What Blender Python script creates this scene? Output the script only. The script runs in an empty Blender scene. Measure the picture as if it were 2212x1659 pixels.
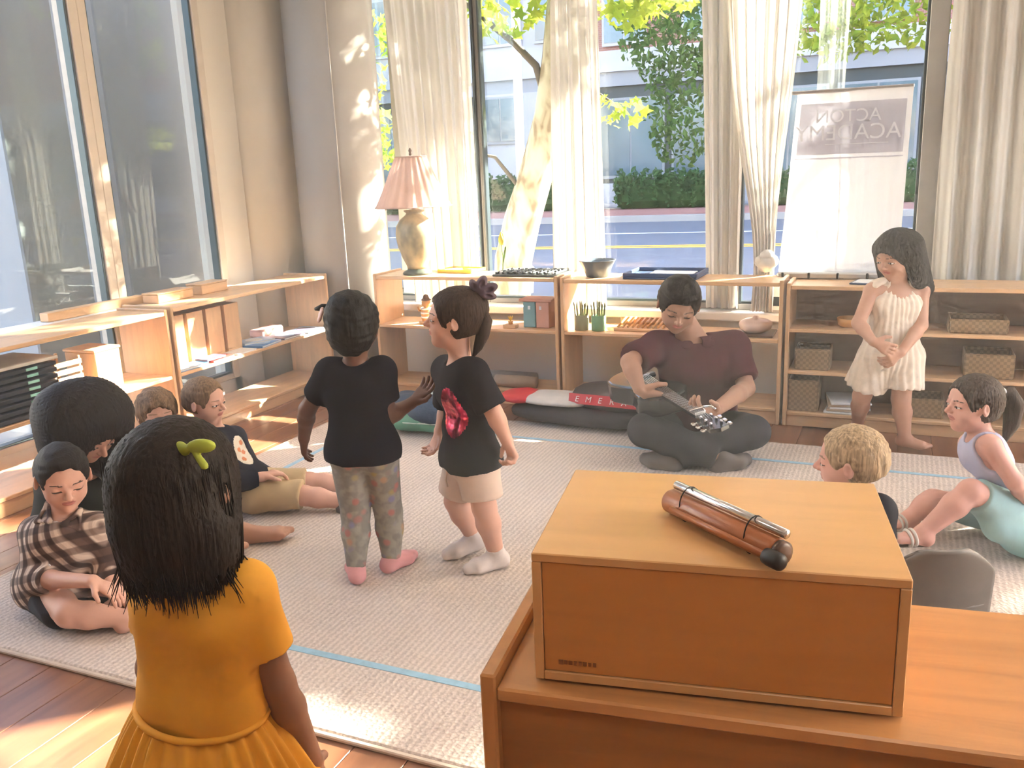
import bpy, bmesh, math, random
import numpy as np
from mathutils import Vector, Matrix, Euler
R = math.radians
scene = bpy.context.scene
COL = scene.collection

# ------------------------------------------------------------------ camera
cam_d = bpy.data.cameras.new('camera')
cam = bpy.data.objects.new('camera', cam_d)
COL.objects.link(cam)
cam_d.sensor_fit = 'HORIZONTAL'
cam_d.sensor_width = 36.0
cam_d.lens = 36.0 * 1900.0 / 2212.0
cam_d.clip_start = 0.05
cam_d.clip_end = 400
_r = Vector((0.91690788, 0.39716583, -0.0392332))
_u = Vector((-0.06065872, 0.23584744, 0.9698951))
_f = Vector((-0.39446224, 0.88692462, -0.24034195))
cam.matrix_world = Matrix(((_r.x, _u.x, -_f.x, 0.0), (_r.y, _u.y, -_f.y, 0.0), (_r.z, _u.z, -_f.z, 1.35), (0, 0, 0, 1)))
scene.camera = cam

# ------------------------------------------------------------------ world, sun, exposure
SUN_EL = 26.0
SUN_TRAVEL = Vector((-0.74, -0.67, 0)).normalized() * math.cos(R(SUN_EL)) + Vector((0, 0, -math.sin(R(SUN_EL))))
world = bpy.data.worlds.new('sky')
scene.world = world
world.use_nodes = True
nt = world.node_tree
nt.nodes.clear()
wo = nt.nodes.new('ShaderNodeOutputWorld')
bg = nt.nodes.new('ShaderNodeBackground')
sky = nt.nodes.new('ShaderNodeTexSky')
sky.sky_type = 'NISHITA'
sky.sun_disc = False
sky.sun_elevation = R(SUN_EL)
sky.sun_rotation = math.atan2(-SUN_TRAVEL.x, -SUN_TRAVEL.y)
sky.air_density = 1.0
sky.dust_density = 2.5
sky.ozone_density = 1.0
bg.inputs['Strength'].default_value = 0.62
wt = nt.nodes.new('ShaderNodeMix')
wt.data_type = 'RGBA'
wt.blend_type = 'MULTIPLY'
wt.inputs['Factor'].default_value = 1.0
wt.inputs[7].default_value = (1.07, 0.95, 0.98, 1)       # the camera's warm white balance
nt.links.new(sky.outputs[0], wt.inputs[6])
nt.links.new(wt.outputs[2], bg.inputs['Color'])
nt.links.new(bg.outputs[0], wo.inputs['Surface'])

sun_d = bpy.data.lights.new('sun', 'SUN')
sun_d.energy = 30.0
sun_d.color = (1.0, 0.90, 0.76)
sun_d.angle = R(0.7)
sun = bpy.data.objects.new('sun', sun_d)
COL.objects.link(sun)
sun.rotation_euler = SUN_TRAVEL.to_track_quat('-Z', 'Y').to_euler()
sun.location = (8, 12, 9)

vs = scene.view_settings
vs.view_transform = 'Standard'
vs.look = 'None'
vs.exposure = 1.65
vs.gamma = 1.0
vs.use_curve_mapping = False
scene.cycles.use_adaptive_sampling = True
scene.cycles.adaptive_threshold = 0.15
scene.cycles.adaptive_min_samples = 10
scene.cycles.max_bounces = 4
scene.cycles.diffuse_bounces = 3
scene.cycles.transparent_max_bounces = 12
scene.cycles.caustics_reflective = False
scene.cycles.caustics_refractive = False
scene.cycles.sample_clamp_indirect = 6.0

rng = random.Random(7)

# ------------------------------------------------------------------ materials
def _srgb(c):
    return tuple((x / 12.92 if x <= 0.04045 else ((x + 0.055) / 1.055) ** 2.4) for x in c)
def rgb(r, g, b):
    return _srgb((r / 255, g / 255, b / 255))

class NT:
    def __init__(s, name):
        s.m = bpy.data.materials.new(name)
        s.m.use_nodes = True
        s.t = s.m.node_tree
        s.b = s.t.nodes['Principled BSDF']
        s.out = s.t.nodes['Material Output']
    def n(s, typ, **kw):
        nd = s.t.nodes.new(typ)
        for k, v in kw.items():
            if k.startswith('i_'):
                nd.inputs[k[2:].replace('_', ' ')].default_value = v
            else:
                setattr(nd, k, v)
        return nd
    def l(s, a, b):
        s.t.links.new(a, b)
    def coords(s, scale=(1, 1, 1), rot=(0, 0, 0), kind='Object'):
        tc = s.n('ShaderNodeTexCoord')
        mp = s.n('ShaderNodeMapping')
        mp.inputs['Scale'].default_value = scale
        mp.inputs['Rotation'].default_value = rot
        s.l(tc.outputs[kind], mp.inputs['Vector'])
        return mp.outputs['Vector']
    def ramp(s, fac, stops):
        r = s.n('ShaderNodeValToRGB')
        el = r.color_ramp.elements
        while len(el) < len(stops):
            el.new(0.5)
        for e, (p, c) in zip(el, stops):
            e.position = p
            e.color = (*c, 1)
        s.l(fac, r.inputs['Fac'])
        return r.outputs['Color']
    def bump(s, h, strength=0.2, dist=0.01):
        b = s.n('ShaderNodeBump')
        b.inputs['Strength'].default_value = strength
        b.inputs['Distance'].default_value = dist
        s.l(h, b.inputs['Height'])
        s.l(b.outputs['Normal'], s.b.inputs['Normal'])

def plain(name, c, rough=0.6, metal=0.0, spec=0.4, var=0.08, scale=14.0, bump=0.0, sheen=0.0, coat=0.0):
    m = NT(name)
    v = m.coords((scale, scale, scale))
    ns = m.n('ShaderNodeTexNoise', i_Scale=1.0, i_Detail=4.0)
    m.l(v, ns.inputs['Vector'])
    lo = tuple(x * (1 - var) for x in c)
    hi = tuple(min(1, x * (1 + var)) for x in c)
    m.l(m.ramp(ns.outputs['Fac'], [(0.3, lo), (0.7, hi)]), m.b.inputs['Base Color'])
    m.b.inputs['Roughness'].default_value = rough
    m.b.inputs['Metallic'].default_value = metal
    m.b.inputs['Specular IOR Level'].default_value = spec
    m.b.inputs['Sheen Weight'].default_value = sheen
    m.b.inputs['Coat Weight'].default_value = coat
    if bump:
        n2 = m.n('ShaderNodeTexNoise', i_Scale=8.0, i_Detail=3.0)
        m.l(v, n2.inputs['Vector'])
        m.bump(n2.outputs['Fac'], bump, 0.005)
    return m.m

def wood(name, c, axis='x', rough=0.38, contrast=0.22, spec=0.45):
    m = NT(name)
    sc = {'x': (2.2, 26, 26), 'y': (26, 2.2, 26), 'z': (26, 26, 2.2)}[axis]
    v = m.coords(sc)
    ns = m.n('ShaderNodeTexNoise', i_Scale=1.0, i_Detail=6.0, i_Roughness=0.6, i_Distortion=0.6)
    m.l(v, ns.inputs['Vector'])
    lo = tuple(x * (1 - contrast) for x in c)
    hi = tuple(min(1, x * (1 + contrast * 0.5)) for x in c)
    m.l(m.ramp(ns.outputs['Fac'], [(0.25, lo), (0.55, c), (0.8, hi)]), m.b.inputs['Base Color'])
    m.b.inputs['Roughness'].default_value = rough
    m.b.inputs['Specular IOR Level'].default_value = spec
    m.bump(ns.outputs['Fac'], 0.05, 0.002)
    return m.m

M = {}
M['maple_x'] = wood('maple grain along width', (0.66, 0.40, 0.21), 'x')
M['maple_y'] = wood('maple grain along depth', (0.66, 0.40, 0.21), 'y')
M['maple_z'] = wood('maple upright grain', (0.64, 0.385, 0.20), 'z')
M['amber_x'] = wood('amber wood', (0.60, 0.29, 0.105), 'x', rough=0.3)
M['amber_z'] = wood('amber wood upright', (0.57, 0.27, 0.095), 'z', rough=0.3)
M['amber_shaded'] = wood('amber panel with painted shade', (0.36, 0.145, 0.038), 'x', rough=0.4)  # amber darkened to put the overhang's shade into the panel colour
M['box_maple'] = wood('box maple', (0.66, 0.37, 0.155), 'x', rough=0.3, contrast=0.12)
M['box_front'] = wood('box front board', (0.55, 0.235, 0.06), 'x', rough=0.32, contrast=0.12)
M['walnut'] = wood('dark back panel', (0.20, 0.105, 0.055), 'x', rough=0.5)
M['dark_wood'] = wood('dark end wood', (0.10, 0.05, 0.03), 'x', rough=0.4)
M['wall'] = plain('warm off white wall paint', (0.70, 0.62, 0.52), 0.85, var=0.02, scale=3, bump=0.03)
M['column'] = plain('greige column paint', (0.36, 0.325, 0.29), 0.8, var=0.02, scale=3)
M['ceiling'] = plain('white ceiling paint', (0.78, 0.76, 0.72), 0.9, var=0.02, scale=3)
M['sill'] = plain('white sill paint', (0.80, 0.78, 0.74), 0.45, var=0.02)
M['frame_dark'] = plain('dark anodised frame', (0.055, 0.075, 0.085), 0.35, metal=0.6, var=0.05)
M['frame_grey'] = plain('grey window frame', (0.36, 0.345, 0.32), 0.45, metal=0.2, var=0.05)
M['frame_tan'] = plain('tan window trim', (0.60, 0.50, 0.40), 0.5, var=0.05)
M['gasket'] = plain('black rubber gasket', (0.02, 0.025, 0.03), 0.5)
M['black'] = plain('matt black plastic', (0.016, 0.016, 0.018), 0.45)
M['white'] = plain('white plastic', (0.80, 0.79, 0.77), 0.4, var=0.03)
M['chrome'] = plain('polished chrome', (0.72, 0.72, 0.75), 0.16, metal=1.0, var=0.02)
M['silver'] = plain('brushed silver', (0.60, 0.61, 0.63), 0.3, metal=0.9, var=0.03)

def glass_mat(name, tint=(0.93, 0.97, 0.96)):
    m = NT(name)
    t = m.t
    tr = m.n('ShaderNodeBsdfTransparent')
    tr.inputs['Color'].default_value = (*tint, 1)
    gl = m.n('ShaderNodeBsdfGlossy')
    gl.inputs['Roughness'].default_value = 0.015
    fr = m.n('ShaderNodeFresnel', i_IOR=1.55)
    mx = m.n('ShaderNodeMixShader')
    ge = m.n('ShaderNodeNewGeometry')
    ma = m.n('ShaderNodeMath', operation='SUBTRACT')
    ma.inputs[0].default_value = 1.0
    m.l(ge.outputs['Backfacing'], ma.inputs[1])
    mb_ = m.n('ShaderNodeMath', operation='MULTIPLY')
    m.l(fr.outputs[0], mb_.inputs[0])
    m.l(ma.outputs[0], mb_.inputs[1])
    m.l(mb_.outputs[0], mx.inputs[0])
    m.l(tr.outputs[0], mx.inputs[1])
    m.l(gl.outputs[0], mx.inputs[2])
    m.l(mx.outputs[0], m.out.inputs['Surface'])
    return m.m
M['glass'] = glass_mat('window glass')

def cloth_mat(name, c, transl=0.45, stripes=None):
    m = NT(name)
    df = m.n('ShaderNodeBsdfDiffuse')
    tl = m.n('ShaderNodeBsdfTranslucent')
    tp = m.n('ShaderNodeBsdfTransparent')
    v = m.coords((55, 55, 3))
    ns = m.n('ShaderNodeTexNoise', i_Scale=1.0, i_Detail=3.0)
    m.l(v, ns.inputs['Vector'])
    col = m.ramp(ns.outputs['Fac'], [(0.3, tuple(x * 0.93 for x in c)), (0.7, c)])
    m.l(col, df.inputs['Color'])
    m.l(col, tl.inputs['Color'])
    mx = m.n('ShaderNodeMixShader')
    mx.inputs[0].default_value = transl
    m.l(df.outputs[0], mx.inputs[1])
    m.l(tl.outputs[0], mx.inputs[2])
    if stripes:
        mx2 = m.n('ShaderNodeMixShader')
        mx2.inputs[0].default_value = stripes
        m.l(mx.outputs[0], mx2.inputs[1])
        m.l(tp.outputs[0], mx2.inputs[2])
        m.l(mx2.outputs[0], m.out.inputs['Surface'])
    else:
        m.l(mx.outputs[0], m.out.inputs['Surface'])
    return m.m
M['curtain'] = cloth_mat('ivory curtain cloth', (0.72, 0.68, 0.63), 0.27)
M['sheer'] = cloth_mat('sheer white curtain', (0.62, 0.66, 0.64), 0.4, 0.72)
M['banner'] = cloth_mat('white banner vinyl', (0.84, 0.83, 0.83), 0.34)

# ------------------------------------------------------------------ mesh helpers
class MB:
    """collects simple solids; build() links them as ONE mesh object"""
    def __init__(s):
        s.v, s.f, s.mi = [], [], []
    def add(s, vs, fs, mi=0):
        o = len(s.v)
        s.v += [tuple(p) for p in vs]
        s.f += [tuple(i + o for i in f) for f in fs]
        s.mi += [mi] * len(fs)
        return s
    def box(s, c, d, rot=None, ch=0.0, mi=0):
        x, y, z = (k / 2 for k in d)
        if ch <= 0:
            vs = [Vector((a * x, b * y, e * z)) for a in (-1, 1) for b in (-1, 1) for e in (-1, 1)]
            fs = [(0, 1, 3, 2), (4, 6, 7, 5), (0, 4, 5, 1), (2, 3, 7, 6), (0, 2, 6, 4), (1, 5, 7, 3)]
        else:
            ch = min(ch, x * 0.9, y * 0.9, z * 0.9)
            vs, idx = [], {}
            for a in (-1, 1):
                for b in (-1, 1):
                    for e in (-1, 1):
                        for k, p in enumerate(((a * x, b * (y - ch), e * (z - ch)), (a * (x - ch), b * y, e * (z - ch)), (a * (x - ch), b * (y - ch), e * z))):
                            idx[(a, b, e, k)] = len(vs)
                            vs.append(Vector(p))
            I = idx
            fs = []
            for a in (-1, 1):
                q = [I[(a, -1, -1, 0)], I[(a, 1, -1, 0)], I[(a, 1, 1, 0)], I[(a, -1, 1, 0)]]
                fs.append(q if a > 0 else q[::-1])
                q = [I[(-1, a, -1, 1)], I[(1, a, -1, 1)], I[(1, a, 1, 1)], I[(-1, a, 1, 1)]]
                fs.append(q[::-1] if a > 0 else q)
                q = [I[(-1, -1, a, 2)], I[(1, -1, a, 2)], I[(1, 1, a, 2)], I[(-1, 1, a, 2)]]
                fs.append(q if a > 0 else q[::-1])
                for b in (-1, 1):
                    fs.append([I[(a, b, -1, 0)], I[(a, b, 1, 0)], I[(a, b, 1, 1)], I[(a, b, -1, 1)]])
                    fs.append([I[(a, -1, b, 0)], I[(a, 1, b, 0)], I[(a, 1, b, 2)], I[(a, -1, b, 2)]])
                    fs.append([I[(-1, a, b, 1)], I[(1, a, b, 1)], I[(1, a, b, 2)], I[(-1, a, b, 2)]])
                    for e in (-1, 1):
                        fs.append([I[(a, b, e, 0)], I[(a, b, e, 1)], I[(a, b, e, 2)]])
        if rot is not None:
            vs = [rot @ p for p in vs]
        c = Vector(c)
        return s.add([p + c for p in vs], fs, mi)
    def span(s, p0, p1, ch=0.0, mi=0):
        p0, p1 = Vector(p0), Vector(p1)
        d = p1 - p0
        return s.box((p0 + p1) / 2, (abs(d.x), abs(d.y), abs(d.z)), None, ch, mi)
    def lathe(s, prof, n=24, c=(0, 0, 0), mi=0, ripple=0.0, rn=0, rot=None, cap=True):
        vs, fs = [], []
        c = Vector(c)
        for r, z in prof:
            for k in range(n):
                a = 2 * math.pi * k / n
                rr = r * (1 + ripple * math.cos(rn * a)) if rn else r
                p = Vector((rr * math.cos(a), rr * math.sin(a), z))
                vs.append((rot @ p if rot is not None else p) + c)
        for i in range(len(prof) - 1):
            for k in range(n):
                k2 = (k + 1) % n
                fs.append((i * n + k, i * n + k2, (i + 1) * n + k2, (i + 1) * n + k))
        if cap:
            fs.append(tuple(range(n))[::-1])
            fs.append(tuple((len(prof) - 1) * n + k for k in range(n)))
        return s.add(vs, fs, mi)
    def tube(s, pts, rad, n=10, mi=0, closed=False):
        pts = [Vector(p) for p in pts]
        m = len(pts)
        rads = rad if isinstance(rad, (list, tuple)) else [rad] * m
        vs, fs = [], []
        ref = None
        for i, p in enumerate(pts):
            if closed:
                t = (pts[(i + 1) % m] - pts[i - 1])
            else:
                t = pts[min(i + 1, m - 1)] - pts[max(i - 1, 0)]
            t.normalize()
            if ref is None:
                ref = t.orthogonal().normalized()
            ref = (ref - t * ref.dot(t)).normalized()
            b = t.cross(ref)
            for k in range(n):
                a = 2 * math.pi * k / n
                vs.append(p + (ref * math.cos(a) + b * math.sin(a)) * rads[i])
        seg = m if closed else m - 1
        for i in range(seg):
            j = (i + 1) % m
            for k in range(n):
                k2 = (k + 1) % n
                fs.append((i * n + k, i * n + k2, j * n + k2, j * n + k))
        if not closed:
            fs.append(tuple(range(n))[::-1])
            fs.append(tuple((m - 1) * n + k for k in range(n)))
        return s.add(vs, fs, mi)
    def prism(s, outline, z0, z1, mat4=None, mi=0):
        n = len(outline)
        vs = [Vector((x, y, z0)) for x, y in outline] + [Vector((x, y, z1)) for x, y in outline]
        fs = [tuple(range(n))[::-1], tuple(range(n, 2 * n))] + [(k, (k + 1) % n, n + (k + 1) % n, n + k) for k in range(n)]
        if mat4 is not None:
            vs = [mat4 @ p for p in vs]
        return s.add(vs, fs, mi)
    def grid(s, fn, nu, nv, mi=0):
        vs = [fn(i / nu, j / nv) for j in range(nv + 1) for i in range(nu + 1)]
        fs = [(j * (nu + 1) + i, j * (nu + 1) + i + 1, (j + 1) * (nu + 1) + i + 1, (j + 1) * (nu + 1) + i) for j in range(nv) for i in range(nu)]
        return s.add(vs, fs, mi)
    def mesh(s, name):
        me = bpy.data.meshes.new(name)
        me.from_pydata(s.v, [], s.f)
        return me
    def build(s, name, mats, parent=None, smooth=False, loc=None, rot=None):
        me = s.mesh(name)
        if not isinstance(mats, (list, tuple)):
            mats = [mats]
        for m in mats:
            me.materials.append(M[m] if isinstance(m, str) else m)
        if len(mats) > 1:
            me.polygons.foreach_set('material_index', s.mi)
        if smooth:
            me.polygons.foreach_set('use_smooth', [True] * len(s.f))
        me.update()
        o = bpy.data.objects.new(name, me)
        COL.objects.link(o)
        if parent is not None:
            o.parent = parent
        if loc is not None:
            o.location = loc
        if rot is not None:
            o.rotation_euler = rot
        return o

def bx(name, mat, c, d, parent=None, ch=0.003, rot=None):
    return MB().box(c, d, rot, ch).build(name, mat, parent)

def tag(o, label, cat, group=None):
    o['label'] = label
    o['category'] = cat
    if group:
        o['group'] = group
    return o
def thing(name, label, cat, loc=(0, 0, 0), rz=0.0, group=None, rot=None):
    o = bpy.data.objects.new(name, None)
    o.empty_display_size = 0.05
    COL.objects.link(o)
    o.location = loc
    o.rotation_euler = rot if rot is not None else (0, 0, rz)
    return tag(o, label, cat, group)
def struct(o):
    o['kind'] = 'structure'
    return o
def dup(root, loc, rz=0.0, label=None, group=None):
    r = root.copy()
    COL.objects.link(r)
    r.location = loc
    r.rotation_euler = (0, 0, rz)
    if label:
        r['label'] = label
    if group:
        r['group'] = group
    for ch in list(root.children):
        c = ch.copy()
        COL.objects.link(c)
        c.parent = r
        for g in list(ch.children):
            d = g.copy()
            COL.objects.link(d)
            d.parent = c
    return r
def text_mesh(name, body, size, mat, parent, mtx, extrude=0.0008, align='CENTER', shear=0.0):
    cu = bpy.data.curves.new('txt', 'FONT')
    cu.body = body
    cu.size = size
    cu.extrude = extrude
    cu.align_x = align
    cu.shear = shear
    to = bpy.data.objects.new('txt', cu)
    COL.objects.link(to)
    bpy.context.view_layer.update()
    me = bpy.data.meshes.new_from_object(to.evaluated_get(bpy.context.evaluated_depsgraph_get()))
    bpy.data.objects.remove(to)
    bpy.data.curves.remove(cu)
    me.transform(mtx)
    if mtx.determinant() < 0:
        me.flip_normals()
    me.materials.clear()
    me.materials.append(M[mat] if isinstance(mat, str) else mat)
    o = bpy.data.objects.new(name, me)
    COL.objects.link(o)
    o.parent = parent
    return o

# ================================================================== THE SETTING
XL, XR, YB, YF, ZC = -3.9, 3.6, 5.05, -2.6, 3.15     # left glass, right wall, back glass, wall behind the camera, ceiling
# floor of planks
fm = NT('reddish brown floor boards')
v = fm.coords((9, 0.9, 9))
oi = fm.n('ShaderNodeObjectInfo')
ad = fm.n('ShaderNodeVectorMath', operation='ADD')
fm.l(v, ad.inputs[0])
cx = fm.n('ShaderNodeCombineXYZ')
mu = fm.n('ShaderNodeMath', operation='MULTIPLY')
mu.inputs[1].default_value = 37.0
fm.l(oi.outputs['Random'], mu.inputs[0])
fm.l(mu.outputs[0], cx.inputs['X'])
fm.l(cx.outputs[0], ad.inputs[1])
ns = fm.n('ShaderNodeTexNoise', i_Scale=2.0, i_Detail=6.0, i_Distortion=0.8)
fm.l(ad.outputs[0], ns.inputs['Vector'])
fm.l(fm.ramp(ns.outputs['Fac'], [(0.25, (0.15, 0.060, 0.030)), (0.55, (0.24, 0.10, 0.050)), (0.8, (0.31, 0.14, 0.070))]), fm.b.inputs['Base Color'])
fm.b.inputs['Roughness'].default_value = 0.32
M['floor'] = fm.m
floor = struct(MB().span((XL - 0.2, YF - 0.1, -0.12), (XR + 0.2, YB + 0.62, -0.012)).build('floor', 'floor'))
pw, pl = 0.148, 1.62
pm = MB().box((0, 0, -0.006), (pw - 0.002, pl - 0.002, 0.012), None, 0.0015).mesh('plank')
pm.materials.append(M['floor'])
col = 0
x = XL + pw / 2 - 0.05
while x < XR:
    y = YF + pl / 2 - (col * 0.57 % 1) * pl
    while y < YB + 0.1:
        if not (x > 1.6 and y < 1.0) and y + pl / 2 > -1.2:
            o = bpy.data.objects.new('plank', pm)
            COL.objects.link(o)
            o.parent = floor
            o.location = (x, y, 0)
        y += pl
    x += pw
    col += 1

ceil_ = struct(MB().span((XL - 0.2, YF - 0.1, ZC), (XR + 0.2, YB + 0.2, ZC + 0.15)).span((XL - 0.2, YB + 0.2, ZC), (-2.98, YB + 0.7, ZC + 0.15)).build('ceiling', 'ceiling'))
# back wall: below the sill, header, and the solid stretch right of the windows
wb = MB()
wb.span((-3.1, YB - 0.06, 0), (XR, YB + 0.16, 0.47))
wb.span((-3.1, YB - 0.06, 2.95), (XR, YB + 0.16, ZC))
wb.span((0.18, YB - 0.06, 0.47), (2.05, YB + 0.16, 2.95))
# the corner bay steps back behind the free-standing column
wb.span((-3.10, YB + 0.16, 0), (-3.02, 5.62, ZC))
wb.span((-3.95, 5.58, 0), (-3.02, 5.70, 0.47))
wb.span((-3.95, 5.58, 2.95), (-3.02, 5.70, ZC))
wb.span((-3.99, 5.1, 0), (-3.87, 5.62, ZC))
struct(wb.build('wall_back', 'wall'))
struct(MB().span((-3.12, YB - 0.17, 0.47), (1.34, YB + 0.02, 0.515), 0.006).build('trim_1', 'sill'))
wr_ = MB()
wr_.span((XR, YF, 0), (XR + 0.15, YB + 0.16, 0.40))
wr_.span((XR, YF, 2.95), (XR + 0.15, YB + 0.16, ZC))
wr_.span((XR, YF, 0.40), (XR + 0.15, 1.4, 2.95))
wr_.span((XR, 4.75, 0.40), (XR + 0.15, YB + 0.16, 2.95))
struct(wr_.build('wall_right', 'wall'))
struct(MB().span((XL, YF - 0.15, 0), (XR, YF, ZC)).build('wall_front', 'wall'))
wl = MB()
wl.span((XL - 0.14, YF, 0), (XL + 0.02, 0.6, ZC))
wl.span((XL - 0.14, 4.34, 0), (XL + 0.02, 4.62, ZC))
wl.span((XL - 0.14, 0.6, 2.95), (XL + 0.02, 4.4, ZC))
wl.span((XL - 0.14, 0.6, 0), (XL + 0.02, 4.4, 0.10))
struct(wl.build('wall_left', 'wall'))
# the rounded corner: two round columns standing side by side
struct(MB().lathe([(0.31, 0), (0.31, ZC)], 48, (-4.03, 4.92, 0)).build('wall_corner', 'wall', smooth=False))
bpy.data.objects['wall_corner'].data.polygons.foreach_set('use_smooth', [len(p.vertices) == 4 for p in bpy.data.objects['wall_corner'].data.polygons])
col2 = struct(MB().lathe([(0.285, 0), (0.285, ZC)], 56, (-3.415, 5.03, 0)).build('wall_column', 'column'))
col2.data.polygons.foreach_set('use_smooth', [len(p.vertices) == 4 for p in col2.data.polygons])
MB().box((-3.262, 4.789, 1.57), (0.010, 0.010, 3.10)).build('corner_bead', 'column', col2)

def window(name, p0, p1, axis, fw=0.05, dp=0.11, mats=('frame_grey', 'frame_dark'), mull=True):
    """p0, p1: lower and upper corner of the opening in the glass plane"""
    p0, p1 = Vector(p0), Vector(p1)
    root = bpy.data.objects.new(name, None)
    COL.objects.link(root)
    root['kind'] = 'structure'
    root.location = p0
    d = p1 - p0
    L = d.x if axis == 'x' else d.y
    H = d.z
    def bar(nm, a0, a1, z0, z1, t, mat, off=0.0):
        if axis == 'x':
            return MB().span((a0, -t / 2 + off, z0), (a1, t / 2 + off, z1), 0.003).build(nm, mat, root)
        return MB().span((-t / 2 + off, a0, z0), (t / 2 + off, a1, z1), 0.003).build(nm, mat, root)
    bar('window_frame', 0, fw, 0, H, dp, mats[0])
    bar('window_frame', L - fw, L, 0, H, dp, mats[0])
    bar('window_frame', fw, L - fw, 0, 0.035, dp, mats[0])
    bar('window_frame', fw, L - fw, H - fw, H, dp, mats[0])
    s = 1 if axis == 'y' else -1
    bar('glazing_bead', fw, fw + 0.014, 0.035, H - fw, 0.05, mats[1], 0.02 * s)
    bar('glazing_bead', L - fw - 0.014, L - fw, 0.035, H - fw, 0.05, mats[1], 0.02 * s)
    bar('glazing_bead', fw + 0.014, L - fw - 0.014, 0.035, 0.047, 0.05, mats[1], 0.02 * s)
    bar('pane', fw + 0.005, L - fw - 0.005, 0.03, H - fw + 0.005, 0.006, 'glass')
    return root
xs = [-3.20, -2.378, -0.900, 0.158]
for i in range(3):
    window('window_%d' % (i + 1), (xs[i], YB, 0.515), (xs[i + 1], YB, 2.95), 'x', (0.016, 0.016, 0.088)[i], (0.045, 0.045, 0.11)[i])
window('window_4', (-3.87, 5.62, 0.47), (-3.10, 5.62, 2.95), 'x', 0.03)
window('window_5', (2.05, YB, 0.515), (XR, YB, 2.95), 'x', 0.055, 0.11)
ys = [0.6, 2.0, 3.49, 4.36]
for i in range(3):
    window('window_%d' % (i + 6), (XL - 0.01, ys[i], 0.10), (XL - 0.01, ys[i + 1], 2.95), 'y', 0.055, 0.11, ('frame_tan', 'frame_dark'))

for i, (a, b) in enumerate(((1.4, 3.05), (3.05, 4.75))):
    window('window_%d' % (i + 9), (XR + 0.04, a, 0.40), (XR + 0.04, b, 2.95), 'y', 0.055)
# unseen ceiling lamps added to fill the room with light
lm = NT('frosted fill lamp diffuser')
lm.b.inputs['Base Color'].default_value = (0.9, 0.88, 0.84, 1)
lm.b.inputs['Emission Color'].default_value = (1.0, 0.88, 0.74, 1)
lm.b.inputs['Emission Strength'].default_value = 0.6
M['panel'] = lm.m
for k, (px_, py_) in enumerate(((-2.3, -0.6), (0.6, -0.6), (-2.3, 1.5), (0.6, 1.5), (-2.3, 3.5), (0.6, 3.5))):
    cl = thing('fill_lamp', 'added square fill lamp overhead, ' + ('behind the camera on the left', 'behind the camera on the right', 'above the near left of the rug', 'above the wooden box', 'above the left shelves', 'above the guitar player')[k], 'ceiling light', (px_, py_, ZC - 0.03), group='added fill lamps')
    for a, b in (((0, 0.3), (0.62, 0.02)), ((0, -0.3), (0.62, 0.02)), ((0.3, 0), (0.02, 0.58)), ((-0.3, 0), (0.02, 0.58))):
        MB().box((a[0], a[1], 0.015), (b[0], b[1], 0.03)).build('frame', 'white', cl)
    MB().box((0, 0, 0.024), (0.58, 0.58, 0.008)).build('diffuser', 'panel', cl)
    ld = bpy.data.lights.new('fill_light', 'AREA')
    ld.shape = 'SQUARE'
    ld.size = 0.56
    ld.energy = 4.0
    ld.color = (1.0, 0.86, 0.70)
    lo_ = bpy.data.objects.new('fill_light', ld)
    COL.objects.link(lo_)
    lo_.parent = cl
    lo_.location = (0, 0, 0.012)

# ---------------------------------------------------------------- rug with blue tape
rm = NT('beige loop pile rug')
v = rm.coords((1, 1, 1))
wv = rm.n('ShaderNodeTexWave', i_Scale=16.0, i_Distortion=2.2, i_Detail=2.0, i_Detail_Scale=6.0)
wv.wave_type = 'BANDS'
wv.bands_direction = 'X'
rm.l(v, wv.inputs['Vector'])
vo = rm.n('ShaderNodeTexVoronoi', i_Scale=95.0)
rm.l(v, vo.inputs['Vector'])
nz = rm.n('ShaderNodeTexNoise', i_Scale=3.0, i_Detail=4.0)
rm.l(v, nz.inputs['Vector'])
mx = rm.n('ShaderNodeMath', operation='MULTIPLY')
rm.l(wv.outputs['Fac'], mx.inputs[0])
rm.l(vo.outputs['Distance'], mx.inputs[1])
c1 = rm.ramp(mx.outputs[0], [(0.0, (0.72, 0.61, 0.53)), (0.45, (0.56, 0.465, 0.40))])
c2 = rm.ramp(nz.outputs['Fac'], [(0.3, (0.92, 0.92, 0.92)), (0.7, (1, 1, 1))])
mc = rm.n('ShaderNodeMix', data_type='RGBA', blend_type='MULTIPLY')
mc.inputs['Factor'].default_value = 1.0
rm.l(c1, mc.inputs[6])
rm.l(c2, mc.inputs[7])
rm.l(mc.outputs[2], rm.b.inputs['Base Color'])
rm.b.inputs['Roughness'].default_value = 0.95
rm.b.inputs['Specular IOR Level'].default_value = 0.1
rm.bump(vo.outputs['Distance'], 0.5, 0.006)
M['rug'] = rm.m
M['rug_edge'] = plain('rug binding', (0.56, 0.46, 0.37), 0.9)
M['tape'] = plain('pale blue tape', (0.30, 0.50, 0.62), 0.7, var=0.10, scale=40)
rug = thing('rug', 'large beige loop pile rug edged with pale blue tape in the middle of the floor', 'rug', (-1.0, 2.86, 0))
MB().span((-1.84, -1.315, 0.001), (2.6, 1.315, 0.014), 0.004).build('pile', 'rug', rug)
for a, b in (((-1.856, -1.33, 0.0005), (2.616, -1.315, 0.012)), ((-1.856, 1.315, 0.0005), (2.616, 1.33, 0.012)), ((-1.856, -1.315, 0.0005), (-1.84, 1.315, 0.012)), ((2.6, -1.315, 0.0005), (2.616, 1.315, 0.012))):
    MB().span(a, b, 0.003).build('binding', 'rug_edge', rug)
def tape(p0, p1):
    MB().span((p0[0], p0[1], 0.0135), (p1[0], p1[1], 0.0155)).build('tape', 'tape', rug)
tape((-1.60, -1.035), (2.35, -1.010))
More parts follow.
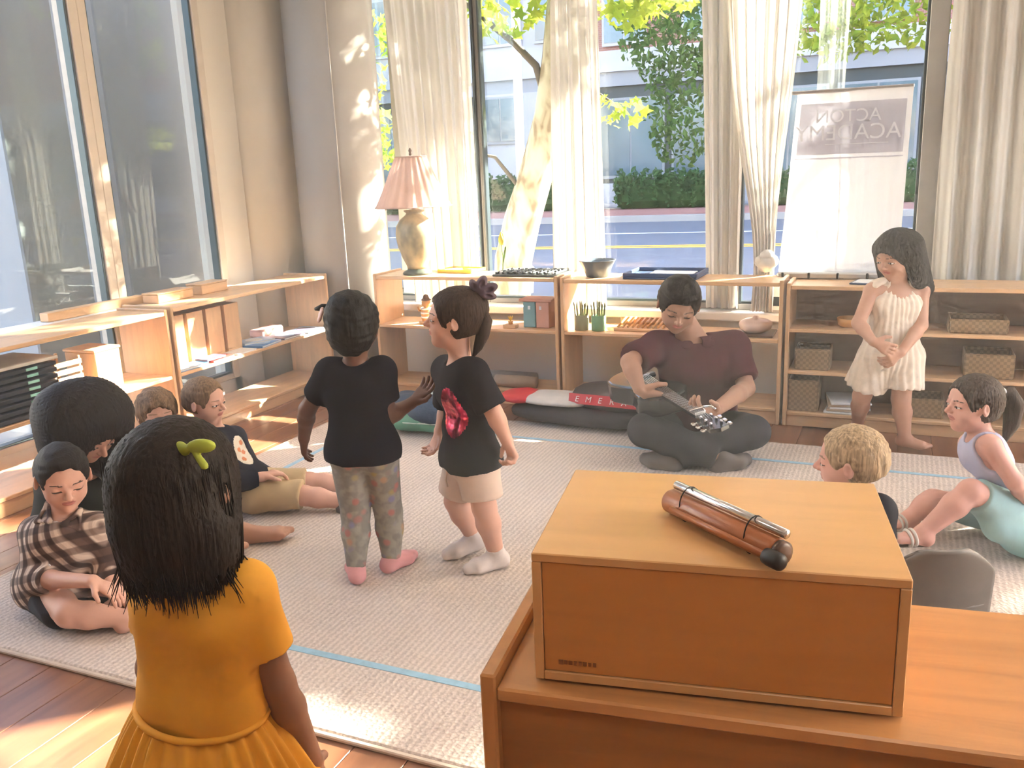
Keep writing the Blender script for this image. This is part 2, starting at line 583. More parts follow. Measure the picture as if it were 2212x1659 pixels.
tape((-1.60, 1.035), (2.35, 1.060))
tape((-1.60, -1.010), (-1.575, 1.035))
tape((2.325, -1.010), (2.35, 1.035))

# ---------------------------------------------------------------- curtains
def curtain(label, top, bot, z0, z1, folds, amp, mat='curtain', y=4.91, seed=1, pinch=None, nu=130, nv=46, group=None, lean=None):
    rr = random.Random(seed)
    ph = [rr.uniform(0, 6.28) for _ in range(6)]
    cx = (top[0] + top[1] + bot[0] + bot[1]) / 4
    def fn(u, t):
        tt = t ** 1.15
        x0 = bot[0] + (top[0] - bot[0]) * tt
        x1 = bot[1] + (top[1] - bot[1]) * tt
        if pinch:
            k = math.exp(-((t - pinch[0]) / pinch[1]) ** 2)
            mid = pinch[2]
            x0 += (mid - pinch[3] - x0) * k
            x1 += (mid + pinch[3] - x1) * k
        w = u + 0.018 * math.sin(9 * u + ph[0]) + 0.012 * math.sin(4 * t + 17 * u + ph[1])
        a = amp * (0.55 + 0.45 * math.sin(5.1 * u + ph[2]) ** 2)
        dy = a * math.sin(2 * math.pi * folds * w + ph[3] + 0.9 * math.sin(2.2 * t + ph[4])) + 0.35 * a * math.sin(2 * math.pi * folds * 2.3 * w + ph[5])
        return Vector((x0 + (x1 - x0) * w - cx, dy, z0 + (z1 - z0) * t))
    o = MB().grid(fn, nu, nv).build('curtain', mat, None, True, (cx, y, 0))
    return tag(o, label, 'curtain', group)
cg = 'ivory curtains at the street windows'
curtain('ivory curtain hanging right behind the table lamp', (-2.965, -2.365), (-2.84, -2.375), 0.53, 2.95, 8, 0.026, seed=3, group=cg)
curtain('narrow ivory curtain beside the tree trunk behind the small bowl', (-1.845, -1.605), (-1.865, -1.565), 0.53, 2.95, 4.5, 0.028, seed=5, nu=90, group=cg)
curtain('wide ivory curtain falling straight on the left of the gathered one', (-1.06, -0.78), (-0.985, -0.80), 0.53, 2.95, 4, 0.022, seed=8, y=4.955, nu=90, group=cg)
gath = curtain('ivory curtain drawn to one side and gathered low above the shelf', (-0.93, -0.44), (-0.80, -0.61), 0.53, 2.95, 7, 0.024, seed=9, y=4.875, pinch=(0.09, 0.24, -0.66, 0.055), group=cg)
curtain('sheer white curtain strip above the white banner', (-0.44, -0.27), (-0.44, -0.30), 1.5, 2.95, 2.4, 0.016, 'sheer', seed=4, y=4.955, nu=50)
curtain('full ivory curtain at the far right above the dark shelf', (0.150, 1.25), (0.165, 1.27), 0.53, 2.95, 11, 0.034, seed=12, nu=220, group=cg)
rail = MB().tube([(-3.06, 4.90, 2.97), (1.3, 4.90, 2.97)], 0.012, 8).build('curtain_rail', 'silver')
tag(rail, 'thin curtain rail above the street windows', 'rail')
kb = MB()
for j, (dx, dz, rr_) in enumerate(((0, 0, 0.050), (0.022, 0.012, 0.040), (-0.024, 0.010, 0.036), (0.004, 0.034, 0.040))):
    kb.lathe([(0.001, -rr_), (0.62 * rr_, -0.8 * rr_), (0.95 * rr_, -0.3 * rr_), (rr_, 0.1 * rr_), (0.8 * rr_, 0.6 * rr_), (0.35 * rr_, 0.93 * rr_), (0.001, rr_)], 20, (-0.645 - gath.location.x + dx, -0.035, 0.795 + dz), ripple=0.06, rn=7)
kb.build('gathered_hem', 'curtain', gath, True)

# ================================================================== OUTSIDE
M['asphalt'] = plain('blue grey asphalt', (0.125, 0.14, 0.17), 0.85, var=0.12, scale=2.0)
M['concrete'] = plain('pale concrete paving', (0.40, 0.36, 0.33), 0.85, var=0.08, scale=1.5)
M['brickpave'] = plain('red brick paving', (0.42, 0.20, 0.16), 0.85, var=0.15, scale=3)
M['yellow_line'] = plain('yellow road paint', (0.85, 0.48, 0.06), 0.7)
M['white_line'] = plain('white road paint', (0.75, 0.75, 0.72), 0.7)
M['stone'] = plain('pale stone cladding', (0.50, 0.47, 0.46), 0.8, var=0.06, scale=0.6)
M['stone_dark'] = plain('grey stone band', (0.33, 0.32, 0.32), 0.8, var=0.06, scale=0.6)
M['shop_dark'] = plain('dark shopfront metal', (0.05, 0.06, 0.06), 0.5)
M['far_glass'] = plain('blue grey far window glass', (0.10, 0.15, 0.18), 0.08, spec=0.8, var=0.2, scale=0.7)
M['pier'] = plain('grey exterior pier', (0.30, 0.31, 0.32), 0.7, var=0.04, scale=0.8)
bm_ = NT('red brick wall')
v = bm_.coords((1, 1, 1), (R(90), 0, 0))
bt = bm_.n('ShaderNodeTexBrick', i_Scale=4.0)
bt.inputs['Color1'].default_value = (0.38, 0.13, 0.09, 1)
bt.inputs['Color2'].default_value = (0.30, 0.11, 0.08, 1)
bt.inputs['Mortar'].default_value = (0.42, 0.34, 0.30, 1)
bm_.l(v, bt.inputs['Vector'])
bm_.l(bt.outputs['Color'], bm_.b.inputs['Base Color'])
bm_.b.inputs['Roughness'].default_value = 0.85
M['brick'] = bm_.m
PIV = Vector((-4.09, 15.38, -0.15))
def street(name, x0, x1, y0, y1, z0, z1, mat):
    o = MB().span((x0, y0, z0), (x1, y1, z1)).build(name, mat, None, loc=PIV, rot=(0, 0, R(7.6)))
    return struct(o)
MB_ground = struct(MB().span((-90, -20, -0.6), (60, 90, -0.20)).build('ground', 'concrete'))
street('road', -60, 45, -8.35, 6.9, -0.045, -0.005, 'asphalt')
street('sidewalk', -60, 45, -12.5, -8.5, -0.04, 0.03, 'concrete')
street('kerb_far', -60, 45, 6.9, 7.3, -0.04, 0.14, 'concrete')
street('kerb_near', -60, 45, -8.5, -8.35, -0.04, 0.10, 'concrete')
street('sidewalk_brick', -60, 45, 7.3, 11.0, -0.04, 0.13, 'brickpave')
street('lawn_edge', -60, 45, 11.0, 16.0, -0.04, 0.16, 'concrete')
for i, (y0, mat, w) in enumerate(((0.0, 'yellow_line', 0.14), (0.30, 'yellow_line', 0.14), (3.2, 'white_line', 0.13))):
    street('road_marking', -60, 45, y0, y0 + w, -0.004, 0.003, mat)

def leaf_mat(name, c0, c1, tr=0.45):
    m = NT(name)
    oi = m.coords((1.3, 1.3, 1.3))
    n = m.n('ShaderNodeTexNoise', i_Scale=2.0, i_Detail=2.0)
    m.l(oi, n.inputs['Vector'])
    c = m.ramp(n.outputs['Fac'], [(0.35, c0), (0.65, c1)])
    d = m.n('ShaderNodeBsdfDiffuse')
    t = m.n('ShaderNodeBsdfTranslucent')
    m.l(c, d.inputs['Color'])
    m.l(c, t.inputs['Color'])
    mx = m.n('ShaderNodeMixShader')
    mx.inputs[0].default_value = tr
    m.l(d.outputs[0], mx.inputs[1])
    m.l(t.outputs[0], mx.inputs[2])
    m.l(mx.outputs[0], m.out.inputs['Surface'])
    return m.m
M['leaf_yellow'] = leaf_mat('yellow green leaves', (0.22, 0.34, 0.04), (0.55, 0.58, 0.08))
M['leaf_green'] = leaf_mat('mid green leaves', (0.06, 0.13, 0.035), (0.16, 0.26, 0.06))
M['leaf_hedge'] = leaf_mat('hedge leaves', (0.045, 0.11, 0.04), (0.10, 0.20, 0.07))
bk = NT('mottled pale bark')
v = bk.coords((5, 5, 2.4))
vo = bk.n('ShaderNodeTexNoise', i_Scale=2.2, i_Detail=2.0, i_Distortion=0.6)
bk.l(v, vo.inputs['Vector'])
bk.l(bk.ramp(vo.outputs['Fac'], [(0.38, (0.20, 0.15, 0.10)), (0.47, (0.34, 0.29, 0.22)), (0.62, (0.46, 0.42, 0.35))]), bk.b.inputs['Base Color'])
bk.b.inputs['Roughness'].default_value = 0.9
bk.bump(vo.outputs['Fac'], 0.3, 0.02)
M['bark'] = bk.m
M['bark_dark'] = plain('dark bark', (0.10, 0.085, 0.07), 0.9)

STAR = [(0, 1.0), (0.22, 0.42), (0.85, 0.45), (0.45, -0.05), (0.55, -0.6), (0.0, -0.35), (-0.55, -0.6), (-0.45, -0.05), (-0.85, 0.45), (-0.22, 0.42)]
OVAL = [(0, 1.0), (0.5, 0.2), (0, -0.9), (-0.5, 0.2)]
def leaves(blobs, seed, shape=OVAL):
    """blobs: (centre, radii, count, size)"""
    rr = random.Random(seed)
    mb = MB()
    n = len(shape)
    for c, rad, cnt, size in blobs:
        for _ in range(cnt):
            while True:
                p = Vector((rr.uniform(-1, 1), rr.uniform(-1, 1), rr.uniform(-1, 1)))
                if p.length < 1:
                    break
            p = Vector((c[0] + p.x * rad[0], c[1] + p.y * rad[1], c[2] + p.z * rad[2]))
            e = Euler((rr.uniform(0, 6.28), rr.uniform(-1.0, 1.0), rr.uniform(0, 6.28))).to_matrix()
            s = size * rr.uniform(0.6, 1.3)
            mb.add([p + e @ Vector((a * s, b * s, 0.25 * s * abs(a))) for a, b in shape], [tuple(range(n))])
    return mb
def tree(label, base, trunk, rads, branches, blobs, seed, bark, leaf, shape=OVAL, group=None):
    t = thing('tree', label, 'tree', base, group=group)
    B = Vector(base)
    tr = MB().tube([Vector(p) - B for p in trunk], rads, 14).build('trunk', bark, t, True)
    for pts, rd in branches:
        MB().tube([Vector(p) - B for p in pts], rd, 8).build('branch', bark if rd[0] > 0.05 else 'bark_dark', tr, True)
    f = leaves([((c[0] - B.x, c[1] - B.y, c[2] - B.z), r, n, s) for c, r, n, s in blobs], seed, shape).build('foliage', leaf, t)
    f['kind'] = 'stuff'
    return t
tree('pale mottled tree trunk leaning on the near pavement outside the middle window', (-2.76, 6.3, -0.12),
     [(-2.76, 6.3, -0.12), (-2.78, 6.3, 0.3), (-2.745, 6.3, 0.65), (-2.66, 6.3, 0.95), (-2.565, 6.3, 1.2), (-2.48, 6.3, 1.45), (-2.41, 6.3, 1.7), (-2.36, 6.32, 2.1), (-2.30, 6.35, 2.7), (-2.18, 6.4, 3.4), (-2.1, 6.5, 4.4)],
     [0.17, 0.15, 0.145, 0.14, 0.13, 0.125, 0.115, 0.10, 0.09, 0.075, 0.04],
     [([(-2.42, 6.3, 1.75), (-2.50, 6.28, 2.05), (-2.66, 6.25, 2.22), (-2.90, 6.2, 2.42), (-3.3, 6.1, 2.8)], [0.035, 0.028, 0.024, 0.02, 0.012]),
      ([(-2.30, 6.35, 2.65), (-1.8, 6.2, 3.1), (-1.2, 6.1, 3.4)], [0.06, 0.04, 0.02]),
      ([(-2.60, 6.3, 1.1), (-2.8, 6.15, 1.42), (-3.1, 6.0, 1.5)], [0.02, 0.014, 0.008]),
      ([(-2.34, 6.3, 2.2), (-2.1, 6.1, 1.9), (-1.75, 6.0, 1.68)], [0.016, 0.012, 0.006])],
     [((-2.6, 6.3, 2.75), (0.75, 0.8, 0.38), 210, 0.075), ((-1.75, 6.2, 2.62), (0.75, 0.7, 0.34), 200, 0.075), ((-1.62, 6.0, 2.32), (0.34, 0.25, 0.14), 60, 0.07),
      ((-1.86, 5.98, 1.68), (0.26, 0.10, 0.11), 34, 0.055), ((-3.95, 6.3, 2.2), (0.28, 0.4, 0.6), 110, 0.07), ((-3.75, 6.3, 1.55), (0.16, 0.25, 0.2), 30, 0.06),
      ((-2.1, 6.4, 3.8), (1.5, 1.2, 0.9), 420, 0.085), ((-2.72, 6.2, 2.38), (0.28, 0.2, 0.14), 45, 0.065), ((-0.4, 6.8, 3.3), (0.8, 0.7, 0.5), 130, 0.08)],
     11, 'bark', 'leaf_yellow', STAR)
ng = 'unseen trees added to shade the window wall'  # trees added out of view, crowns shaped to block and pass the sun
tree('unseen leafy tree added right of the street windows to dapple the sun', (3.0, 8.1, -0.12), [(3.0, 8.1, -0.12), (3.0, 8.1, 1.6), (2.8, 8.1, 3.0), (2.4, 8.05, 4.6)], [0.15, 0.13, 0.11, 0.05],
     [([(2.9, 8.1, 2.6), (2.2, 8.0, 3.6), (1.4, 8.0, 4.3)], [0.06, 0.04, 0.02]), ([(2.8, 8.1, 3.0), (3.4, 8.2, 3.9), (3.9, 8.1, 4.6)], [0.06, 0.04, 0.02])],
     [((0.9, 8.0, 4.75), (1.4, 1.0, 0.98), 1400, 0.085), ((2.6, 8.0, 5.3), (0.8, 0.8, 0.75), 420, 0.085), ((3.7, 8.0, 3.9), (0.75, 0.7, 0.8), 420, 0.085)], 31, 'bark', 'leaf_green', STAR, group=ng)
tree('far unseen tree added right of the street windows to screen the sun', (7.0, 8.4, -0.12), [(7.0, 8.4, -0.12), (7.0, 8.4, 1.8), (6.9, 8.3, 3.2), (6.9, 8.3, 4.7)], [0.16, 0.14, 0.12, 0.05],
     [([(6.9, 8.3, 2.8), (6.2, 8.2, 3.9), (5.4, 8.2, 4.4)], [0.06, 0.04, 0.02])],
     [((5.3, 8.2, 4.26), (1.1, 0.6, 0.38), 2000, 0.085), ((6.7, 8.2, 4.38), (1.0, 0.8, 0.45), 1500, 0.085), ((7.6, 7.4, 4.2), (1.4, 1.4, 1.6), 1400, 0.095), ((7.0, 5.8, 3.6), (1.3, 1.3, 1.5), 1100, 0.095)], 32, 'bark', 'leaf_green', STAR, group=ng)
tg = 'street trees across the road'
tree('leafy green street tree seen above the white banner', (0.9, 20.6, -0.1), [(0.9, 20.6, -0.1), (0.9, 20.6, 2.0), (0.8, 20.6, 5.0)], [0.12, 0.10, 0.06], [],
     [((-0.3, 20.6, 4.7), (2.0, 1.2, 1.4), 1300, 0.13), ((-1.6, 20.6, 3.9), (0.9, 0.9, 0.8), 400, 0.12)], 21, 'bark_dark', 'leaf_yellow', group=tg)
tree('dark green street tree in front of the brick upper wall', (-4.4, 23.0, -0.1), [(-4.4, 23.0, -0.1), (-4.4, 23, 2.4), (-4.6, 23, 5.0)], [0.12, 0.10, 0.06], [],
     [((-5.6, 23.0, 4.6), (1.3, 1.2, 1.5), 1100, 0.12), ((-5.2, 23, 2.6), (1.0, 1.0, 1.5), 700, 0.12)], 22, 'bark_dark', 'leaf_green', group=tg)
tree('green street tree left of the column seen past the lamp', (-19, 22.5, -0.1), [(-19, 22.5, -0.1), (-19, 22.5, 2.4), (-19, 22.5, 5.0)], [0.13, 0.11, 0.06], [],
     [((-18.6, 22.5, 4.4), (2.6, 1.6, 2.4), 1600, 0.14), ((-16.2, 22.5, 3.2), (1.0, 1.0, 2.0), 500, 0.13)], 23, 'bark_dark', 'leaf_green', group=tg)
tree('leafy tree beyond the left side windows', (-14.5, 15.5, -0.1), [(-14.5, 15.5, -0.1), (-14.5, 15.5, 2.0), (-14.4, 15.5, 4.5)], [0.14, 0.11, 0.06], [],
     [((-14.3, 15.3, 3.9), (1.8, 1.8, 1.9), 1500, 0.12), ((-11.8, 13.4, 3.0), (0.9, 0.9, 1.4), 600, 0.11)], 25, 'bark_dark', 'leaf_yellow', group=tg)
hg = 'clipped hedges before the far building'
for i, (x0, x1, lab) in enumerate(((-12.0, -8.3, 'green hedge across the road behind the leaning tree trunk'), (-8.0, -4.2, 'green hedge across the road below the dark shopfront'), (-3.9, 2.5, 'green hedge across the road behind the banner'), (-22, -12.3, 'green hedge across the road behind the lamp'))):
    w = (x1 - x0) / 2
    cxh = (x0 + x1) / 2
    y = 25.9 + 0.13 * (cxh + 7)
    h = thing('hedge', lab, 'hedge', (cxh, y, 0.0), group=hg)
    h.rotation_euler.z = R(7.6)
    f = leaves([((-w * 0.84 + 2 * 0.84 * w * k / 9, 0, 0.55), (w / 9, 0.6, 0.6), 260, 0.10) for k in range(10)], 40 + i).build('foliage', 'leaf_hedge', h)
    f['kind'] = 'stuff'
    MB().box((0, 0, 0.4), (1.8 * w, 0.7, 0.8), None, 0.2).build('core', 'leaf_hedge', h)

# far building
bl = thing('street_building', 'stone and brick building with dark shopfronts across the street', 'building', (0, 29.3, 0))
MB().span((-30, 0, -0.2), (34, 0.5, 3.9)).build('ground_storey', 'shop_dark', bl)
MB().span((-30, -0.15, 3.75), (34, 0.45, 4.2)).build('band', 'stone_dark', bl)
MB().span((-30, -0.25, 4.2), (34, 0.45, 4.85)).build('cornice', 'stone', bl)
MB().span((-9.9, 0, 4.85), (34, 0.5, 15.8)).build('brick_wall', 'brick', bl)  # upper walls raised out of view to shade the street
MB().span((-30, -0.05, 4.85), (-9.9, 0.5, 15.8)).build('stone_wall', 'stone', bl)
MB().span((-13.9, -0.3, -0.2), (-10.1, 0.3, 3.75)).build('stone_pier', 'stone', bl)
MB().span((-30, -0.5, -0.2), (34, 0.1, 0.65)).build('plinth', 'stone', bl)
def bwin(x0, x1, z0, z1, y=-0.08, fr='stone'):
    w = MB().span((x0 - 0.08, y - 0.05, z0 - 0.1), (x1 + 0.08, y + 0.10, z1 + 0.08)).build('window', fr, bl)
    MB().span((x0, y - 0.07, z0), ((x0 + x1) / 2 - 0.03, y - 0.052, z1)).build('pane', 'far_glass', w)
    MB().span(((x0 + x1) / 2 + 0.03, y - 0.07, z0), (x1, y - 0.052, z1)).build('pane', 'far_glass', w)
for x0 in (-29, -26.4, -23.8, -21.2, -18.6, -16.0, -13.6, -11.6):
    bwin(x0, x0 + 1.4, 5.4, 7.2, -0.1)
for x0 in (-9.2, -6.6, -4.0, -1.4, 1.2, 3.8, 6.4, 9.0, 11.6):
    bwin(x0, x0 + 1.3, 5.1, 6.9)
bwin(-13.5, -12.3, 2.2, 3.6, -0.32, 'stone_dark')
for x0 in (-29, -25.5, -22, -18.5, -9.4, -6.9, -4.4, -1.9, 0.6, 3.1, 5.6, 8.1):
    bwin(x0, x0 + 2.1, 0.9, 3.3, -0.05, 'stone_dark')
# slim white lamp post in the street
lp = thing('street_lamp', 'slim white lamp post beside the leaning tree across the pavement', 'street lamp', (-4.05, 9.6, -0.12))
MB().tube([(0, 0, 0), (0, 0, 4.6)], [0.055, 0.045], 12).build('pole', 'white', lp, True)
MB().tube([(0, 0, 4.5), (0.25, 0, 4.75), (0.7, 0, 4.8)], [0.035, 0.03, 0.03], 8).build('arm', 'white', lp, True)
MB().lathe([(0.10, 0), (0.12, 0.3), (0.07, 0.34)], 14).build('post_base', 'white', lp, True)
# piers of the building's arcade outside the left windows
struct(MB().span((-5.15, 3.53, -0.2), (-4.6, 3.98, 3.3), 0.01).build('wall_pier', 'pier'))
struct(MB().span((-5.15, 4.28, -0.2), (-4.6, 5.0, 3.3), 0.01).build('wall_pier', 'pier'))
# grey block added beyond the left windows to shut out the blue sky
sb = thing('street_building', 'plain grey block added beyond the left windows to shut out the sky', 'building', (-30, 12, -0.2), R(4))
MB().span((-2, -34, 0), (0, 34, 13)).build('facade', 'stone_dark', sb)
for r_ in range(3):
    for c_ in range(12):
        MB().span((-0.05, -31 + c_ * 5.2, 1.2 + r_ * 3.8), (0.05, -28.4 + c_ * 5.2, 3.4 + r_ * 3.8)).build('window', 'far_glass', sb)
# parked car
M['car_paint'] = plain('white car paint', (0.74, 0.75, 0.78), 0.2, coat=0.6, var=0.02)
M['car_glass'] = plain('dark car glass', (0.04, 0.07, 0.08), 0.05, spec=0.8)
car = thing('car', 'pale car parked in the street beyond the left window', 'car', (-13.4, 10.1, -0.15), R(48))
prof = [(-2.1, 0.35), (-2.15, 0.75), (-1.85, 0.95), (-1.25, 1.0), (-0.65, 1.42), (0.75, 1.45), (1.35, 1.02), (1.95, 0.92), (2.15, 0.72), (2.1, 0.35)]
def car_shape(scale_y, prof):
    n = len(prof)
    mb = MB()
    ys = [-0.86, -0.80, 0.80, 0.86]
    vs = []
    for k, y in enumerate(ys):
        s = 0.96 if k in (0, 3) else 1.0
        vs += [Vector((x * s, y * scale_y * (0.86 if z > 1.05 else 1), 0.35 + (z - 0.35) * s)) for x, z in prof]
    fs = [tuple(range(n)), tuple(range(3 * n, 4 * n))[::-1]]
    for r_ in range(3):
        fs += [(r_ * n + k, r_ * n + (k + 1) % n, (r_ + 1) * n + (k + 1) % n, (r_ + 1) * n + k) for k in range(n)]
    return mb.add(vs, fs)
car_shape(1.0, prof).build('body', 'car_paint', car)
car_shape(1.005, [(-1.05, 1.02), (-0.62, 1.36), (0.70, 1.39), (1.15, 1.03)]).build('side_window', 'car_glass', car)
MB().box((1.06, 0, 1.22), (0.62, 1.25, 0.02), Euler((0, R(36), 0)).to_matrix()).build('windscreen', 'car_glass', car)
for sx in (-1.35, 1.35):
    for sy in (-0.80, 0.80):
        w = MB().lathe([(0.18, -0.10), (0.32, -0.09), (0.32, 0.09), (0.18, 0.10)], 18, (sx, sy, 0.33), rot=Euler((R(90), 0, 0)).to_matrix()).build('wheel', 'black', car)
        MB().lathe([(0.17, -0.105), (0.17, 0.105)], 12, (sx, sy, 0.33), rot=Euler((R(90), 0, 0)).to_matrix()).build('hubcap', 'silver', w)

# ================================================================== FURNITURE
def shelf_unit(label, loc, w, rz, d=0.31, top=0.735, shelves=(0.075, 0.43), back=None, lip=0.012, mats=('maple_x', 'maple_z'), t=0.019, kick=True, group=None, near_back=None):
    u = thing('shelf_unit', label, 'shelf', loc, rz, group)
    for x in (t / 2, w - t / 2):
        MB().box((x, d / 2, (top + lip) / 2), (t, d, top + lip), None, 0.003).build('side_panel', mats[1], u)
    MB().span((t, 0.002, top - 0.02), (w - t, d - 0.002, top), 0.003).build('top_panel', mats[0], u)
    for z in shelves:
        MB().span((t, 0.032 if near_back else 0.004, z - 0.018), (w - t, d - (0.014 if back else 0.004), z), 0.003).build('shelf', mats[0], u)
    if kick:
        MB().span((t, 0.012, 0.0), (w - t, 0.03, min(shelves) - 0.019), 0.002).build('base_board', mats[0], u)
    if back:
        MB().span((t, d - 0.012, 0.02), (w - t, d - 0.004, top - 0.021)).build('back_panel', back, u)
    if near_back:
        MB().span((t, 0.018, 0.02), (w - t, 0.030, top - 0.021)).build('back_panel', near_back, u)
    return u
sg = 'low maple classroom shelves'
A = shelf_unit('open-backed maple shelf under the table lamp', (-2.90, 4.52, 0), 1.185, 0, top=0.74, shelves=(0.085, 0.445), group=sg)
B = shelf_unit('open-backed maple shelf behind the guitar player', (-1.70, 4.52, 0), 1.185, 0, top=0.735, shelves=(0.085, 0.445), group=sg)
C = shelf_unit('maple shelf with dark back and three levels behind the person in cream romper', (-0.50, 4.52, 0), 1.34, 0, top=0.722, shelves=(0.075, 0.29, 0.505), back='walnut', group=sg)
E_ = shelf_unit('maple shelf of books along the left windows', (-3.37, 3.355, 0), 1.36, R(90), d=0.33, top=0.715, shelves=(0.075, 0.375), group=sg)
D = shelf_unit('nearest maple shelf along the left windows holding black trays', (-3.37, 1.96, 0), 1.375, R(90), d=0.33, top=0.705, shelves=(0.085, 0.375), group=sg)
F = shelf_unit('amber wooden shelf in the foreground under the wooden box', (-0.462, 0.898, 0), 1.25, R(7.3), d=0.345, top=0.70, shelves=(0.08, 0.38), lip=0.018, mats=('amber_x', 'amber_z'), t=0.021, near_back='amber_shaded', kick=False)

# ---------------------------------------------------------------- foreground box and chime
box = thing('wooden_box', 'plain maple box standing on the foreground shelf', 'box', (-0.399, 0.934, 0.7005), R(9.2))
bw, bd, bh = 0.442, 0.312, 0.180
MB().span((0, 0, bh - 0.012), (bw, bd, bh), 0.0015).build('top_board', 'box_maple', box)
MB().span((0, 0, 0.004), (0.012, bd, bh - 0.0122), 0.001).build('side_board', 'box_maple', box)
MB().span((bw - 0.012, 0, 0.004), (bw, bd, bh - 0.0122), 0.001).build('side_board', 'box_maple', box)
MB().span((0.0122, 0, 0.004), (bw - 0.0122, bd - 0.013, 0.016), 0.001).build('bottom_board', 'box_maple', box)
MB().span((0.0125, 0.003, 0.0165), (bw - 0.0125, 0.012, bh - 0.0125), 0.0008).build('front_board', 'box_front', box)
MB().span((0.0122, bd - 0.012, 0.004), (bw - 0.0122, bd, bh - 0.0122), 0.001).build('rear_board', 'box_maple', box)
for sx in (0.03, bw - 0.03):
    for sy in (0.03, bd - 0.03):
        MB().lathe([(0.008, 0), (0.009, 0.0045)], 10, (sx, sy, -0.0005)).build('foot', 'black', box)
M['stamp'] = plain('burnt stamp', (0.27, 0.10, 0.035), 0.6)
st = MB()
for k, wk in enumerate((0.006, 0.004, 0.005, 0.004, 0.004, 0.005, 0.004, 0.004)):
    st.box((0.034 + k * 0.0062, 0.0024, 0.030), (wk, 0.0012, 0.005 if k else 0.0065))
st.build('stamped_mark', 'stamp', box)
M['chime_wood'] = wood('chime rosewood', (0.42, 0.15, 0.06), 'x', rough=0.3)
ch = thing('chime', 'wooden chime bar with a chrome tube and dark mallet on the maple box', 'chime', (-0.188, 1.056, 0.8815), R(-37.5))
rx = Euler((0, R(90), 0)).to_matrix()
MB().lathe([(0.0145, -0.100), (0.0165, -0.097), (0.0165, 0.097), (0.0145, 0.100)], 20, (0.0, 0.0, 0.0165), rot=rx).build('wooden_bar', 'chime_wood', ch, True)
MB().lathe([(0.0052, -0.090), (0.006, -0.089), (0.006, 0.110), (0.0052, 0.111)], 16, (-0.004, 0.006, 0.0392), rot=rx).build('chrome_tube', 'chrome', ch, True)
for xx in (-0.062, 0.058):
    MB().tube([Vector((xx, 0.003 + 0.0180 * math.cos(a), 0.0215 + 0.0248 * math.sin(a))) for a in [k * math.pi / 10 for k in range(20)]], 0.0009, 6, closed=True).build('cord', 'black', ch)
ml = MB().lathe([(0.004, -0.09), (0.004, 0.085)], 10, (0.018, -0.021, 0.0175), rot=rx).build('mallet_handle', 'chime_wood', ch, True)
MB().lathe([(0.006, 0.080), (0.0095, 0.083), (0.0105, 0.090), (0.0105, 0.104), (0.009, 0.108), (0.004, 0.110)], 18, (0.018, -0.021, 0.0175), rot=rx).build('mallet_head', 'black', ml, True)
MB().lathe([(0.0105, 0.1002), (0.0152, 0.1006), (0.0152, 0.108), (0.010, 0.110)], 18, (0.0, 0.0, 0.0165), rot=rx).build('end_cap', 'dark_wood', ch, True)

# ---------------------------------------------------------------- table lamp
M['shade'] = cloth_mat('dusty pink pleated shade', (0.60, 0.42, 0.36), 0.35, 0.01)
um = NT('speckled stone glaze')
v = um.coords((14, 14, 9))
n_ = um.n('ShaderNodeTexNoise', i_Scale=1.2, i_Detail=5.0)
um.l(v, n_.inputs['Vector'])
um.l(um.ramp(n_.outputs['Fac'], [(0.35, (0.20, 0.17, 0.10)), (0.5, (0.34, 0.27, 0.15)), (0.68, (0.48, 0.38, 0.20))]), um.b.inputs['Base Color'])
um.b.inputs['Roughness'].default_value = 0.45
M['urn'] = um.m
M['lamp_foot'] = plain('dark green lamp foot', (0.05, 0.06, 0.045), 0.4)
lamp = thing('table_lamp', 'urn table lamp with pleated dusty pink shade on the shelf corner', 'lamp', (-2.655, 4.64, 0.7405))
MB().lathe([(0.085, 0), (0.09, 0.006), (0.085, 0.018), (0.062, 0.028), (0.060, 0.034)], 28).build('foot', 'lamp_foot', lamp, True)
MB().lathe([(0.060, 0.034), (0.062, 0.05), (0.085, 0.10), (0.108, 0.17), (0.118, 0.23), (0.112, 0.285), (0.088, 0.325), (0.055, 0.350), (0.047, 0.362), (0.060, 0.372), (0.062, 0.380), (0.03, 0.385)], 36).build('urn', 'urn', lamp, True)
MB().lathe([(0.012, 0.38), (0.012, 0.44), (0.018, 0.445), (0.018, 0.48), (0.006, 0.49), (0.005, 0.70)], 12).build('stem', 'silver', lamp, True)
sh = MB()
def shade(u, t):
    a = 2 * math.pi * u
    r0 = 0.222 + (0.090 - 0.222) * (t ** 0.92)
    return Vector(((r0 + 0.0045 * math.sin(44 * a / 2 * 1.0) * (1 - 0.3 * t)) * math.cos(a), (r0 + 0.0045 * math.sin(22 * a) * (1 - 0.3 * t)) * math.sin(a), 0.40 + 0.285 * t))
sh.grid(shade, 264, 10)
so = sh.build('shade', 'shade', lamp, True)
for r_, z in ((0.226, 0.400), (0.093, 0.685)):
    MB().tube([Vector((r_ * math.cos(a), r_ * math.sin(a), z)) for a in [k * math.pi / 24 for k in range(48)]], 0.0035, 6, closed=True).build('rim', 'shade', so, True)
for a in (0, math.pi * 2 / 3, math.pi * 4 / 3):
    MB().tube([(0, 0, 0.683), (0.094 * math.cos(a), 0.094 * math.sin(a), 0.685)], 0.002, 6).build('spoke', 'silver', so)
MB().lathe([(0.004, 0.69), (0.010, 0.70), (0.006, 0.708), (0.011, 0.72), (0.003, 0.735)], 12).build('finial', 'dark_wood', lamp, True)

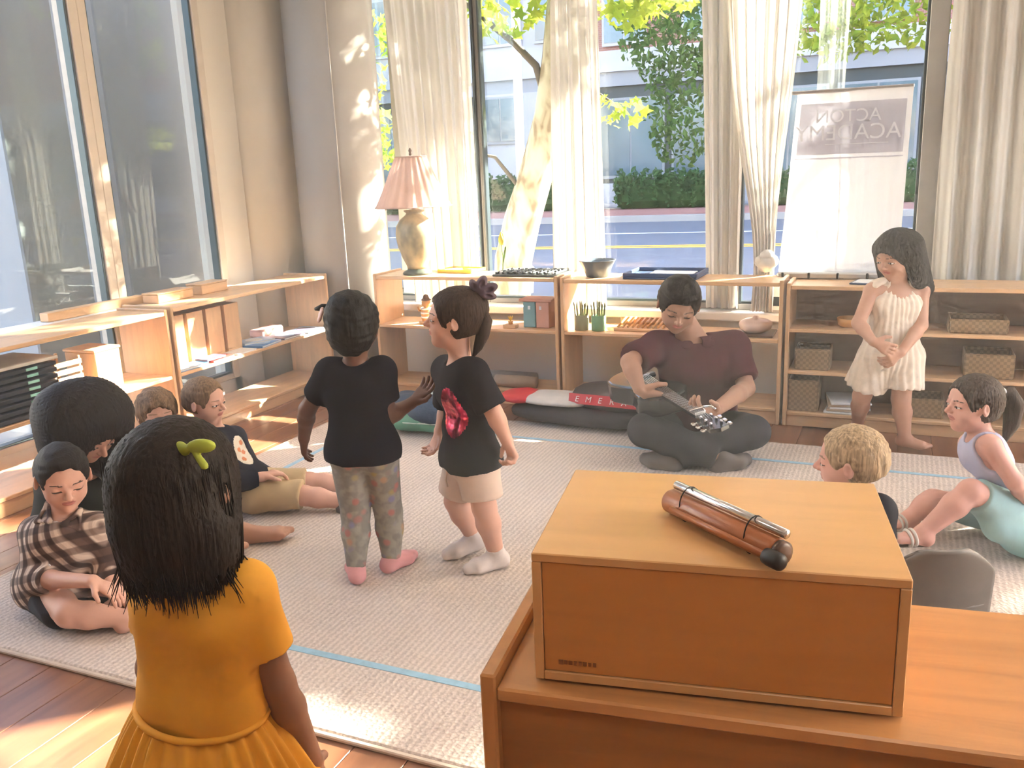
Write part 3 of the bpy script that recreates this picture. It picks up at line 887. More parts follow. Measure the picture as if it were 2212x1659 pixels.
# ---------------------------------------------------------------- things on top of the back shelves
M['yellow'] = plain('yellow painted wood', (0.80, 0.52, 0.05), 0.4)
yt = thing('puzzle_tray', 'yellow puzzle tray lying beside the table lamp', 'tray', (-2.43, 4.78, 0.7405), R(-6))
MB().box((0, 0, 0.004), (0.24, 0.17, 0.008), None, 0.002).build('board', 'yellow', yt)
for a, b in (((0, 0.08), (0.24, 0.012)), ((0, -0.08), (0.24, 0.012)), ((0.114, 0), (0.012, 0.148)), ((-0.114, 0), (0.012, 0.148))):
    MB().box((a[0], a[1], 0.014), (b[0], b[1], 0.012), None, 0.002).build('rim', 'yellow', yt)
MB().box((-0.06, 0.0, 0.012), (0.07, 0.10, 0.008), None, 0.002).build('piece', 'white', yt)
MB().box((0.05, 0.02, 0.012), (0.06, 0.07, 0.008), None, 0.002).build('piece', 'yellow', yt)
rk = thing('slotted_rack', 'dark metal rack with rows of pegs near the tree trunk', 'rack', (-1.93, 4.69, 0.7405), 0)
M['rack_metal'] = plain('dark grey metal', (0.09, 0.10, 0.10), 0.4, metal=0.4)
MB().box((0, 0, 0.006), (0.40, 0.24, 0.012), None, 0.003).build('base', 'rack_metal', rk)
for j in range(9):
    xx = -0.18 + j * 0.045
    MB().box((xx, 0, 0.019), (0.012, 0.22, 0.012), None, 0.002).build('slat', 'rack_metal', rk)
for i in range(4):
    for j in range(8):
        MB().lathe([(0.009, 0.012), (0.011, 0.022), (0.008, 0.027)], 8, (-0.157 + j * 0.045, -0.085 + i * 0.055, 0)).build('peg', 'white' if (i * 8 + j * 5) % 7 == 0 else 'rack_metal', rk)
M['bowl'] = plain('blue grey glazed bowl', (0.10, 0.13, 0.16), 0.3, var=0.2)
bo = MB().lathe([(0.055, 0), (0.062, 0.004), (0.085, 0.06), (0.100, 0.088), (0.104, 0.092), (0.098, 0.093), (0.080, 0.062), (0.056, 0.014), (0.01, 0.010)], 32, ripple=0.012, rn=9).build('bowl', 'bowl', None, True, (-1.53, 4.67, 0.7355))
tag(bo, 'blue grey fluted bowl standing on the shelf before the middle curtain', 'bowl')
bt_ = thing('blue_tray', 'navy rimmed tray with pale inset on the shelf behind the guitar player', 'tray', (-1.155, 4.715, 0.7355), R(-1))
M['navy'] = plain('navy painted tray', (0.05, 0.08, 0.16), 0.35)
MB().box((0, 0, 0.006), (0.40, 0.29, 0.012), None, 0.003).build('base', 'navy', bt_)
for a, b in (((0, 0.139), (0.40, 0.014)), ((0, -0.139), (0.40, 0.014)), ((0.193, 0), (0.014, 0.264)), ((-0.193, 0), (0.014, 0.264))):
    MB().box((a[0], a[1], 0.022), (b[0], b[1], 0.020), None, 0.003).build('rim', 'navy', bt_)
MB().box((0.03, 0.0, 0.015), (0.24, 0.22, 0.006), None, 0.002).build('inset', 'white', bt_)
sl = thing('picture_card', 'small navy framed card lying on the shelf beside the person in cream romper', 'card', (-0.145, 4.66, 0.7225), R(-12))
MB().box((0, 0, 0.004), (0.11, 0.16, 0.008), None, 0.002).build('frame', 'navy', sl)
MB().box((0, 0, 0.0085), (0.085, 0.135, 0.002)).build('card', 'white', sl)
# tulip
M['stem'] = plain('green stem', (0.12, 0.22, 0.05), 0.5)
M['tulip'] = plain('yellow green tulip', (0.55, 0.50, 0.06), 0.5, var=0.25)
tu = thing('tulip', 'single yellow tulip in a small glass against the window', 'flower', (-2.16, 4.79, 0.7405))
MB().lathe([(0.018, 0), (0.020, 0.002), (0.014, 0.03), (0.012, 0.07), (0.015, 0.08), (0.011, 0.08), (0.009, 0.03)], 16).build('vase', 'glass', tu, True)
MB().tube([(0, 0, 0.006), (0.004, 0, 0.08), (0.0, 0.0, 0.165)], 0.003, 8).build('stem', 'stem', tu, True)
for k in range(3):
    a = k * 2.09 + 0.4
    MB().grid(lambda u, t, a=a: Vector((math.cos(a + (u - 0.5) * 2.2) * (0.004 + 0.016 * math.sin(math.pi * (0.12 + 0.80 * t))), math.sin(a + (u - 0.5) * 2.2) * (0.004 + 0.016 * math.sin(math.pi * (0.12 + 0.80 * t))), 0.160 + 0.075 * t * (1 - 0.25 * (2 * u - 1) ** 2))), 8, 8).build('petal', 'tulip', tu, True)
MB().grid(lambda u, t: Vector((0.004 + 0.02 * t + 0.008 * (u - 0.5), 0.010 * (u - 0.5) * math.sin(math.pi * t), 0.05 + 0.10 * t)), 4, 8).build('leaf', 'stem', tu, True)

# ---------------------------------------------------------------- banner
bn = thing('banner', 'white pull-up banner with mirrored lettering standing behind the dark shelf', 'banner', (-0.28, 4.80, 0.7225))
def bfn(u, t):
    return Vector((-0.288 + 0.576 * u + 0.018 * (t - 0.5) * 2 * 0.5 + (0.046 * t * (1 - u)) , 0.012 * math.sin(2.4 * t + 0.6) + 0.008 * math.sin(3.1 * u + 2 * t), 0.035 + 0.885 * t))
MB().grid(bfn, 24, 40).build('sheet', 'banner', bn, True)
M['banner_band'] = cloth_mat('lilac grey banner print', (0.60, 0.585, 0.65), 0.35, 0.01)
M['banner_text'] = cloth_mat('pale banner lettering', (0.88, 0.88, 0.92), 0.45, 0.01)
def band(x0, x1, z0, z1, mat='banner_band', name='printed_band', dy=-0.004):
    def f(u, t):
        uu = (x0 + (x1 - x0) * u + 0.288) / 0.576
        tt = (z0 + (z1 - z0) * t - 0.035) / 0.885
        return bfn(uu, tt) + Vector((0, dy, 0))
    return MB().grid(f, 12, 10).build(name, mat, bn, True)
band(-0.262, 0.262, 0.622, 0.868)
band(-0.27, 0.265, 0.600, 0.606, name='printed_rule')
mir = Matrix(((-1, 0, 0, 0), (0, 0, -1, 0), (0, 1, 0, 0), (0, 0, 0, 1)))
def btext(body, size, x, z, y):
    return text_mesh('lettering', body, size, 'banner_text', bn, Matrix.Translation((x, y, z)) @ mir, 0.0004)
btext('ACTON', 0.085, 0.01, 0.775, -0.016)
btext('ACADEMY', 0.105, 0.01, 0.690, -0.016)
band(-0.12, 0.19, 0.668, 0.671, 'banner_text', 'printed_rule', -0.010)
btext('nium', 0.05, 0.12, 0.060, -0.004)
MB().box((0, 0, 0.018), (0.60, 0.07, 0.034), None, 0.008).build('base', 'silver', bn)
MB().tube([(0, 0.03, 0.03), (0, 0.03, 0.93)], 0.003, 8).build('pole', 'silver', bn)
MB().box((0.02, 0.004, 0.925), (0.56, 0.014, 0.018), None, 0.004).build('top_rail', 'silver', bn)
for xx in (-0.27, -0.14, 0.0, 0.14):
    MB().box((xx, -0.042, 0.02), (0.012, 0.016, 0.03), None, 0.003).build('clip', 'black', bn)

# ---------------------------------------------------------------- things inside the back shelves
ZM = 0.4455
M['amber_toy'] = wood('honey coloured toy wood', (0.62, 0.30, 0.10), 'z', rough=0.4)
M['teal'] = plain('faded teal paint', (0.20, 0.36, 0.36), 0.6)
M['pinkwood'] = plain('faded pink paint', (0.55, 0.30, 0.22), 0.6)
M['pencil'] = plain('olive pencils', (0.22, 0.24, 0.10), 0.5, var=0.25, scale=60)
M['greencup'] = plain('green cup', (0.16, 0.30, 0.16), 0.45)
M['olivecup'] = plain('olive cup', (0.26, 0.25, 0.14), 0.45)
M['pinkbowl'] = plain('pale pink ceramic', (0.68, 0.50, 0.42), 0.4)
fg = thing('carved_figure', 'small striped wooden figure on the shelf below the lamp', 'figurine', (-2.60, 4.62, ZM))
MB().lathe([(0.050, 0), (0.052, 0.008), (0.048, 0.012)], 20).build('base', 'amber_toy', fg, True)
MB().lathe([(0.030, 0.012), (0.036, 0.05), (0.034, 0.08), (0.026, 0.095)], 20).build('body', 'amber_toy', fg, True)
for z in (0.035, 0.06, 0.085):
    MB().lathe([(0.0355, z), (0.0375, z + 0.005), (0.0355, z + 0.010)], 20, cap=False).build('stripe', 'white', fg, True)
MB().lathe([(0.010, 0.095), (0.026, 0.108), (0.030, 0.125), (0.022, 0.145), (0.006, 0.152)], 18).build('head', 'amber_toy', fg, True)
MB().lathe([(0.024, 0.138), (0.034, 0.142), (0.022, 0.150), (0.014, 0.170), (0.004, 0.176)], 16).build('hat', 'dark_wood', fg, True)
for s in (-1, 1):
    MB().tube([(s * 0.03, 0, 0.085), (s * 0.048, -0.006, 0.075), (s * 0.052, -0.012, 0.10)], [0.008, 0.007, 0.006], 8).build('arm', 'amber_toy', fg, True)
pl_ = thing('potted_plant', 'tiny yellow plant on a wooden block on the shelf', 'plant', (-2.03, 4.58, ZM))
MB().box((0, 0, 0.010), (0.08, 0.05, 0.020), None, 0.003).build('block', 'maple_x', pl_)
MB().lathe([(0.012, 0.020), (0.016, 0.038), (0.013, 0.038)], 12).build('pot', 'amber_toy', pl_, True)
for k in range(6):
    a = k * 1.05
    MB().tube([(0, 0, 0.036), (0.008 * math.cos(a), 0.008 * math.sin(a), 0.055), (0.016 * math.cos(a), 0.016 * math.sin(a), 0.068)], [0.003, 0.004, 0.001], 6).build('leaf', 'yellow', pl_)
hs = thing('toy_house', 'faded teal and pink toy house with flat roof on the shelf', 'toy', (-1.88, 4.66, ZM))
MB().box((-0.042, 0, 0.075), (0.075, 0.11, 0.15), None, 0.003).build('teal_block', 'teal', hs)
MB().box((0.042, -0.005, 0.075), (0.080, 0.115, 0.15), None, 0.003).build('pink_block', 'pinkwood', hs)
MB().box((0, 0, 0.158), (0.20, 0.14, 0.014), None, 0.003).build('roof', 'pinkwood', hs)
for xx, yy in ((-0.042, -0.056), (0.03, -0.0635)):
    MB().box((xx, yy, 0.115), (0.014, 0.004, 0.020)).build('window', 'white', hs)
def pencil_cup(label, loc, cup, n, seed):
    rr = random.Random(seed)
    p = thing('pencil_cup', label, 'pencil cup', loc, group='pencil cups on the shelf')
    MB().lathe([(0.038, 0), (0.040, 0.002), (0.041, 0.085), (0.037, 0.085), (0.035, 0.008)], 20).build('cup', cup, p, True)
    for k in range(n):
        a = k * 2.399
        r_ = 0.030 * math.sqrt((k + 0.5) / n)
        q = Vector((r_ * math.cos(a), r_ * math.sin(a), 0.012))
        tip = q * 1.0 + Vector((0.45 * r_ * math.cos(a), 0.45 * r_ * math.sin(a), 0.115 + rr.uniform(0, 0.03)))
        tip2 = tip + (tip - q).normalized() * 0.013
        MB().tube([q, tip, tip2], [0.0036, 0.0036, 0.0005], 6).build('pencil', 'pencil', p)
pencil_cup('olive pencil cup full of pencils left of the green one', (-1.605, 4.60, ZM), 'olivecup', 14, 1)
pencil_cup('green pencil cup full of pencils beside the slatted rack', (-1.505, 4.60, ZM), 'greencup', 14, 2)
wr = thing('bead_rack', 'wooden rack of short sloping sticks on the shelf left of the guitar player', 'rack', (-1.27, 4.68, ZM))
MB().box((0, 0, 0.008), (0.30, 0.16, 0.016), None, 0.003).build('base', 'maple_x', wr)
MB().box((0, 0.07, 0.036), (0.30, 0.014, 0.04), None, 0.003).build('back_rail', 'maple_x', wr)
for k in range(10):
    MB().tube([(-0.13 + k * 0.028, -0.06, 0.021), (-0.115 + k * 0.028, 0.062, 0.055)], 0.006, 8).build('stick', 'amber_toy', wr, True)
pb = thing('serving_bowl', 'pale pink lidded bowl on a dark tray right of the guitar player', 'bowl', (-0.665, 4.66, ZM))
MB().box((0, 0, 0.006), (0.20, 0.20, 0.012), None, 0.004).build('tray', 'dark_wood', pb)
MB().lathe([(0.05, 0.012), (0.078, 0.03), (0.086, 0.055), (0.082, 0.066), (0.06, 0.078), (0.02, 0.084), (0.012, 0.096), (0.004, 0.098)], 28).build('bowl', 'pinkbowl', pb, True)
pf = thing('framed_picture', 'small grey picture frame leaning at the window sill', 'picture', (-0.60, 4.925, 0.5155), 0, rot=(R(-8), 0, R(-6)))
MB().box((0, 0, 0.085), (0.012 + 0.11, 0.010, 0.17), None, 0.002).build('frame', 'frame_grey', pf)
MB().box((0, -0.0058, 0.085), (0.095, 0.002, 0.14)).build('print', 'white', pf)
MB().box((0.0, -0.0072, 0.062), (0.06, 0.001, 0.05)).build('picture', 'frame_dark', pf)
# rolled mats low in the lamp shelf
M['mat_a'] = plain('tan rolled mat', (0.36, 0.26, 0.18), 0.9, bump=0.3, scale=40)
M['mat_b'] = plain('grey rolled mat', (0.28, 0.25, 0.22), 0.9, bump=0.3, scale=40)
for k, (xx, yy, L, m_) in enumerate(((-2.35, 4.60, 0.24, 'mat_b'), (-2.02, 4.60, 0.26, 'mat_a'), (-2.18, 4.70, 0.5, 'mat_b'))):
    o = MB().lathe([(0.008, -L / 2), (0.034, -L / 2 + 0.001), (0.036, 0), (0.034, L / 2 - 0.001), (0.008, L / 2)], 18, rot=rx).build('rolled_mat', m_, None, True, (xx, yy, 0.085 + 0.0365))
    tag(o, ('short grey mat rolled up low in the shelf under the lamp', 'short tan mat rolled up low in the shelf under the lamp', 'long grey mat rolled up behind two short rolls')[k], 'mat', 'rolled mats')
# dark shelf contents
bm2 = NT('woven basket')
v = bm2.coords((1, 1, 1))
ck = bm2.n('ShaderNodeTexChecker', i_Scale=70.0)
ck.inputs['Color1'].default_value = (0.30, 0.19, 0.10, 1)
ck.inputs['Color2'].default_value = (0.19, 0.12, 0.06, 1)
bm2.l(v, ck.inputs['Vector'])
bm2.l(ck.outputs['Color'], bm2.b.inputs['Base Color'])
bm2.b.inputs['Roughness'].default_value = 0.8
M['basket'] = bm2.m
def basket(label, loc, d):
    b = thing('basket', label, 'basket', loc, group='baskets in the dark shelf')
    w, dp, h = d
    MB().box((0, 0, 0.005), (w - 0.01, dp - 0.01, 0.01)).build('bottom', 'basket', b)
    for c, s in (((0, dp / 2, h / 2), (w, 0.012, h)), ((0, -dp / 2, h / 2), (w, 0.012, h)), ((w / 2, 0, h / 2), (0.012, dp - 0.012, h)), ((-w / 2, 0, h / 2), (0.012, dp - 0.012, h))):
        MB().box(c, s, None, 0.003).build('woven_side', 'basket', b)
    MB().tube([(-w / 2, -dp / 2, h), (w / 2, -dp / 2, h), (w / 2, dp / 2, h), (-w / 2, dp / 2, h)], 0.008, 6, closed=True).build('rim', 'basket', b)
basket('tall woven basket low at the left end of the dark shelf', (-0.405, 4.64, 0.0755), (0.14, 0.17, 0.155))
basket('small woven basket low behind the person in cream romper', (0.16, 4.66, 0.0755), (0.16, 0.16, 0.09))
basket('low woven basket on the middle level of the dark shelf', (-0.37, 4.65, 0.2905), (0.16, 0.17, 0.10))
basket('woven tray basket on the upper level right of the person in cream romper', (0.36, 4.65, 0.5055), (0.24, 0.18, 0.06))
basket('square woven basket on the middle level right of the person in cream romper', (0.42, 4.66, 0.2905), (0.20, 0.18, 0.11))
M['paper_a'] = plain('buff card', (0.50, 0.36, 0.24), 0.8)
for k in range(5):
    o = bx('workbook', 'paper_a' if k % 2 else 'white', (0, 0, 0.006), (0.19, 0.22, 0.011), None, 0.002)
    o.location = (-0.20 + 0.008 * (k % 3), 4.645, 0.0757 + k * 0.0125)
    o.rotation_euler.z = R(-5 + 4 * k)
    tag(o, ('lowest white workbook in the stack low in the dark shelf', 'lowest buff workbook in the stack low in the dark shelf', 'middle white workbook in the stack low in the dark shelf', 'upper buff workbook in the stack low in the dark shelf', 'topmost white workbook on the stack low in the dark shelf')[k], 'book', 'workbooks stacked in the dark shelf')
o = MB().lathe([(0.045, 0), (0.06, 0.01), (0.066, 0.045), (0.060, 0.045), (0.05, 0.012)], 22).build('bowl', 'amber_toy', None, True, (-0.20, 4.64, 0.5057))
tag(o, 'small wooden bowl on the upper level of the dark shelf beside the cream romper', 'bowl')

# ---------------------------------------------------------------- left shelves
def lx(y, dx=0.0, z=0.0):          # a spot along the left shelves, dx = distance behind their front
    return (-3.37 - dx, y, z)
M['tray_black'] = plain('black lacquered tray', (0.022, 0.022, 0.025), 0.3)
M['mint'] = plain('mint label', (0.30, 0.62, 0.50), 0.4)
M['cab_top'] = plain('pale cabinet top', (0.52, 0.46, 0.38), 0.6)
cb = thing('tray_cabinet', 'stack of black trays with mint labels under a pale board on the nearest left shelf', 'cabinet', lx(2.42, 0.155, 0.3755), 0)
for k in range(8):
    t_ = MB().box((0.0, 0, 0.012 + k * 0.0285), (0.28, 0.50, 0.0195), None, 0.003).build('tray', 'tray_black', cb)
    MB().box((0.1412, 0.125, 0.012 + k * 0.0285), (0.004, 0.055, 0.012), None, 0.001).build('label', 'mint', t_)
    MB().box((0.0, 0.2525, 0.012 + k * 0.0285), (0.02, 0.010, 0.008), None, 0.001).build('knob', 'maple_z', t_)
MB().box((0, 0, 0.236), (0.29, 0.52, 0.014), None, 0.003).build('top_board', 'cab_top', cb)
for yy in (-0.255, 0.255):
    MB().box((-0.12, yy * 0.99, 0.115), (0.03, 0.006, 0.225)).build('runner', 'tray_black', cb)
wbx = thing('wooden_box', 'upright wooden box on the nearest left shelf beside the black trays', 'box', lx(3.02, 0.20, 0.3755))
MB().box((0, 0, 0.095), (0.20, 0.15, 0.19), None, 0.004).build('body', 'maple_z', wbx)
MB().box((0, 0, 0.197), (0.21, 0.16, 0.013), None, 0.003).build('lid', 'maple_x', wbx)
cr = thing('slatted_crate', 'small slatted wooden crate behind the black trays', 'crate', lx(2.83, 0.23, 0.3755))
for k in range(5):
    for xx in (-0.085, 0.085):
        MB().box((xx, 0, 0.02 + k * 0.036), (0.010, 0.15, 0.024), None, 0.002).build('slat', 'maple_y', cr)
for xx in (-0.075, 0.075):
    for yy in (-0.07, 0.07):
        MB().box((xx, yy, 0.095), (0.012, 0.012, 0.19), None, 0.002).build('corner_post', 'maple_z', cr)
MB().box((0, 0, 0.006), (0.15, 0.15, 0.012)).build('bottom', 'maple_y', cr)
# four upright wooden file boxes in the book shelf
for k in range(4):
    fb = thing('file_box', ('upright wooden file box at the near end of the left book shelf', 'second upright wooden file box in the left book shelf', 'third upright wooden file box in the left book shelf', 'upright wooden file box nearest the open middle of the left book shelf')[k], 'box', lx(3.50 + k * 0.145, 0.222, 0.3755), group='file boxes in the left shelf')
    MB().box((0, 0, 0.008), (0.20, 0.12, 0.016), None, 0.002).build('bottom', 'maple_x', fb)
    MB().box((0.096, 0, 0.145), (0.008, 0.12, 0.26), None, 0.002).build('front', 'maple_z', fb)
    MB().box((-0.096, 0, 0.145), (0.008, 0.12, 0.26), None, 0.002).build('rear', 'maple_z', fb)
    for yy in (-0.056, 0.056):
        MB().box((0, yy, 0.145), (0.184, 0.008, 0.26), None, 0.002).build('side', 'maple_z', fb)
# picture books lying on the middle board
M['bk_blue'] = plain('bright blue cover', (0.06, 0.22, 0.55), 0.3)
M['bk_sky'] = plain('pale blue cover', (0.40, 0.52, 0.70), 0.3)
M['bk_red'] = plain('red cover', (0.55, 0.07, 0.06), 0.3)
M['bk_dark'] = plain('dark violet cover', (0.12, 0.10, 0.16), 0.35)
M['bk_white'] = plain('white cover', (0.75, 0.74, 0.74), 0.35)
M['bk_pink'] = plain('dusty pink cover', (0.60, 0.34, 0.30), 0.4)
M['pages'] = plain('book pages', (0.72, 0.68, 0.60), 0.8)
def book(label, loc, rz, size, cover, deco=None, group='picture books on the left shelf'):
    w, d, h = size
    b = thing('book', label, 'book', loc, rz, group)
    MB().box((0, 0, h / 2), (w - 0.006, d - 0.006, h - 0.004)).build('pages', 'pages', b)
    MB().box((0, 0, 0.001), (w, d, 0.002)).build('back_cover', cover, b)
    c = MB().box((0, 0, h - 0.001), (w, d, 0.002)).build('front_cover', cover, b)
    MB().box((-w / 2 + 0.001, 0, h / 2), (0.002, d, h - 0.0042)).build('spine', cover, b)
    if deco:
        MB().lathe([(0.36 * min(w, d), 0), (0.36 * min(w, d), 0.0012)], 24, (0.0, 0, h)).build('cover_picture', deco, c)
z0 = 0.3757
book('blue picture book with white oval at the near end of the left shelf', lx(3.49, 0.065, z0), R(86), (0.20, 0.105, 0.014), 'bk_blue', 'bk_white')
book('red picture book next to the blue oval one', lx(3.71, 0.062, z0), R(93), (0.18, 0.10, 0.010), 'bk_red', 'bk_white')
book('dark picture book lying behind the red one', lx(3.66, 0.060, z0 + 0.0145), R(88), (0.14, 0.09, 0.010), 'bk_dark')
book('bright blue book with white cover picture in the middle of the left shelf', lx(4.12, 0.09, z0), R(98), (0.22, 0.15, 0.012), 'bk_blue', 'bk_sky')
book('pale blue book lying across the bright blue one', lx(4.13, 0.15, z0 + 0.0125), R(72), (0.21, 0.14, 0.010), 'bk_sky', 'bk_white')
book('white picture book left of the bright blue one', lx(3.90, 0.065, z0), R(91), (0.16, 0.11, 0.008), 'bk_white')
book('dark violet book towards the far end of the left shelf', lx(4.36, 0.10, z0), R(88), (0.20, 0.16, 0.012), 'bk_dark', 'bk_sky')
book('pale violet book at the far end of the left shelf', lx(4.575, 0.10, z0), R(92), (0.19, 0.17, 0.010), 'bk_sky', 'bk_dark')
pk = bx('pencil_case', 'bk_pink', (0, 0, 0.025), (0.10, 0.22, 0.05), None, 0.010)
pk.location = lx(4.38, 0.255, z0)
tag(pk, 'dusty pink pencil case behind the dark violet book', 'pencil case')
# wooden blocks along the window behind the left shelves
for k, (yy, L, hh) in enumerate(((3.62, 0.26, 0.045), (3.92, 0.22, 0.052))):
    wb_ = thing('wooden_block_box', ('long wooden box on top of the left book shelf nearest the black trays', 'shorter wooden box on top of the left book shelf beside the grey pier')[k], 'box', lx(yy, 0.265, 0.7155), R(2 * k))
    MB().box((0, 0, hh / 2), (0.11, L, hh), None, 0.003).build('body', 'maple_y', wb_)
    MB().box((0, 0, hh + 0.004), (0.115, L + 0.005, 0.007), None, 0.002).build('lid', 'maple_y', wb_)
ledge = MB().span((XL + 0.025, 2.0, 0.66), (-3.715, 4.33, 0.70), 0.004).build('trim_2', 'sill')
struct(ledge)
wr2 = thing('wooden_rail', 'wooden rail lying on the window ledge behind the nearest left shelf', 'rail', (-3.80, 3.28, 0.7005))
MB().box((0, 0, 0.022), (0.06, 0.62, 0.044), None, 0.003).build('board', 'maple_y', wr2)

# ---------------------------------------------------------------- things on the floor
M['bag_green'] = plain('sea green nylon', (0.12, 0.30, 0.20), 0.6, bump=0.3, scale=10)
M['bag_navy'] = plain('navy nylon', (0.035, 0.06, 0.10), 0.6, bump=0.4, scale=10)
M['cord_pale'] = plain('pale cord', (0.55, 0.62, 0.55), 0.7)
M['bag_black'] = plain('black gig bag nylon', (0.030, 0.022, 0.022), 0.7, bump=0.3, scale=12)
M['bag_red'] = plain('red gig bag band', (0.55, 0.035, 0.045), 0.5)
M['bag_grey'] = plain('grey plush lining', (0.55, 0.52, 0.49), 0.95, bump=0.3, scale=20)
def blob(outline_r, h, n=40, m=14, wob=0.0, seed=0, ph=2.4):
    """soft cushion-like solid: outline_r(angle) gives the radius"""
    rr = random.Random(seed)
    off = [rr.uniform(0, 6.28) for _ in range(6)]
    mb = MB()
    rings = []
    vs = [Vector((0, 0, 0))]
    for j in range(1, m + 1):
        t = j / m
        prof = math.sin(t * math.pi / 2)
        if t <= 0.5:
            pass
        rings.append(t)
    V, Fc = [], []
    for j in range(m + 1):
        a = math.pi * j / m
        rr_ = math.sin(a) ** (2 / ph)
        zz = h * 0.5 * (1 - math.copysign(abs(math.cos(a)) ** (2 / ph), math.cos(a)))
        for k in range(n):
            b = 2 * math.pi * k / n
            R_ = outline_r(b) * rr_
            w = 1 + wob * (math.sin(3 * b + off[0]) * math.sin(2 * a + off[1]) + 0.6 * math.sin(7 * b + off[2] + 3 * a))
            V.append(Vector((R_ * math.cos(b) * w, R_ * math.sin(b) * w, zz * (1 + wob * 1.2 * math.sin(4 * b + off[3]) * math.sin(a)))))
    for j in range(m):
        for k in range(n):
            k2 = (k + 1) % n
            Fc.append((j * n + k, j * n + k2, (j + 1) * n + k2, (j + 1) * n + k))
    return mb.add(V, Fc)
def rect_r(w, d, p=4):
    return lambda b: 1.0 / ((abs(math.cos(b)) / w) ** p + (abs(math.sin(b)) / d) ** p) ** (1 / p)
gb = thing('backpack', 'sea green and navy backpack lying on the rug edge behind the person in sequin tee', 'backpack', (-2.22, 3.93, 0.0158), R(12))
blob(rect_r(0.23, 0.17), 0.13, wob=0.05, seed=3).build('body', 'bag_green', gb, True)
blob(rect_r(0.16, 0.12), 0.13, wob=0.09, seed=5).build('pocket', 'bag_navy', gb, True, (0.08, -0.07, 0.045))
blob(rect_r(0.12, 0.10), 0.07, wob=0.10, seed=8).build('flap', 'bag_navy', gb, True, (-0.10, 0.05, 0.11))
MB().tube([(-0.22, -0.12, 0.12), (-0.14, -0.17, 0.14), (-0.05, -0.15, 0.17), (0.0, -0.08, 0.20), (0.09, -0.03, 0.215), (0.17, -0.05, 0.19)], 0.006, 8).build('cord', 'cord_pale', gb, True)
MB().tube([(0.10, -0.20, 0.16), (0.17, -0.205, 0.11), (0.23, -0.19, 0.05), (0.20, -0.24, 0.008)], 0.008, 8).build('strap', 'cord_pale', gb, True)
MB().tube([(-0.23, -0.05, 0.075), (-0.10, -0.17, 0.075), (0.10, -0.175, 0.07)], 0.004, 6).build('zip', 'cord_pale', gb, True)

gg = thing('gig_bag', 'black guitar gig bag with red lettered band lying open beside the guitar player', 'bag', (-1.50, 4.28, 0.0157), R(-4))
blob(rect_r(0.40, 0.17), 0.11, wob=0.02, seed=2).build('lower_half', 'bag_black', gg, True, (0.02, -0.03, 0.002))
blob(rect_r(0.21, 0.13, 2.6), 0.05, wob=0.03, seed=4).build('lining', 'bag_grey', gg, True, (-0.12, -0.05, 0.10))
blob(rect_r(0.11, 0.12, 2.4), 0.054, wob=0.03, seed=6).build('red_end', 'bag_red', gg, True, (-0.33, -0.06, 0.098))
lid = blob(rect_r(0.26, 0.12, 2.8), 0.10, wob=0.03, seed=9).build('lid', 'bag_black', gg, True, (0.22, 0.0, 0.105), (R(18), 0, R(4)))
def strip(u, t):
    x = -0.245 + 0.47 * u
    zz = 0.058 + 0.012 * math.sin(3.3 * u + 0.4)
    return Vector((x, -0.1285 + 0.018 * (2 * u - 1) ** 2 + 0.030 * t, zz + 0.044 * t))
MB().grid(strip, 20, 5).build('red_band', 'bag_red', lid, True)
rt = Euler((R(58), 0, 0)).to_matrix().to_4x4()
for i, ch_ in enumerate('EMERALD'):
    u = 0.10 + 0.135 * i
    p = strip(u, 0.22) + Vector((0, -0.004, 0.0035))
    text_mesh('letter', ch_, 0.042, 'white', lid, Matrix.Translation(p) @ rt, 0.0006, shear=0.2)

# white activity box and papers just behind the foreground shelf, on the rug
wbk = thing('open_book', 'open white book lying on the rug in front of the guitar player', 'book', (-0.86, 3.06, 0.0158), R(20))
for s in (-1, 1):
    MB().grid(lambda u, t, s=s: Vector((s * 0.19 * u, -0.13 + 0.26 * t, 0.012 + 0.010 * math.sin(math.pi * min(1, u * 1.1)))), 10, 2).build('page', 'white', wbk, True)
    MB().box((s * 0.097, 0, 0.003), (0.19, 0.265, 0.006)).build('cover', 'bk_dark', wbk)
MB().box((0.09, 0.08, 0.0255), (0.05, 0.04, 0.003)).build('picture', 'bk_dark', wbk)

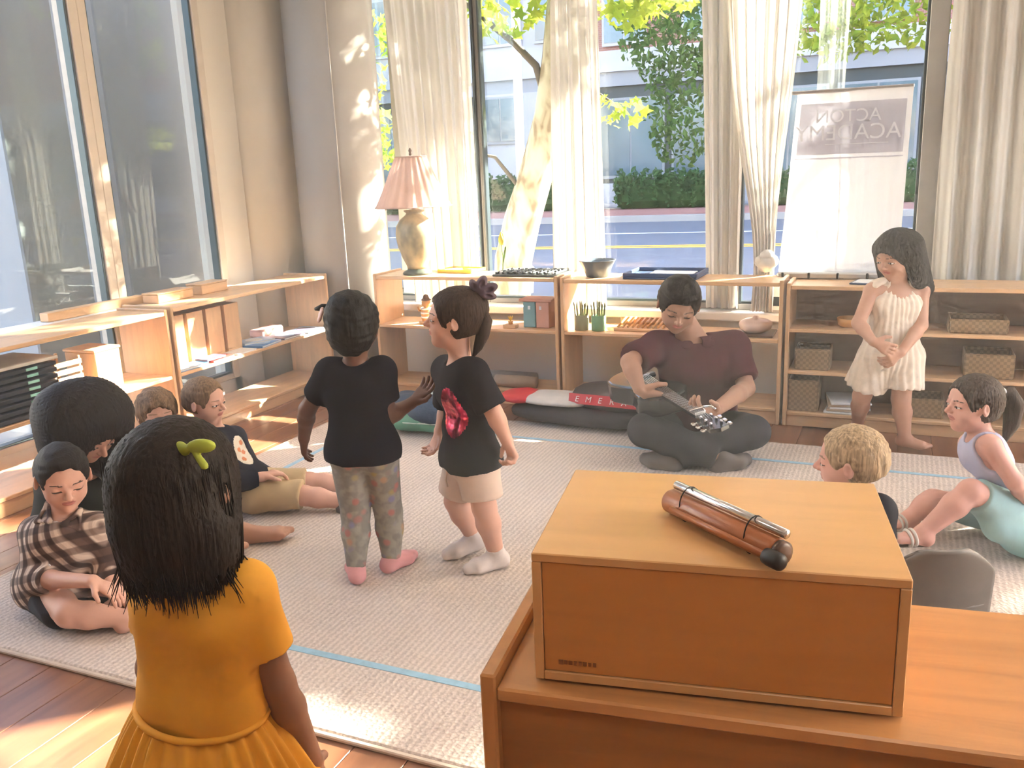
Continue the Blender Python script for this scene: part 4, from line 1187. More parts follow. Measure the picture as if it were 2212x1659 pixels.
# ================================================================== PEOPLE: joint positions in metres
PJ = {
 'leggings': dict(hd=(-1.562, 2.315, 0.882), f=(0.018, 1.000, 0.000), u=(0.000, 0.000, 1.000), nek=(-1.571, 2.311, 0.765), che=(-1.576, 2.309, 0.658), pel=(-1.574, 2.310, 0.473), shL=(-1.647, 2.277, 0.729), elL=(-1.757, 2.283, 0.598), wrL=(-1.832, 2.348, 0.475), hnL=(-1.866, 2.377, 0.396), shR=(-1.498, 2.343, 0.727), elR=(-1.500, 2.364, 0.571), wrR=(-1.470, 2.466, 0.591), hnR=(-1.444, 2.510, 0.623), hiL=(-1.616, 2.291, 0.469), knL=(-1.622, 2.310, 0.237), anL=(-1.605, 2.263, 0.062), toL=(-1.672, 2.344, 0.033), hiR=(-1.522, 2.333, 0.465), knR=(-1.536, 2.381, 0.228), anR=(-1.534, 2.371, 0.062), toR=(-1.509, 2.473, 0.033)),
 'sequin': dict(hd=(-1.309, 2.493, 0.877), f=(-0.866, -0.498, 0.052), u=(0.045, 0.026, 0.999), nek=(-1.296, 2.499, 0.742), che=(-1.291, 2.501, 0.629), pel=(-1.276, 2.508, 0.411), shL=(-1.219, 2.435, 0.717), elL=(-1.150, 2.433, 0.595), wrL=(-1.116, 2.448, 0.501), hnL=(-1.099, 2.455, 0.446), shR=(-1.383, 2.570, 0.683), elR=(-1.405, 2.604, 0.545), wrR=(-1.445, 2.608, 0.457), hnR=(-1.463, 2.600, 0.406), hiL=(-1.239, 2.469, 0.419), knL=(-1.217, 2.468, 0.251), anL=(-1.199, 2.509, 0.062), toL=(-1.271, 2.433, 0.033), hiR=(-1.313, 2.546, 0.387), knR=(-1.368, 2.554, 0.222), anR=(-1.321, 2.586, 0.075), toR=(-1.392, 2.509, 0.035)),
 'romper': dict(hd=(-0.014, 4.207, 0.905), f=(-0.536, -0.764, -0.360), u=(-0.207, -0.295, 0.933), nek=(0.000, 4.214, 0.783), che=(-0.005, 4.211, 0.684), pel=(-0.011, 4.209, 0.464), shR=(-0.099, 4.170, 0.754), elR=(-0.145, 4.083, 0.623), wrR=(-0.079, 4.003, 0.559), hnR=(-0.026, 4.005, 0.533), shL=(0.100, 4.258, 0.741), elL=(0.108, 4.196, 0.603), wrL=(0.033, 4.059, 0.504), hnL=(-0.022, 4.018, 0.461), hiR=(-0.067, 4.184, 0.445), knR=(-0.117, 4.227, 0.259), anR=(-0.136, 4.416, 0.062), toR=(-0.169, 4.316, 0.033), hiL=(0.053, 4.237, 0.440), knL=(0.048, 4.213, 0.258), anL=(0.076, 4.269, 0.062), toL=(0.178, 4.244, 0.033)),
 'man': dict(hd=(-0.886, 3.852, 0.722), f=(0.231, -0.824, -0.517), u=(0.286, -0.450, 0.846), nek=(-0.840, 3.972, 0.555), che=(-0.834, 3.952, 0.402), pel=(-0.852, 4.053, 0.130), shR=(-1.008, 3.908, 0.508), elR=(-1.068, 3.695, 0.485), wrR=(-1.007, 3.634, 0.381), hnR=(-0.942, 3.663, 0.332), shL=(-0.675, 4.056, 0.493), elL=(-0.597, 3.948, 0.334), wrL=(-0.662, 3.591, 0.326), hnL=(-0.736, 3.481, 0.325), hiR=(-0.929, 3.997, 0.115), knR=(-0.987, 3.643, 0.190), anR=(-0.659, 3.724, 0.065), toR=(-0.568, 3.786, 0.050), hiL=(-0.756, 4.074, 0.115), knL=(-0.544, 3.840, 0.165), anL=(-0.883, 3.668, 0.065), toL=(-0.988, 3.665, 0.050)),
 'plaid': dict(hd=(-2.307, 1.776, 0.478), f=(0.800, -0.506, -0.323), u=(0.287, -0.151, 0.946), nek=(-2.336, 1.785, 0.361), che=(-2.361, 1.784, 0.247), pel=(-2.418, 1.792, 0.095), shR=(-2.456, 1.764, 0.282), elR=(-2.420, 1.704, 0.156), wrR=(-2.140, 1.686, 0.201), hnR=(-2.059, 1.711, 0.160), shL=(-2.272, 1.835, 0.294), elL=(-2.243, 1.826, 0.151), wrL=(-2.154, 1.778, 0.109), hnL=(-2.134, 1.798, 0.071), hiR=(-2.443, 1.759, 0.085), knR=(-2.236, 1.665, 0.088), anR=(-2.103, 1.757, 0.050), toR=(-2.081, 1.811, 0.035), hiL=(-2.375, 1.811, 0.085), knL=(-2.194, 1.870, 0.062), anL=(-2.199, 1.780, 0.050), toL=(-2.286, 1.763, 0.034)),
 'woman': dict(hd=(-2.472, 2.031, 0.548), f=(0.724, -0.096, -0.683), u=(0.678, -0.087, 0.730), nek=(-2.606, 2.102, 0.369), che=(-2.647, 2.139, 0.264), pel=(-2.757, 2.221, 0.130), shR=(-2.784, 2.100, 0.289), elR=(-2.764, 2.021, 0.169), wrR=(-2.563, 1.957, 0.162), hnR=(-2.465, 1.957, 0.158), shL=(-2.538, 2.209, 0.278), elL=(-2.480, 2.235, 0.120), wrL=(-2.419, 2.175, 0.063), hnL=(-2.369, 2.153, 0.034), hiR=(-2.799, 2.203, 0.115), knR=(-2.395, 2.142, 0.134), anR=(-2.281, 2.258, 0.065), toR=(-2.094, 2.288, 0.056), hiL=(-2.718, 2.239, 0.115), knL=(-2.333, 2.257, 0.131), anL=(-2.190, 2.386, 0.065), toL=(-2.024, 2.478, 0.050)),
 'brown': dict(hd=(-2.681, 2.529, 0.446), f=(0.824, -0.556, -0.105), u=(0.087, -0.059, 0.994), nek=(-2.688, 2.525, 0.316), che=(-2.711, 2.537, 0.212), pel=(-2.753, 2.562, 0.095), shR=(-2.779, 2.507, 0.264), elR=(-2.788, 2.481, 0.143), wrR=(-2.680, 2.441, 0.100), hnR=(-2.641, 2.437, 0.087), shL=(-2.633, 2.572, 0.258), elL=(-2.624, 2.554, 0.135), wrL=(-2.604, 2.475, 0.097), hnL=(-2.608, 2.452, 0.085), hiR=(-2.782, 2.539, 0.085), knR=(-2.688, 2.394, 0.068), anR=(-2.544, 2.415, 0.050), toR=(-2.504, 2.433, 0.034), hiL=(-2.711, 2.570, 0.085), knL=(-2.543, 2.481, 0.063), anL=(-2.635, 2.396, 0.050), toL=(-2.677, 2.377, 0.034)),
 'recline': dict(hd=(-2.537, 2.648, 0.477), f=(0.983, 0.102, -0.153), u=(0.156, -0.022, 0.987), nek=(-2.519, 2.655, 0.355), che=(-2.490, 2.669, 0.260), pel=(-2.404, 2.707, 0.095), shR=(-2.445, 2.568, 0.335), elR=(-2.366, 2.548, 0.182), wrR=(-2.292, 2.647, 0.179), hnR=(-2.259, 2.705, 0.182), shL=(-2.527, 2.772, 0.285), elL=(-2.491, 2.821, 0.128), wrL=(-2.372, 2.808, 0.114), hnL=(-2.315, 2.812, 0.108), hiR=(-2.351, 2.654, 0.094), knR=(-2.161, 2.727, 0.085), anR=(-1.991, 2.792, 0.050), toR=(-1.907, 2.829, 0.065), hiL=(-2.434, 2.770, 0.085), knL=(-2.253, 2.883, 0.079), anL=(-2.072, 2.975, 0.050), toL=(-1.990, 3.022, 0.043)),
 'blond': dict(hd=(-0.093, 2.564, 0.493), f=(-0.994, 0.036, -0.104), u=(-0.104, 0.004, 0.995), nek=(-0.080, 2.569, 0.377), che=(-0.076, 2.582, 0.298), pel=(-0.068, 2.607, 0.110), shR=(-0.147, 2.638, 0.303), elR=(-0.162, 2.664, 0.146), wrR=(-0.170, 2.748, 0.040), hnR=(-0.170, 2.770, 0.030), shL=(-0.012, 2.512, 0.369), elL=(0.001, 2.496, 0.245), wrL=(-0.043, 2.564, 0.105), hnL=(-0.080, 2.591, 0.055), hiR=(-0.103, 2.647, 0.085), knR=(-0.210, 2.730, 0.062), anR=(-0.131, 2.875, 0.050), toR=(-0.087, 2.894, 0.034), hiL=(-0.035, 2.567, 0.085), knL=(-0.125, 2.494, 0.062), anL=(-0.201, 2.625, 0.050), toL=(-0.229, 2.634, 0.034)),
 'blue': dict(hd=(0.254, 3.199, 0.520), f=(-0.867, -0.498, -0.031), u=(-0.027, -0.015, 1.000), nek=(0.289, 3.215, 0.400), che=(0.313, 3.225, 0.325), pel=(0.418, 3.272, 0.115), shL=(0.309, 3.114, 0.406), elL=(0.389, 3.106, 0.293), wrL=(0.464, 3.183, 0.179), hnL=(0.510, 3.226, 0.132), shR=(0.267, 3.315, 0.346), elR=(0.353, 3.418, 0.178), wrR=(0.452, 3.462, 0.102), hnR=(0.501, 3.484, 0.064), hiL=(0.417, 3.206, 0.131), knL=(0.264, 3.073, 0.256), anL=(0.126, 2.989, 0.124), toL=(0.065, 2.962, 0.114), hiR=(0.413, 3.347, 0.085), knR=(0.165, 3.291, 0.129), anR=(0.088, 3.235, 0.074), toR=(0.032, 3.188, 0.071)),
 'yellow': dict(hd=(-1.003, 0.977, 0.889), f=(0.018, 1.000, 0.020), u=(-0.000, -0.020, 1.000), nek=(-0.995, 0.980, 0.753), che=(-1.005, 0.976, 0.671), pel=(-1.025, 0.967, 0.410), shL=(-1.099, 0.989, 0.681), elL=(-1.186, 1.027, 0.502), wrL=(-1.272, 1.098, 0.321), hnL=(-1.302, 1.128, 0.251), shR=(-0.920, 0.992, 0.714), elR=(-0.901, 1.022, 0.534), wrR=(-0.896, 1.079, 0.349), hnR=(-0.903, 1.098, 0.257), hiL=(-1.067, 0.948, 0.400), knL=(-1.067, 0.958, 0.230), anL=(-1.077, 0.948, 0.062), toL=(-1.067, 1.048, 0.033), hiR=(-0.995, 0.980, 0.400), knR=(-0.995, 0.990, 0.230), anR=(-1.005, 0.980, 0.062), toR=(-0.995, 1.080, 0.033)),
}

# ------------------------------------------------------------------ smooth solid modelling for bodies, clothes and hair
def A3(p):
    return np.array(p, np.float64)
def unit(v):
    v = np.asarray(v, float)
    return v / (np.linalg.norm(v) + 1e-9)
class Solid:
    """blended capsules and ellipsoids turned into one continuous surface"""
    def __init__(s):
        s.p = []
        s.cuts = []
        s.post = None
    def cone(s, a, b, ra, rb=None, k=0.02, flat=False, sub=False, flata=False):
        s.p.append(('c', A3(a), A3(b), ra, ra if rb is None else rb, k, flat, sub, flata))
        return s
    def ball(s, c, r, k=0.02, sub=False):
        return s.cone(A3(c), A3(c) + np.array([0, 0, 1e-4]), r, r, k, False, sub)
    def ell(s, c, r, fr=None, k=0.02, sub=False):
        s.p.append(('e', A3(c), np.array(r, float), np.eye(3) if fr is None else fr, k, sub))
        return s
    def cut(s, pt, n):
        s.cuts.append((A3(pt), unit(n)))
        return s
    def bounds(s):
        lo, hi = np.full(3, 1e9), np.full(3, -1e9)
        for q in s.p:
            a, b = s.pb(q)
            if q[-1] is True or (q[0] == 'c' and q[7]):
                continue
            lo, hi = np.minimum(lo, a), np.maximum(hi, b)
        return lo, hi
    @staticmethod
    def pb(q):
        if q[0] == 'c':
            _, a, b, ra, rb = q[:5]
            return np.minimum(a - ra, b - rb), np.maximum(a + ra, b + rb)
        _, c, r, fr = q[:4]
        e = np.sqrt(((fr * r[:, None]) ** 2).sum(0))
        return c - e, c + e
    def field(s, lo, hi, h):
        n = np.maximum(4, np.ceil((hi - lo) / h).astype(int) + 1)
        ax = [(lo[i] + h * np.arange(n[i])).astype(np.float32) for i in range(3)]
        F = np.full(n, 0.5, np.float32)
        for q in s.p:
            k = q[5] if q[0] == 'c' else q[4]
            sub = q[7] if q[0] == 'c' else q[5]
            a_, b_ = s.pb(q)
            pad = k + 3 * h + 0.004
            i0 = np.clip(np.floor((a_ - pad - lo) / h).astype(int), 0, n)
            i1 = np.clip(np.ceil((b_ + pad - lo) / h).astype(int) + 1, 0, n)
            if (i1 <= i0).any():
                continue
            X = ax[0][i0[0]:i1[0]][:, None, None]
            Y = ax[1][i0[1]:i1[1]][None, :, None]
            Z = ax[2][i0[2]:i1[2]][None, None, :]
            if q[0] == 'c':
                _, a, b, ra, rb, k, flat, sub, flata = q
                ab = (b - a)
                L2 = max(float(ab @ ab), 1e-12)
                px, py, pz = X - np.float32(a[0]), Y - np.float32(a[1]), Z - np.float32(a[2])
                tt = (px * np.float32(ab[0]) + py * np.float32(ab[1]) + pz * np.float32(ab[2])) / np.float32(L2)
                t = np.clip(tt, 0, 1)
                d = np.sqrt((px - t * np.float32(ab[0])) ** 2 + (py - t * np.float32(ab[1])) ** 2 + (pz - t * np.float32(ab[2])) ** 2) - (np.float32(ra) + np.float32(rb - ra) * t)
                if flat:
                    d = np.maximum(d, (tt - 1) * np.float32(math.sqrt(L2)))
                if flata:
                    d = np.maximum(d, (-tt) * np.float32(math.sqrt(L2)))
            else:
                _, c, r, fr, k, sub = q
                px, py, pz = X - np.float32(c[0]), Y - np.float32(c[1]), Z - np.float32(c[2])
                k0 = 0
                k1 = 0
                for m in range(3):
                    w = px * np.float32(fr[m][0]) + py * np.float32(fr[m][1]) + pz * np.float32(fr[m][2])
                    k0 = k0 + (w / np.float32(r[m])) ** 2
                    k1 = k1 + (w / np.float32(r[m] ** 2)) ** 2
                k0 = np.sqrt(k0)
                d = k0 * (k0 - 1) / (np.sqrt(k1) + 1e-6)
            G = F[i0[0]:i1[0], i0[1]:i1[1], i0[2]:i1[2]]
            kk = np.float32(max(k, 1e-5))
            if not sub:
                hh = np.clip(0.5 + 0.5 * (G - d) / kk, 0, 1)
                G[...] = G * (1 - hh) + d * hh - kk * hh * (1 - hh)
            else:
                hh = np.clip(0.5 - 0.5 * (G + d) / kk, 0, 1)
                G[...] = G * (1 - hh) - d * hh + kk * hh * (1 - hh)
        for pt, nv in s.cuts:
            F = np.maximum(F, ((ax[0] - pt[0]) * nv[0])[:, None, None].astype(np.float32) + ((ax[1] - pt[1]) * nv[1])[None, :, None].astype(np.float32) + ((ax[2] - pt[2]) * nv[2])[None, None, :].astype(np.float32))
        if s.post is not None:
            I = np.where(np.abs(F) < 0.03)
            P_ = np.stack([ax[0][I[0]], ax[1][I[1]], ax[2][I[2]]], 1).astype(np.float64)
            F[I] += s.post(P_).astype(np.float32)
        F[0] = F[-1] = 0.5
        F[:, 0] = F[:, -1] = 0.5
        F[:, :, 0] = F[:, :, -1] = 0.5
        return F, lo
    def mesh(s, h, region=None):
        lo, hi = s.bounds()
        if region is not None:
            c, R_ = region
            lo = np.maximum(lo, A3(c) - R_ - 0.01)
            hi = np.minimum(hi, A3(c) + R_ + 0.01)
        F, o = s.field(lo - 3 * h, hi + 3 * h, h)
        if region is not None:
            pass
        return surface_nets(F, o, h)
_CO = [(i, j, k) for i in (0, 1) for j in (0, 1) for k in (0, 1)]
_ED = [(a, b) for a in _CO for b in _CO if a < b and sum(abs(x - y) for x, y in zip(a, b)) == 1]
def surface_nets(F, o, h):
    S = F < 0
    c = np.zeros([m - 1 for m in F.shape], np.int8)
    for a in _CO:
        c += S[a[0]:F.shape[0] - 1 + a[0], a[1]:F.shape[1] - 1 + a[1], a[2]:F.shape[2] - 1 + a[2]]
    act = (c > 0) & (c < 8)
    ids = np.argwhere(act)
    num = np.full(c.shape, -1, np.int64)
    num[act] = np.arange(len(ids))
    acc = np.zeros((len(ids), 3))
    cnt = np.zeros(len(ids))
    for a, b in _ED:
        fa = F[ids[:, 0] + a[0], ids[:, 1] + a[1], ids[:, 2] + a[2]]
        fb = F[ids[:, 0] + b[0], ids[:, 1] + b[1], ids[:, 2] + b[2]]
        m = (fa < 0) != (fb < 0)
        t = np.where(m, fa / np.where(m, fa - fb, 1), 0)
        acc += (np.array(a)[None] + t[:, None] * (np.array(b) - np.array(a))[None]) * m[:, None]
        cnt += m
    V = (ids + acc / cnt[:, None]) * h + o
    Q = []
    for axi in range(3):
        sl0 = [slice(None)] * 3
        sl1 = [slice(None)] * 3
        sl0[axi] = slice(0, -1)
        sl1[axi] = slice(1, None)
        D = S[tuple(sl0)] != S[tuple(sl1)]
        e = np.argwhere(D)
        u, v = [(1, 2), (2, 0), (0, 1)][axi]
        ok = (e[:, u] > 0) & (e[:, v] > 0) & (e[:, u] < F.shape[u] - 1) & (e[:, v] < F.shape[v] - 1)
        e = e[ok]
        def cell(du, dv):
            q = e.copy()
            q[:, u] += du
            q[:, v] += dv
            return num[q[:, 0], q[:, 1], q[:, 2]]
        q = np.stack([cell(-1, -1), cell(0, -1), cell(0, 0), cell(-1, 0)], 1)
        ins = S[e[:, 0], e[:, 1], e[:, 2]]
        q[~ins] = q[~ins][:, ::-1]
        Q.append(q)
    Q = np.concatenate(Q)
    return V, Q[(Q >= 0).all(1)]
def refine(sol, h, regions):
    """coarse surface, replaced inside spheres by a finer one of the same solid"""
    V, Q = sol.mesh(h)
    parts = []
    ctr = V[Q].mean(1)
    keep = np.ones(len(Q), bool)
    for c, R_, hf in regions:
        keep &= np.linalg.norm(ctr - A3(c), axis=1) > R_ - 0.5 * h
    parts.append((V, Q[keep]))
    for i, (c, R_, hf) in enumerate(regions):
        v2, q2 = sol.mesh(hf, (c, R_ + 0.01))
        ct = v2[q2].mean(1)
        kp = np.linalg.norm(ct - A3(c), axis=1) < R_
        for c2, R2, _ in regions[:i]:
            kp &= np.linalg.norm(ct - A3(c2), axis=1) > R2
        parts.append((v2, q2[kp]))
    Vs, Qs, off = [], [], 0
    for v, q in parts:
        if not len(q):
            continue
        used = np.unique(q)
        mp = np.zeros(len(v), np.int64)
        mp[used] = np.arange(len(used))
        Vs.append(v[used])
        Qs.append(mp[q] + off)
        off += len(used)
    return np.concatenate(Vs), np.concatenate(Qs)
def np_obj(name, V, Q, mats, parent, origin, zmin=None, mi=None):
    V = V.copy()
    if zmin is not None:
        V[:, 2] = np.maximum(V[:, 2], zmin)
    V = V - A3(origin)
    me = bpy.data.meshes.new(name)
    me.vertices.add(len(V))
    me.vertices.foreach_set('co', V.astype(np.float32).ravel())
    me.loops.add(len(Q) * 4)
    me.loops.foreach_set('vertex_index', Q.astype(np.int32).ravel())
    me.polygons.add(len(Q))
    me.polygons.foreach_set('loop_start', np.arange(0, len(Q) * 4, 4, dtype=np.int32))
    me.update(calc_edges=True)
    me.polygons.foreach_set('use_smooth', np.ones(len(Q), bool))
    for m in (mats if isinstance(mats, (list, tuple)) else [mats]):
        me.materials.append(M[m] if isinstance(m, str) else m)
    if mi is not None:
        me.polygons.foreach_set('material_index', mi.astype(np.int32))
    me.validate()
    o = bpy.data.objects.new(name, me)
    COL.objects.link(o)
    o.parent = parent
    return o
def wrinkles(amp, fr=26.0, seed=0, stretch=(1, 1, 0.55)):
    rr = np.random.RandomState(seed)
    ks = rr.normal(size=(5, 3)) * fr * np.array(stretch)
    ph = rr.uniform(0, 6.28, 5)
    def f(p):
        d = 0
        w = p + 0.012 * np.sin(p[:, [1, 2, 0]] * 31 + ph[0])
        for k, h_ in zip(ks, ph):
            d = d + np.sin(w @ k + h_)
        return amp * d / 2.5
    return f

# ------------------------------------------------------------------ skin, hair and cloth materials
def skin(name, c, var=0.06):
    m = NT(name)
    v = m.coords((18, 18, 18))
    n = m.n('ShaderNodeTexNoise', i_Scale=1.0, i_Detail=3.0)
    m.l(v, n.inputs['Vector'])
    lo = (c[0] * (1 - var), c[1] * (1 - 1.6 * var), c[2] * (1 - 1.6 * var))
    m.l(m.ramp(n.outputs['Fac'], [(0.3, lo), (0.7, c)]), m.b.inputs['Base Color'])
    m.b.inputs['Roughness'].default_value = 0.5
    m.b.inputs['Specular IOR Level'].default_value = 0.35
    return m.m
def hairmat(name, c, axis=2, hi=1.7):
    m = NT(name)
    sc = [150.0, 150.0, 150.0]
    sc[axis] = 7.0
    v = m.coords(tuple(sc))
    n = m.n('ShaderNodeTexNoise', i_Scale=1.0, i_Detail=3.0, i_Distortion=0.4)
    m.l(v, n.inputs['Vector'])
    m.l(m.ramp(n.outputs['Fac'], [(0.3, tuple(x * 0.55 for x in c)), (0.7, tuple(min(1, x * hi) for x in c))]), m.b.inputs['Base Color'])
    m.b.inputs['Roughness'].default_value = 0.58
    m.b.inputs['Specular IOR Level'].default_value = 0.2
    m.bump(n.outputs['Fac'], 0.55, 0.006)
    return m.m
M['skin_fair'] = skin('fair skin', (0.66, 0.38, 0.28))
M['skin_pink'] = skin('rosy fair skin', (0.68, 0.37, 0.29))
M['skin_tan'] = skin('light tan skin', (0.50, 0.27, 0.18))
M['skin_olive'] = skin('olive skin', (0.40, 0.225, 0.15))
M['skin_brown'] = skin('brown skin', (0.16, 0.075, 0.045))
M['skin_mid'] = skin('medium brown skin', (0.30, 0.15, 0.095))
M['lip'] = plain('lips', (0.46, 0.16, 0.13), 0.4)
M['lip_dark'] = plain('dark lips', (0.16, 0.055, 0.045), 0.4)
M['lash'] = plain('dark lashes and brows', (0.05, 0.03, 0.022), 0.7)
M['brow_light'] = plain('light brows', (0.28, 0.17, 0.10), 0.7)
M['eye_white'] = plain('eye white', (0.70, 0.68, 0.66), 0.2, var=0.02)
M['iris'] = plain('dark iris', (0.035, 0.022, 0.018), 0.15)
M['hair_black'] = hairmat('near black hair', (0.009, 0.007, 0.006))
M['hair_dark'] = hairmat('dark brown hair', (0.011, 0.0065, 0.0045))
M['hair_brown'] = hairmat('brown hair', (0.035, 0.019, 0.012))
M['hair_light'] = hairmat('light brown hair', (0.17, 0.105, 0.06))
M['hair_blond'] = hairmat('blond hair', (0.33, 0.23, 0.135))

# ------------------------------------------------------------------ human figure
def paint(o, hm, mat, c, r, fr):
    """gives the faces of a garment inside an ellipsoid another cloth"""
    me = o.data
    n = len(me.polygons)
    ce = np.zeros(n * 3)
    me.polygons.foreach_get('center', ce)
    d = ce.reshape(-1, 3) + hm.o - A3(c)
    k = sum((d @ fr[i] / r[i]) ** 2 for i in range(3)) < 1
    me.materials.append(M[mat])
    mi = np.zeros(n, np.int32)
    me.polygons.foreach_get('material_index', mi)
    mi[k] = len(me.materials) - 1
    me.polygons.foreach_set('material_index', mi)
class Human:
    def __init__(s, key, name, label, H=0.19, adult=False, skinm='skin_fair', base=None, zmin=0.0147, group=None, lip='lip', brow='lash', fat=1.0):
        s.J = {k: A3(v) for k, v in PJ[key].items()}
        s.H, s.ad, s.skinm, s.zmin, s.lipm, s.browm = H, adult, skinm, zmin, lip, brow
        s.F, s.U = s.J['f'], s.J['u']
        s.Rt = np.cross(s.F, s.U)
        s.fr = np.stack([s.Rt, s.U, s.F])
        b = base if base is not None else (s.J['pel'][0], s.J['pel'][1], 0.0)
        s.o = A3(b)
        s.root = thing(name, label, 'person', tuple(s.o), group=group)
        s.k = 1.45 if adult else 1.0
        s.k *= fat
        s.S = Solid()
        s.fine = []
        s.tor_up = unit(s.J['nek'] - s.J['pel'])
        lat = s.J['shR'] - s.J['shL']
        s.lat = unit(lat - s.tor_up * (lat @ s.tor_up))
        s.fwd = np.cross(s.tor_up, s.lat)
        hl = s.J['hiR'] - s.J['hiL']
        s.hlat = unit(hl)
    def hp(s, r, u, f):
        return s.J['hd'] + s.H * (r * s.Rt + u * s.U + f * s.F)
    # -- shared shapes
    def torso(s, S, g=0.0, top=True, k=0.03):
        J, q = s.J, s.k
        p0, p1 = J['pel'], J['che']
        S.cone(J['hiL'] + s.tor_up * 0.01 * q, J['hiR'] + s.tor_up * 0.01 * q, 0.060 * q + g, None, k)
        mid = p0 + 0.45 * (p1 - p0)
        S.cone(mid - s.lat * 0.034 * q, mid + s.lat * 0.034 * q, 0.060 * q + g, None, k * 1.4)
        S.cone(p0 + s.fwd * 0.010 * q - s.lat * 0.03 * q, p0 + s.fwd * 0.010 * q + s.lat * 0.03 * q, 0.066 * q + g, None, k * 1.4)
        S.cone(p1 - s.lat * 0.042 * q, p1 + s.lat * 0.042 * q, 0.060 * q + g, None, k * 1.4)
        if top:
            S.cone(J['shL'], 0.45 * J['nek'] + 0.55 * p1 + 0.0 * s.lat, 0.036 * q + g, 0.052 * q + g, k)
            S.cone(J['shR'], 0.45 * J['nek'] + 0.55 * p1, 0.036 * q + g, 0.052 * q + g, k)
        return S
    def arm(s, S, side, f0=0.0, f1=2.0, g=0.0, k=0.012, flat=False, flare=0.0):
        """f: 0 shoulder, 1 elbow, 2 wrist"""
        J, q = s.J, s.k
        a, b, c = J['sh' + side], J['el' + side], J['wr' + side]
        R3 = [0.034 * q + g, 0.0275 * q + g, 0.0195 * q + g]
        if f1 <= 1:
            e = a + (b - a) * f1
            S.cone(a, e, R3[0], R3[0] + (R3[1] - R3[0]) * f1 + flare, k, flat)
        else:
            S.cone(a, b, R3[0], R3[1], k)
            e = b + (c - b) * (f1 - 1)
            m = b + (e - b) * 0.3
            S.cone(b, m, R3[1], R3[1] * 1.02, k)
            S.cone(m, e, R3[1] * 1.02, R3[1] + (R3[2] - R3[1]) * (f1 - 1) + flare, k, flat)
        return S
    def leg(s, S, side, f1=2.0, g=0.0, k=0.018, flat=False, flare=0.0, f0=0.0):
        J, q = s.J, s.k
        a, b, c = J['hi' + side], J['kn' + side], J['an' + side]
        R3 = [0.058 * q + g, 0.040 * q + g, 0.0255 * q + g]
        if f1 <= 1:
            e = a + (b - a) * f1
            S.cone(a, e, R3[0], R3[0] + (R3[1] - R3[0]) * f1 + flare, k, flat)
        else:
            S.cone(a, b, R3[0], R3[1], k)
            e = b + (c - b) * (f1 - 1)
            m = b + (c - b) * min(0.33, f1 - 1)
            back = unit(np.cross(np.cross(c - b, a - b), c - b) + 1e-6)
            S.cone(b, m - back * 0.0 * q, R3[1] * 0.97, R3[1] * 1.0, k)
            if f1 - 1 > 0.33:
                S.cone(m, e, R3[1] * 1.0, R3[1] + (R3[2] - R3[1]) * (f1 - 1) + flare, k, flat)
        return S
    def foot(s, S, side, g=0.0, toes=False, k=0.012):
        J, q = s.J, s.k
        a, t = J['an' + side], J['to' + side]
        d = unit(t - a)
        fd = unit(d * np.array([1, 1, 0.35]))
        heel = a - fd * 0.016 * q + np.array([0, 0, -0.022 * q])
        up = np.array([0, 0, 1.0])
        if abs(fd @ up) > 0.8:
            up = unit(s.J['kn' + side] - a)
        heel = a - fd * 0.016 * q - up * 0.02 * q
        L = np.linalg.norm(t - heel)
        S.cone(a, heel, 0.0255 * q + g, 0.024 * q + g, k)
        latf = unit(np.cross(fd, up))
        ball = heel + (t - heel) * 0.72
        for w in (-1, 1):
            S.cone(heel, ball + latf * w * 0.012 * q, 0.021 * q + g, 0.019 * q + g, k)
        S.cone(a, ball, 0.024 * q + g, 0.014 * q + g, k)
        if toes:
            for i in range(5):
                w = (i - 2) / 2
                r_ = (0.0105 if i == 0 else 0.0078) * q
                st = ball + latf * w * 0.021 * q + fd * 0.006
                S.cone(st, st + fd * (0.030 - 0.004 * i) * q, r_ + 0.002, r_, 0.004)
        else:
            S.cone(ball, t, 0.020 * q + g, 0.015 * q + g, k)
        return S
    def hand(s, S, side, normal, curl=(0.5, 0.6, 0.4), spread=0.16, L=None, thumb=1, fine=0.0, thumb_curl=0.4, dirn=None):
        J, q = s.J, s.k
        w = J['wr' + side]
        d = unit(J['hn' + side] - w) if dirn is None else unit(dirn)
        n = unit(A3(normal) - d * (A3(normal) @ d))
        l = np.cross(d, n) * thumb                     # towards the thumb
        L = L or (0.118 if not s.ad else 0.182)
        W = 0.44 * L
        for t in (-0.36, 0.0, 0.36):
            S.cone(w, w + d * 0.48 * L + l * t * W, 0.105 * L, 0.088 * L, 0.012)
        tips = []
        for i, (off, ln) in enumerate(((0.40, 0.88), (0.135, 1.0), (-0.135, 0.93), (-0.40, 0.74))):
            p = w + d * 0.50 * L + l * off * W
            dd = unit(d + l * off * 2 * spread)
            ang = 0
            seg = np.array([0.22, 0.16, 0.12]) * L * ln
            for m in range(3):
                ang += curl[m]
                v = dd * math.cos(ang) + n * math.sin(ang)
                S.cone(p, p + v * seg[m], 0.060 * L * (1 - 0.09 * m), 0.060 * L * (1 - 0.09 * (m + 1)), 0.0035)
                p = p + v * seg[m]
            tips.append(p)
        p = w + d * 0.14 * L + l * 0.36 * W
        v = unit(d * 0.62 + l * 0.72 + n * 0.25)
        S.cone(p, p + v * 0.25 * L, 0.085 * L, 0.068 * L, 0.008)
        p = p + v * 0.25 * L
        v = unit(v + d * thumb_curl + n * thumb_curl * 0.7 - l * thumb_curl * 0.8)
        S.cone(p, p + v * 0.20 * L, 0.066 * L, 0.054 * L, 0.004)
        if fine:
            s.fine.append((w + d * 0.5 * L, 0.62 * L, fine))
        return tips
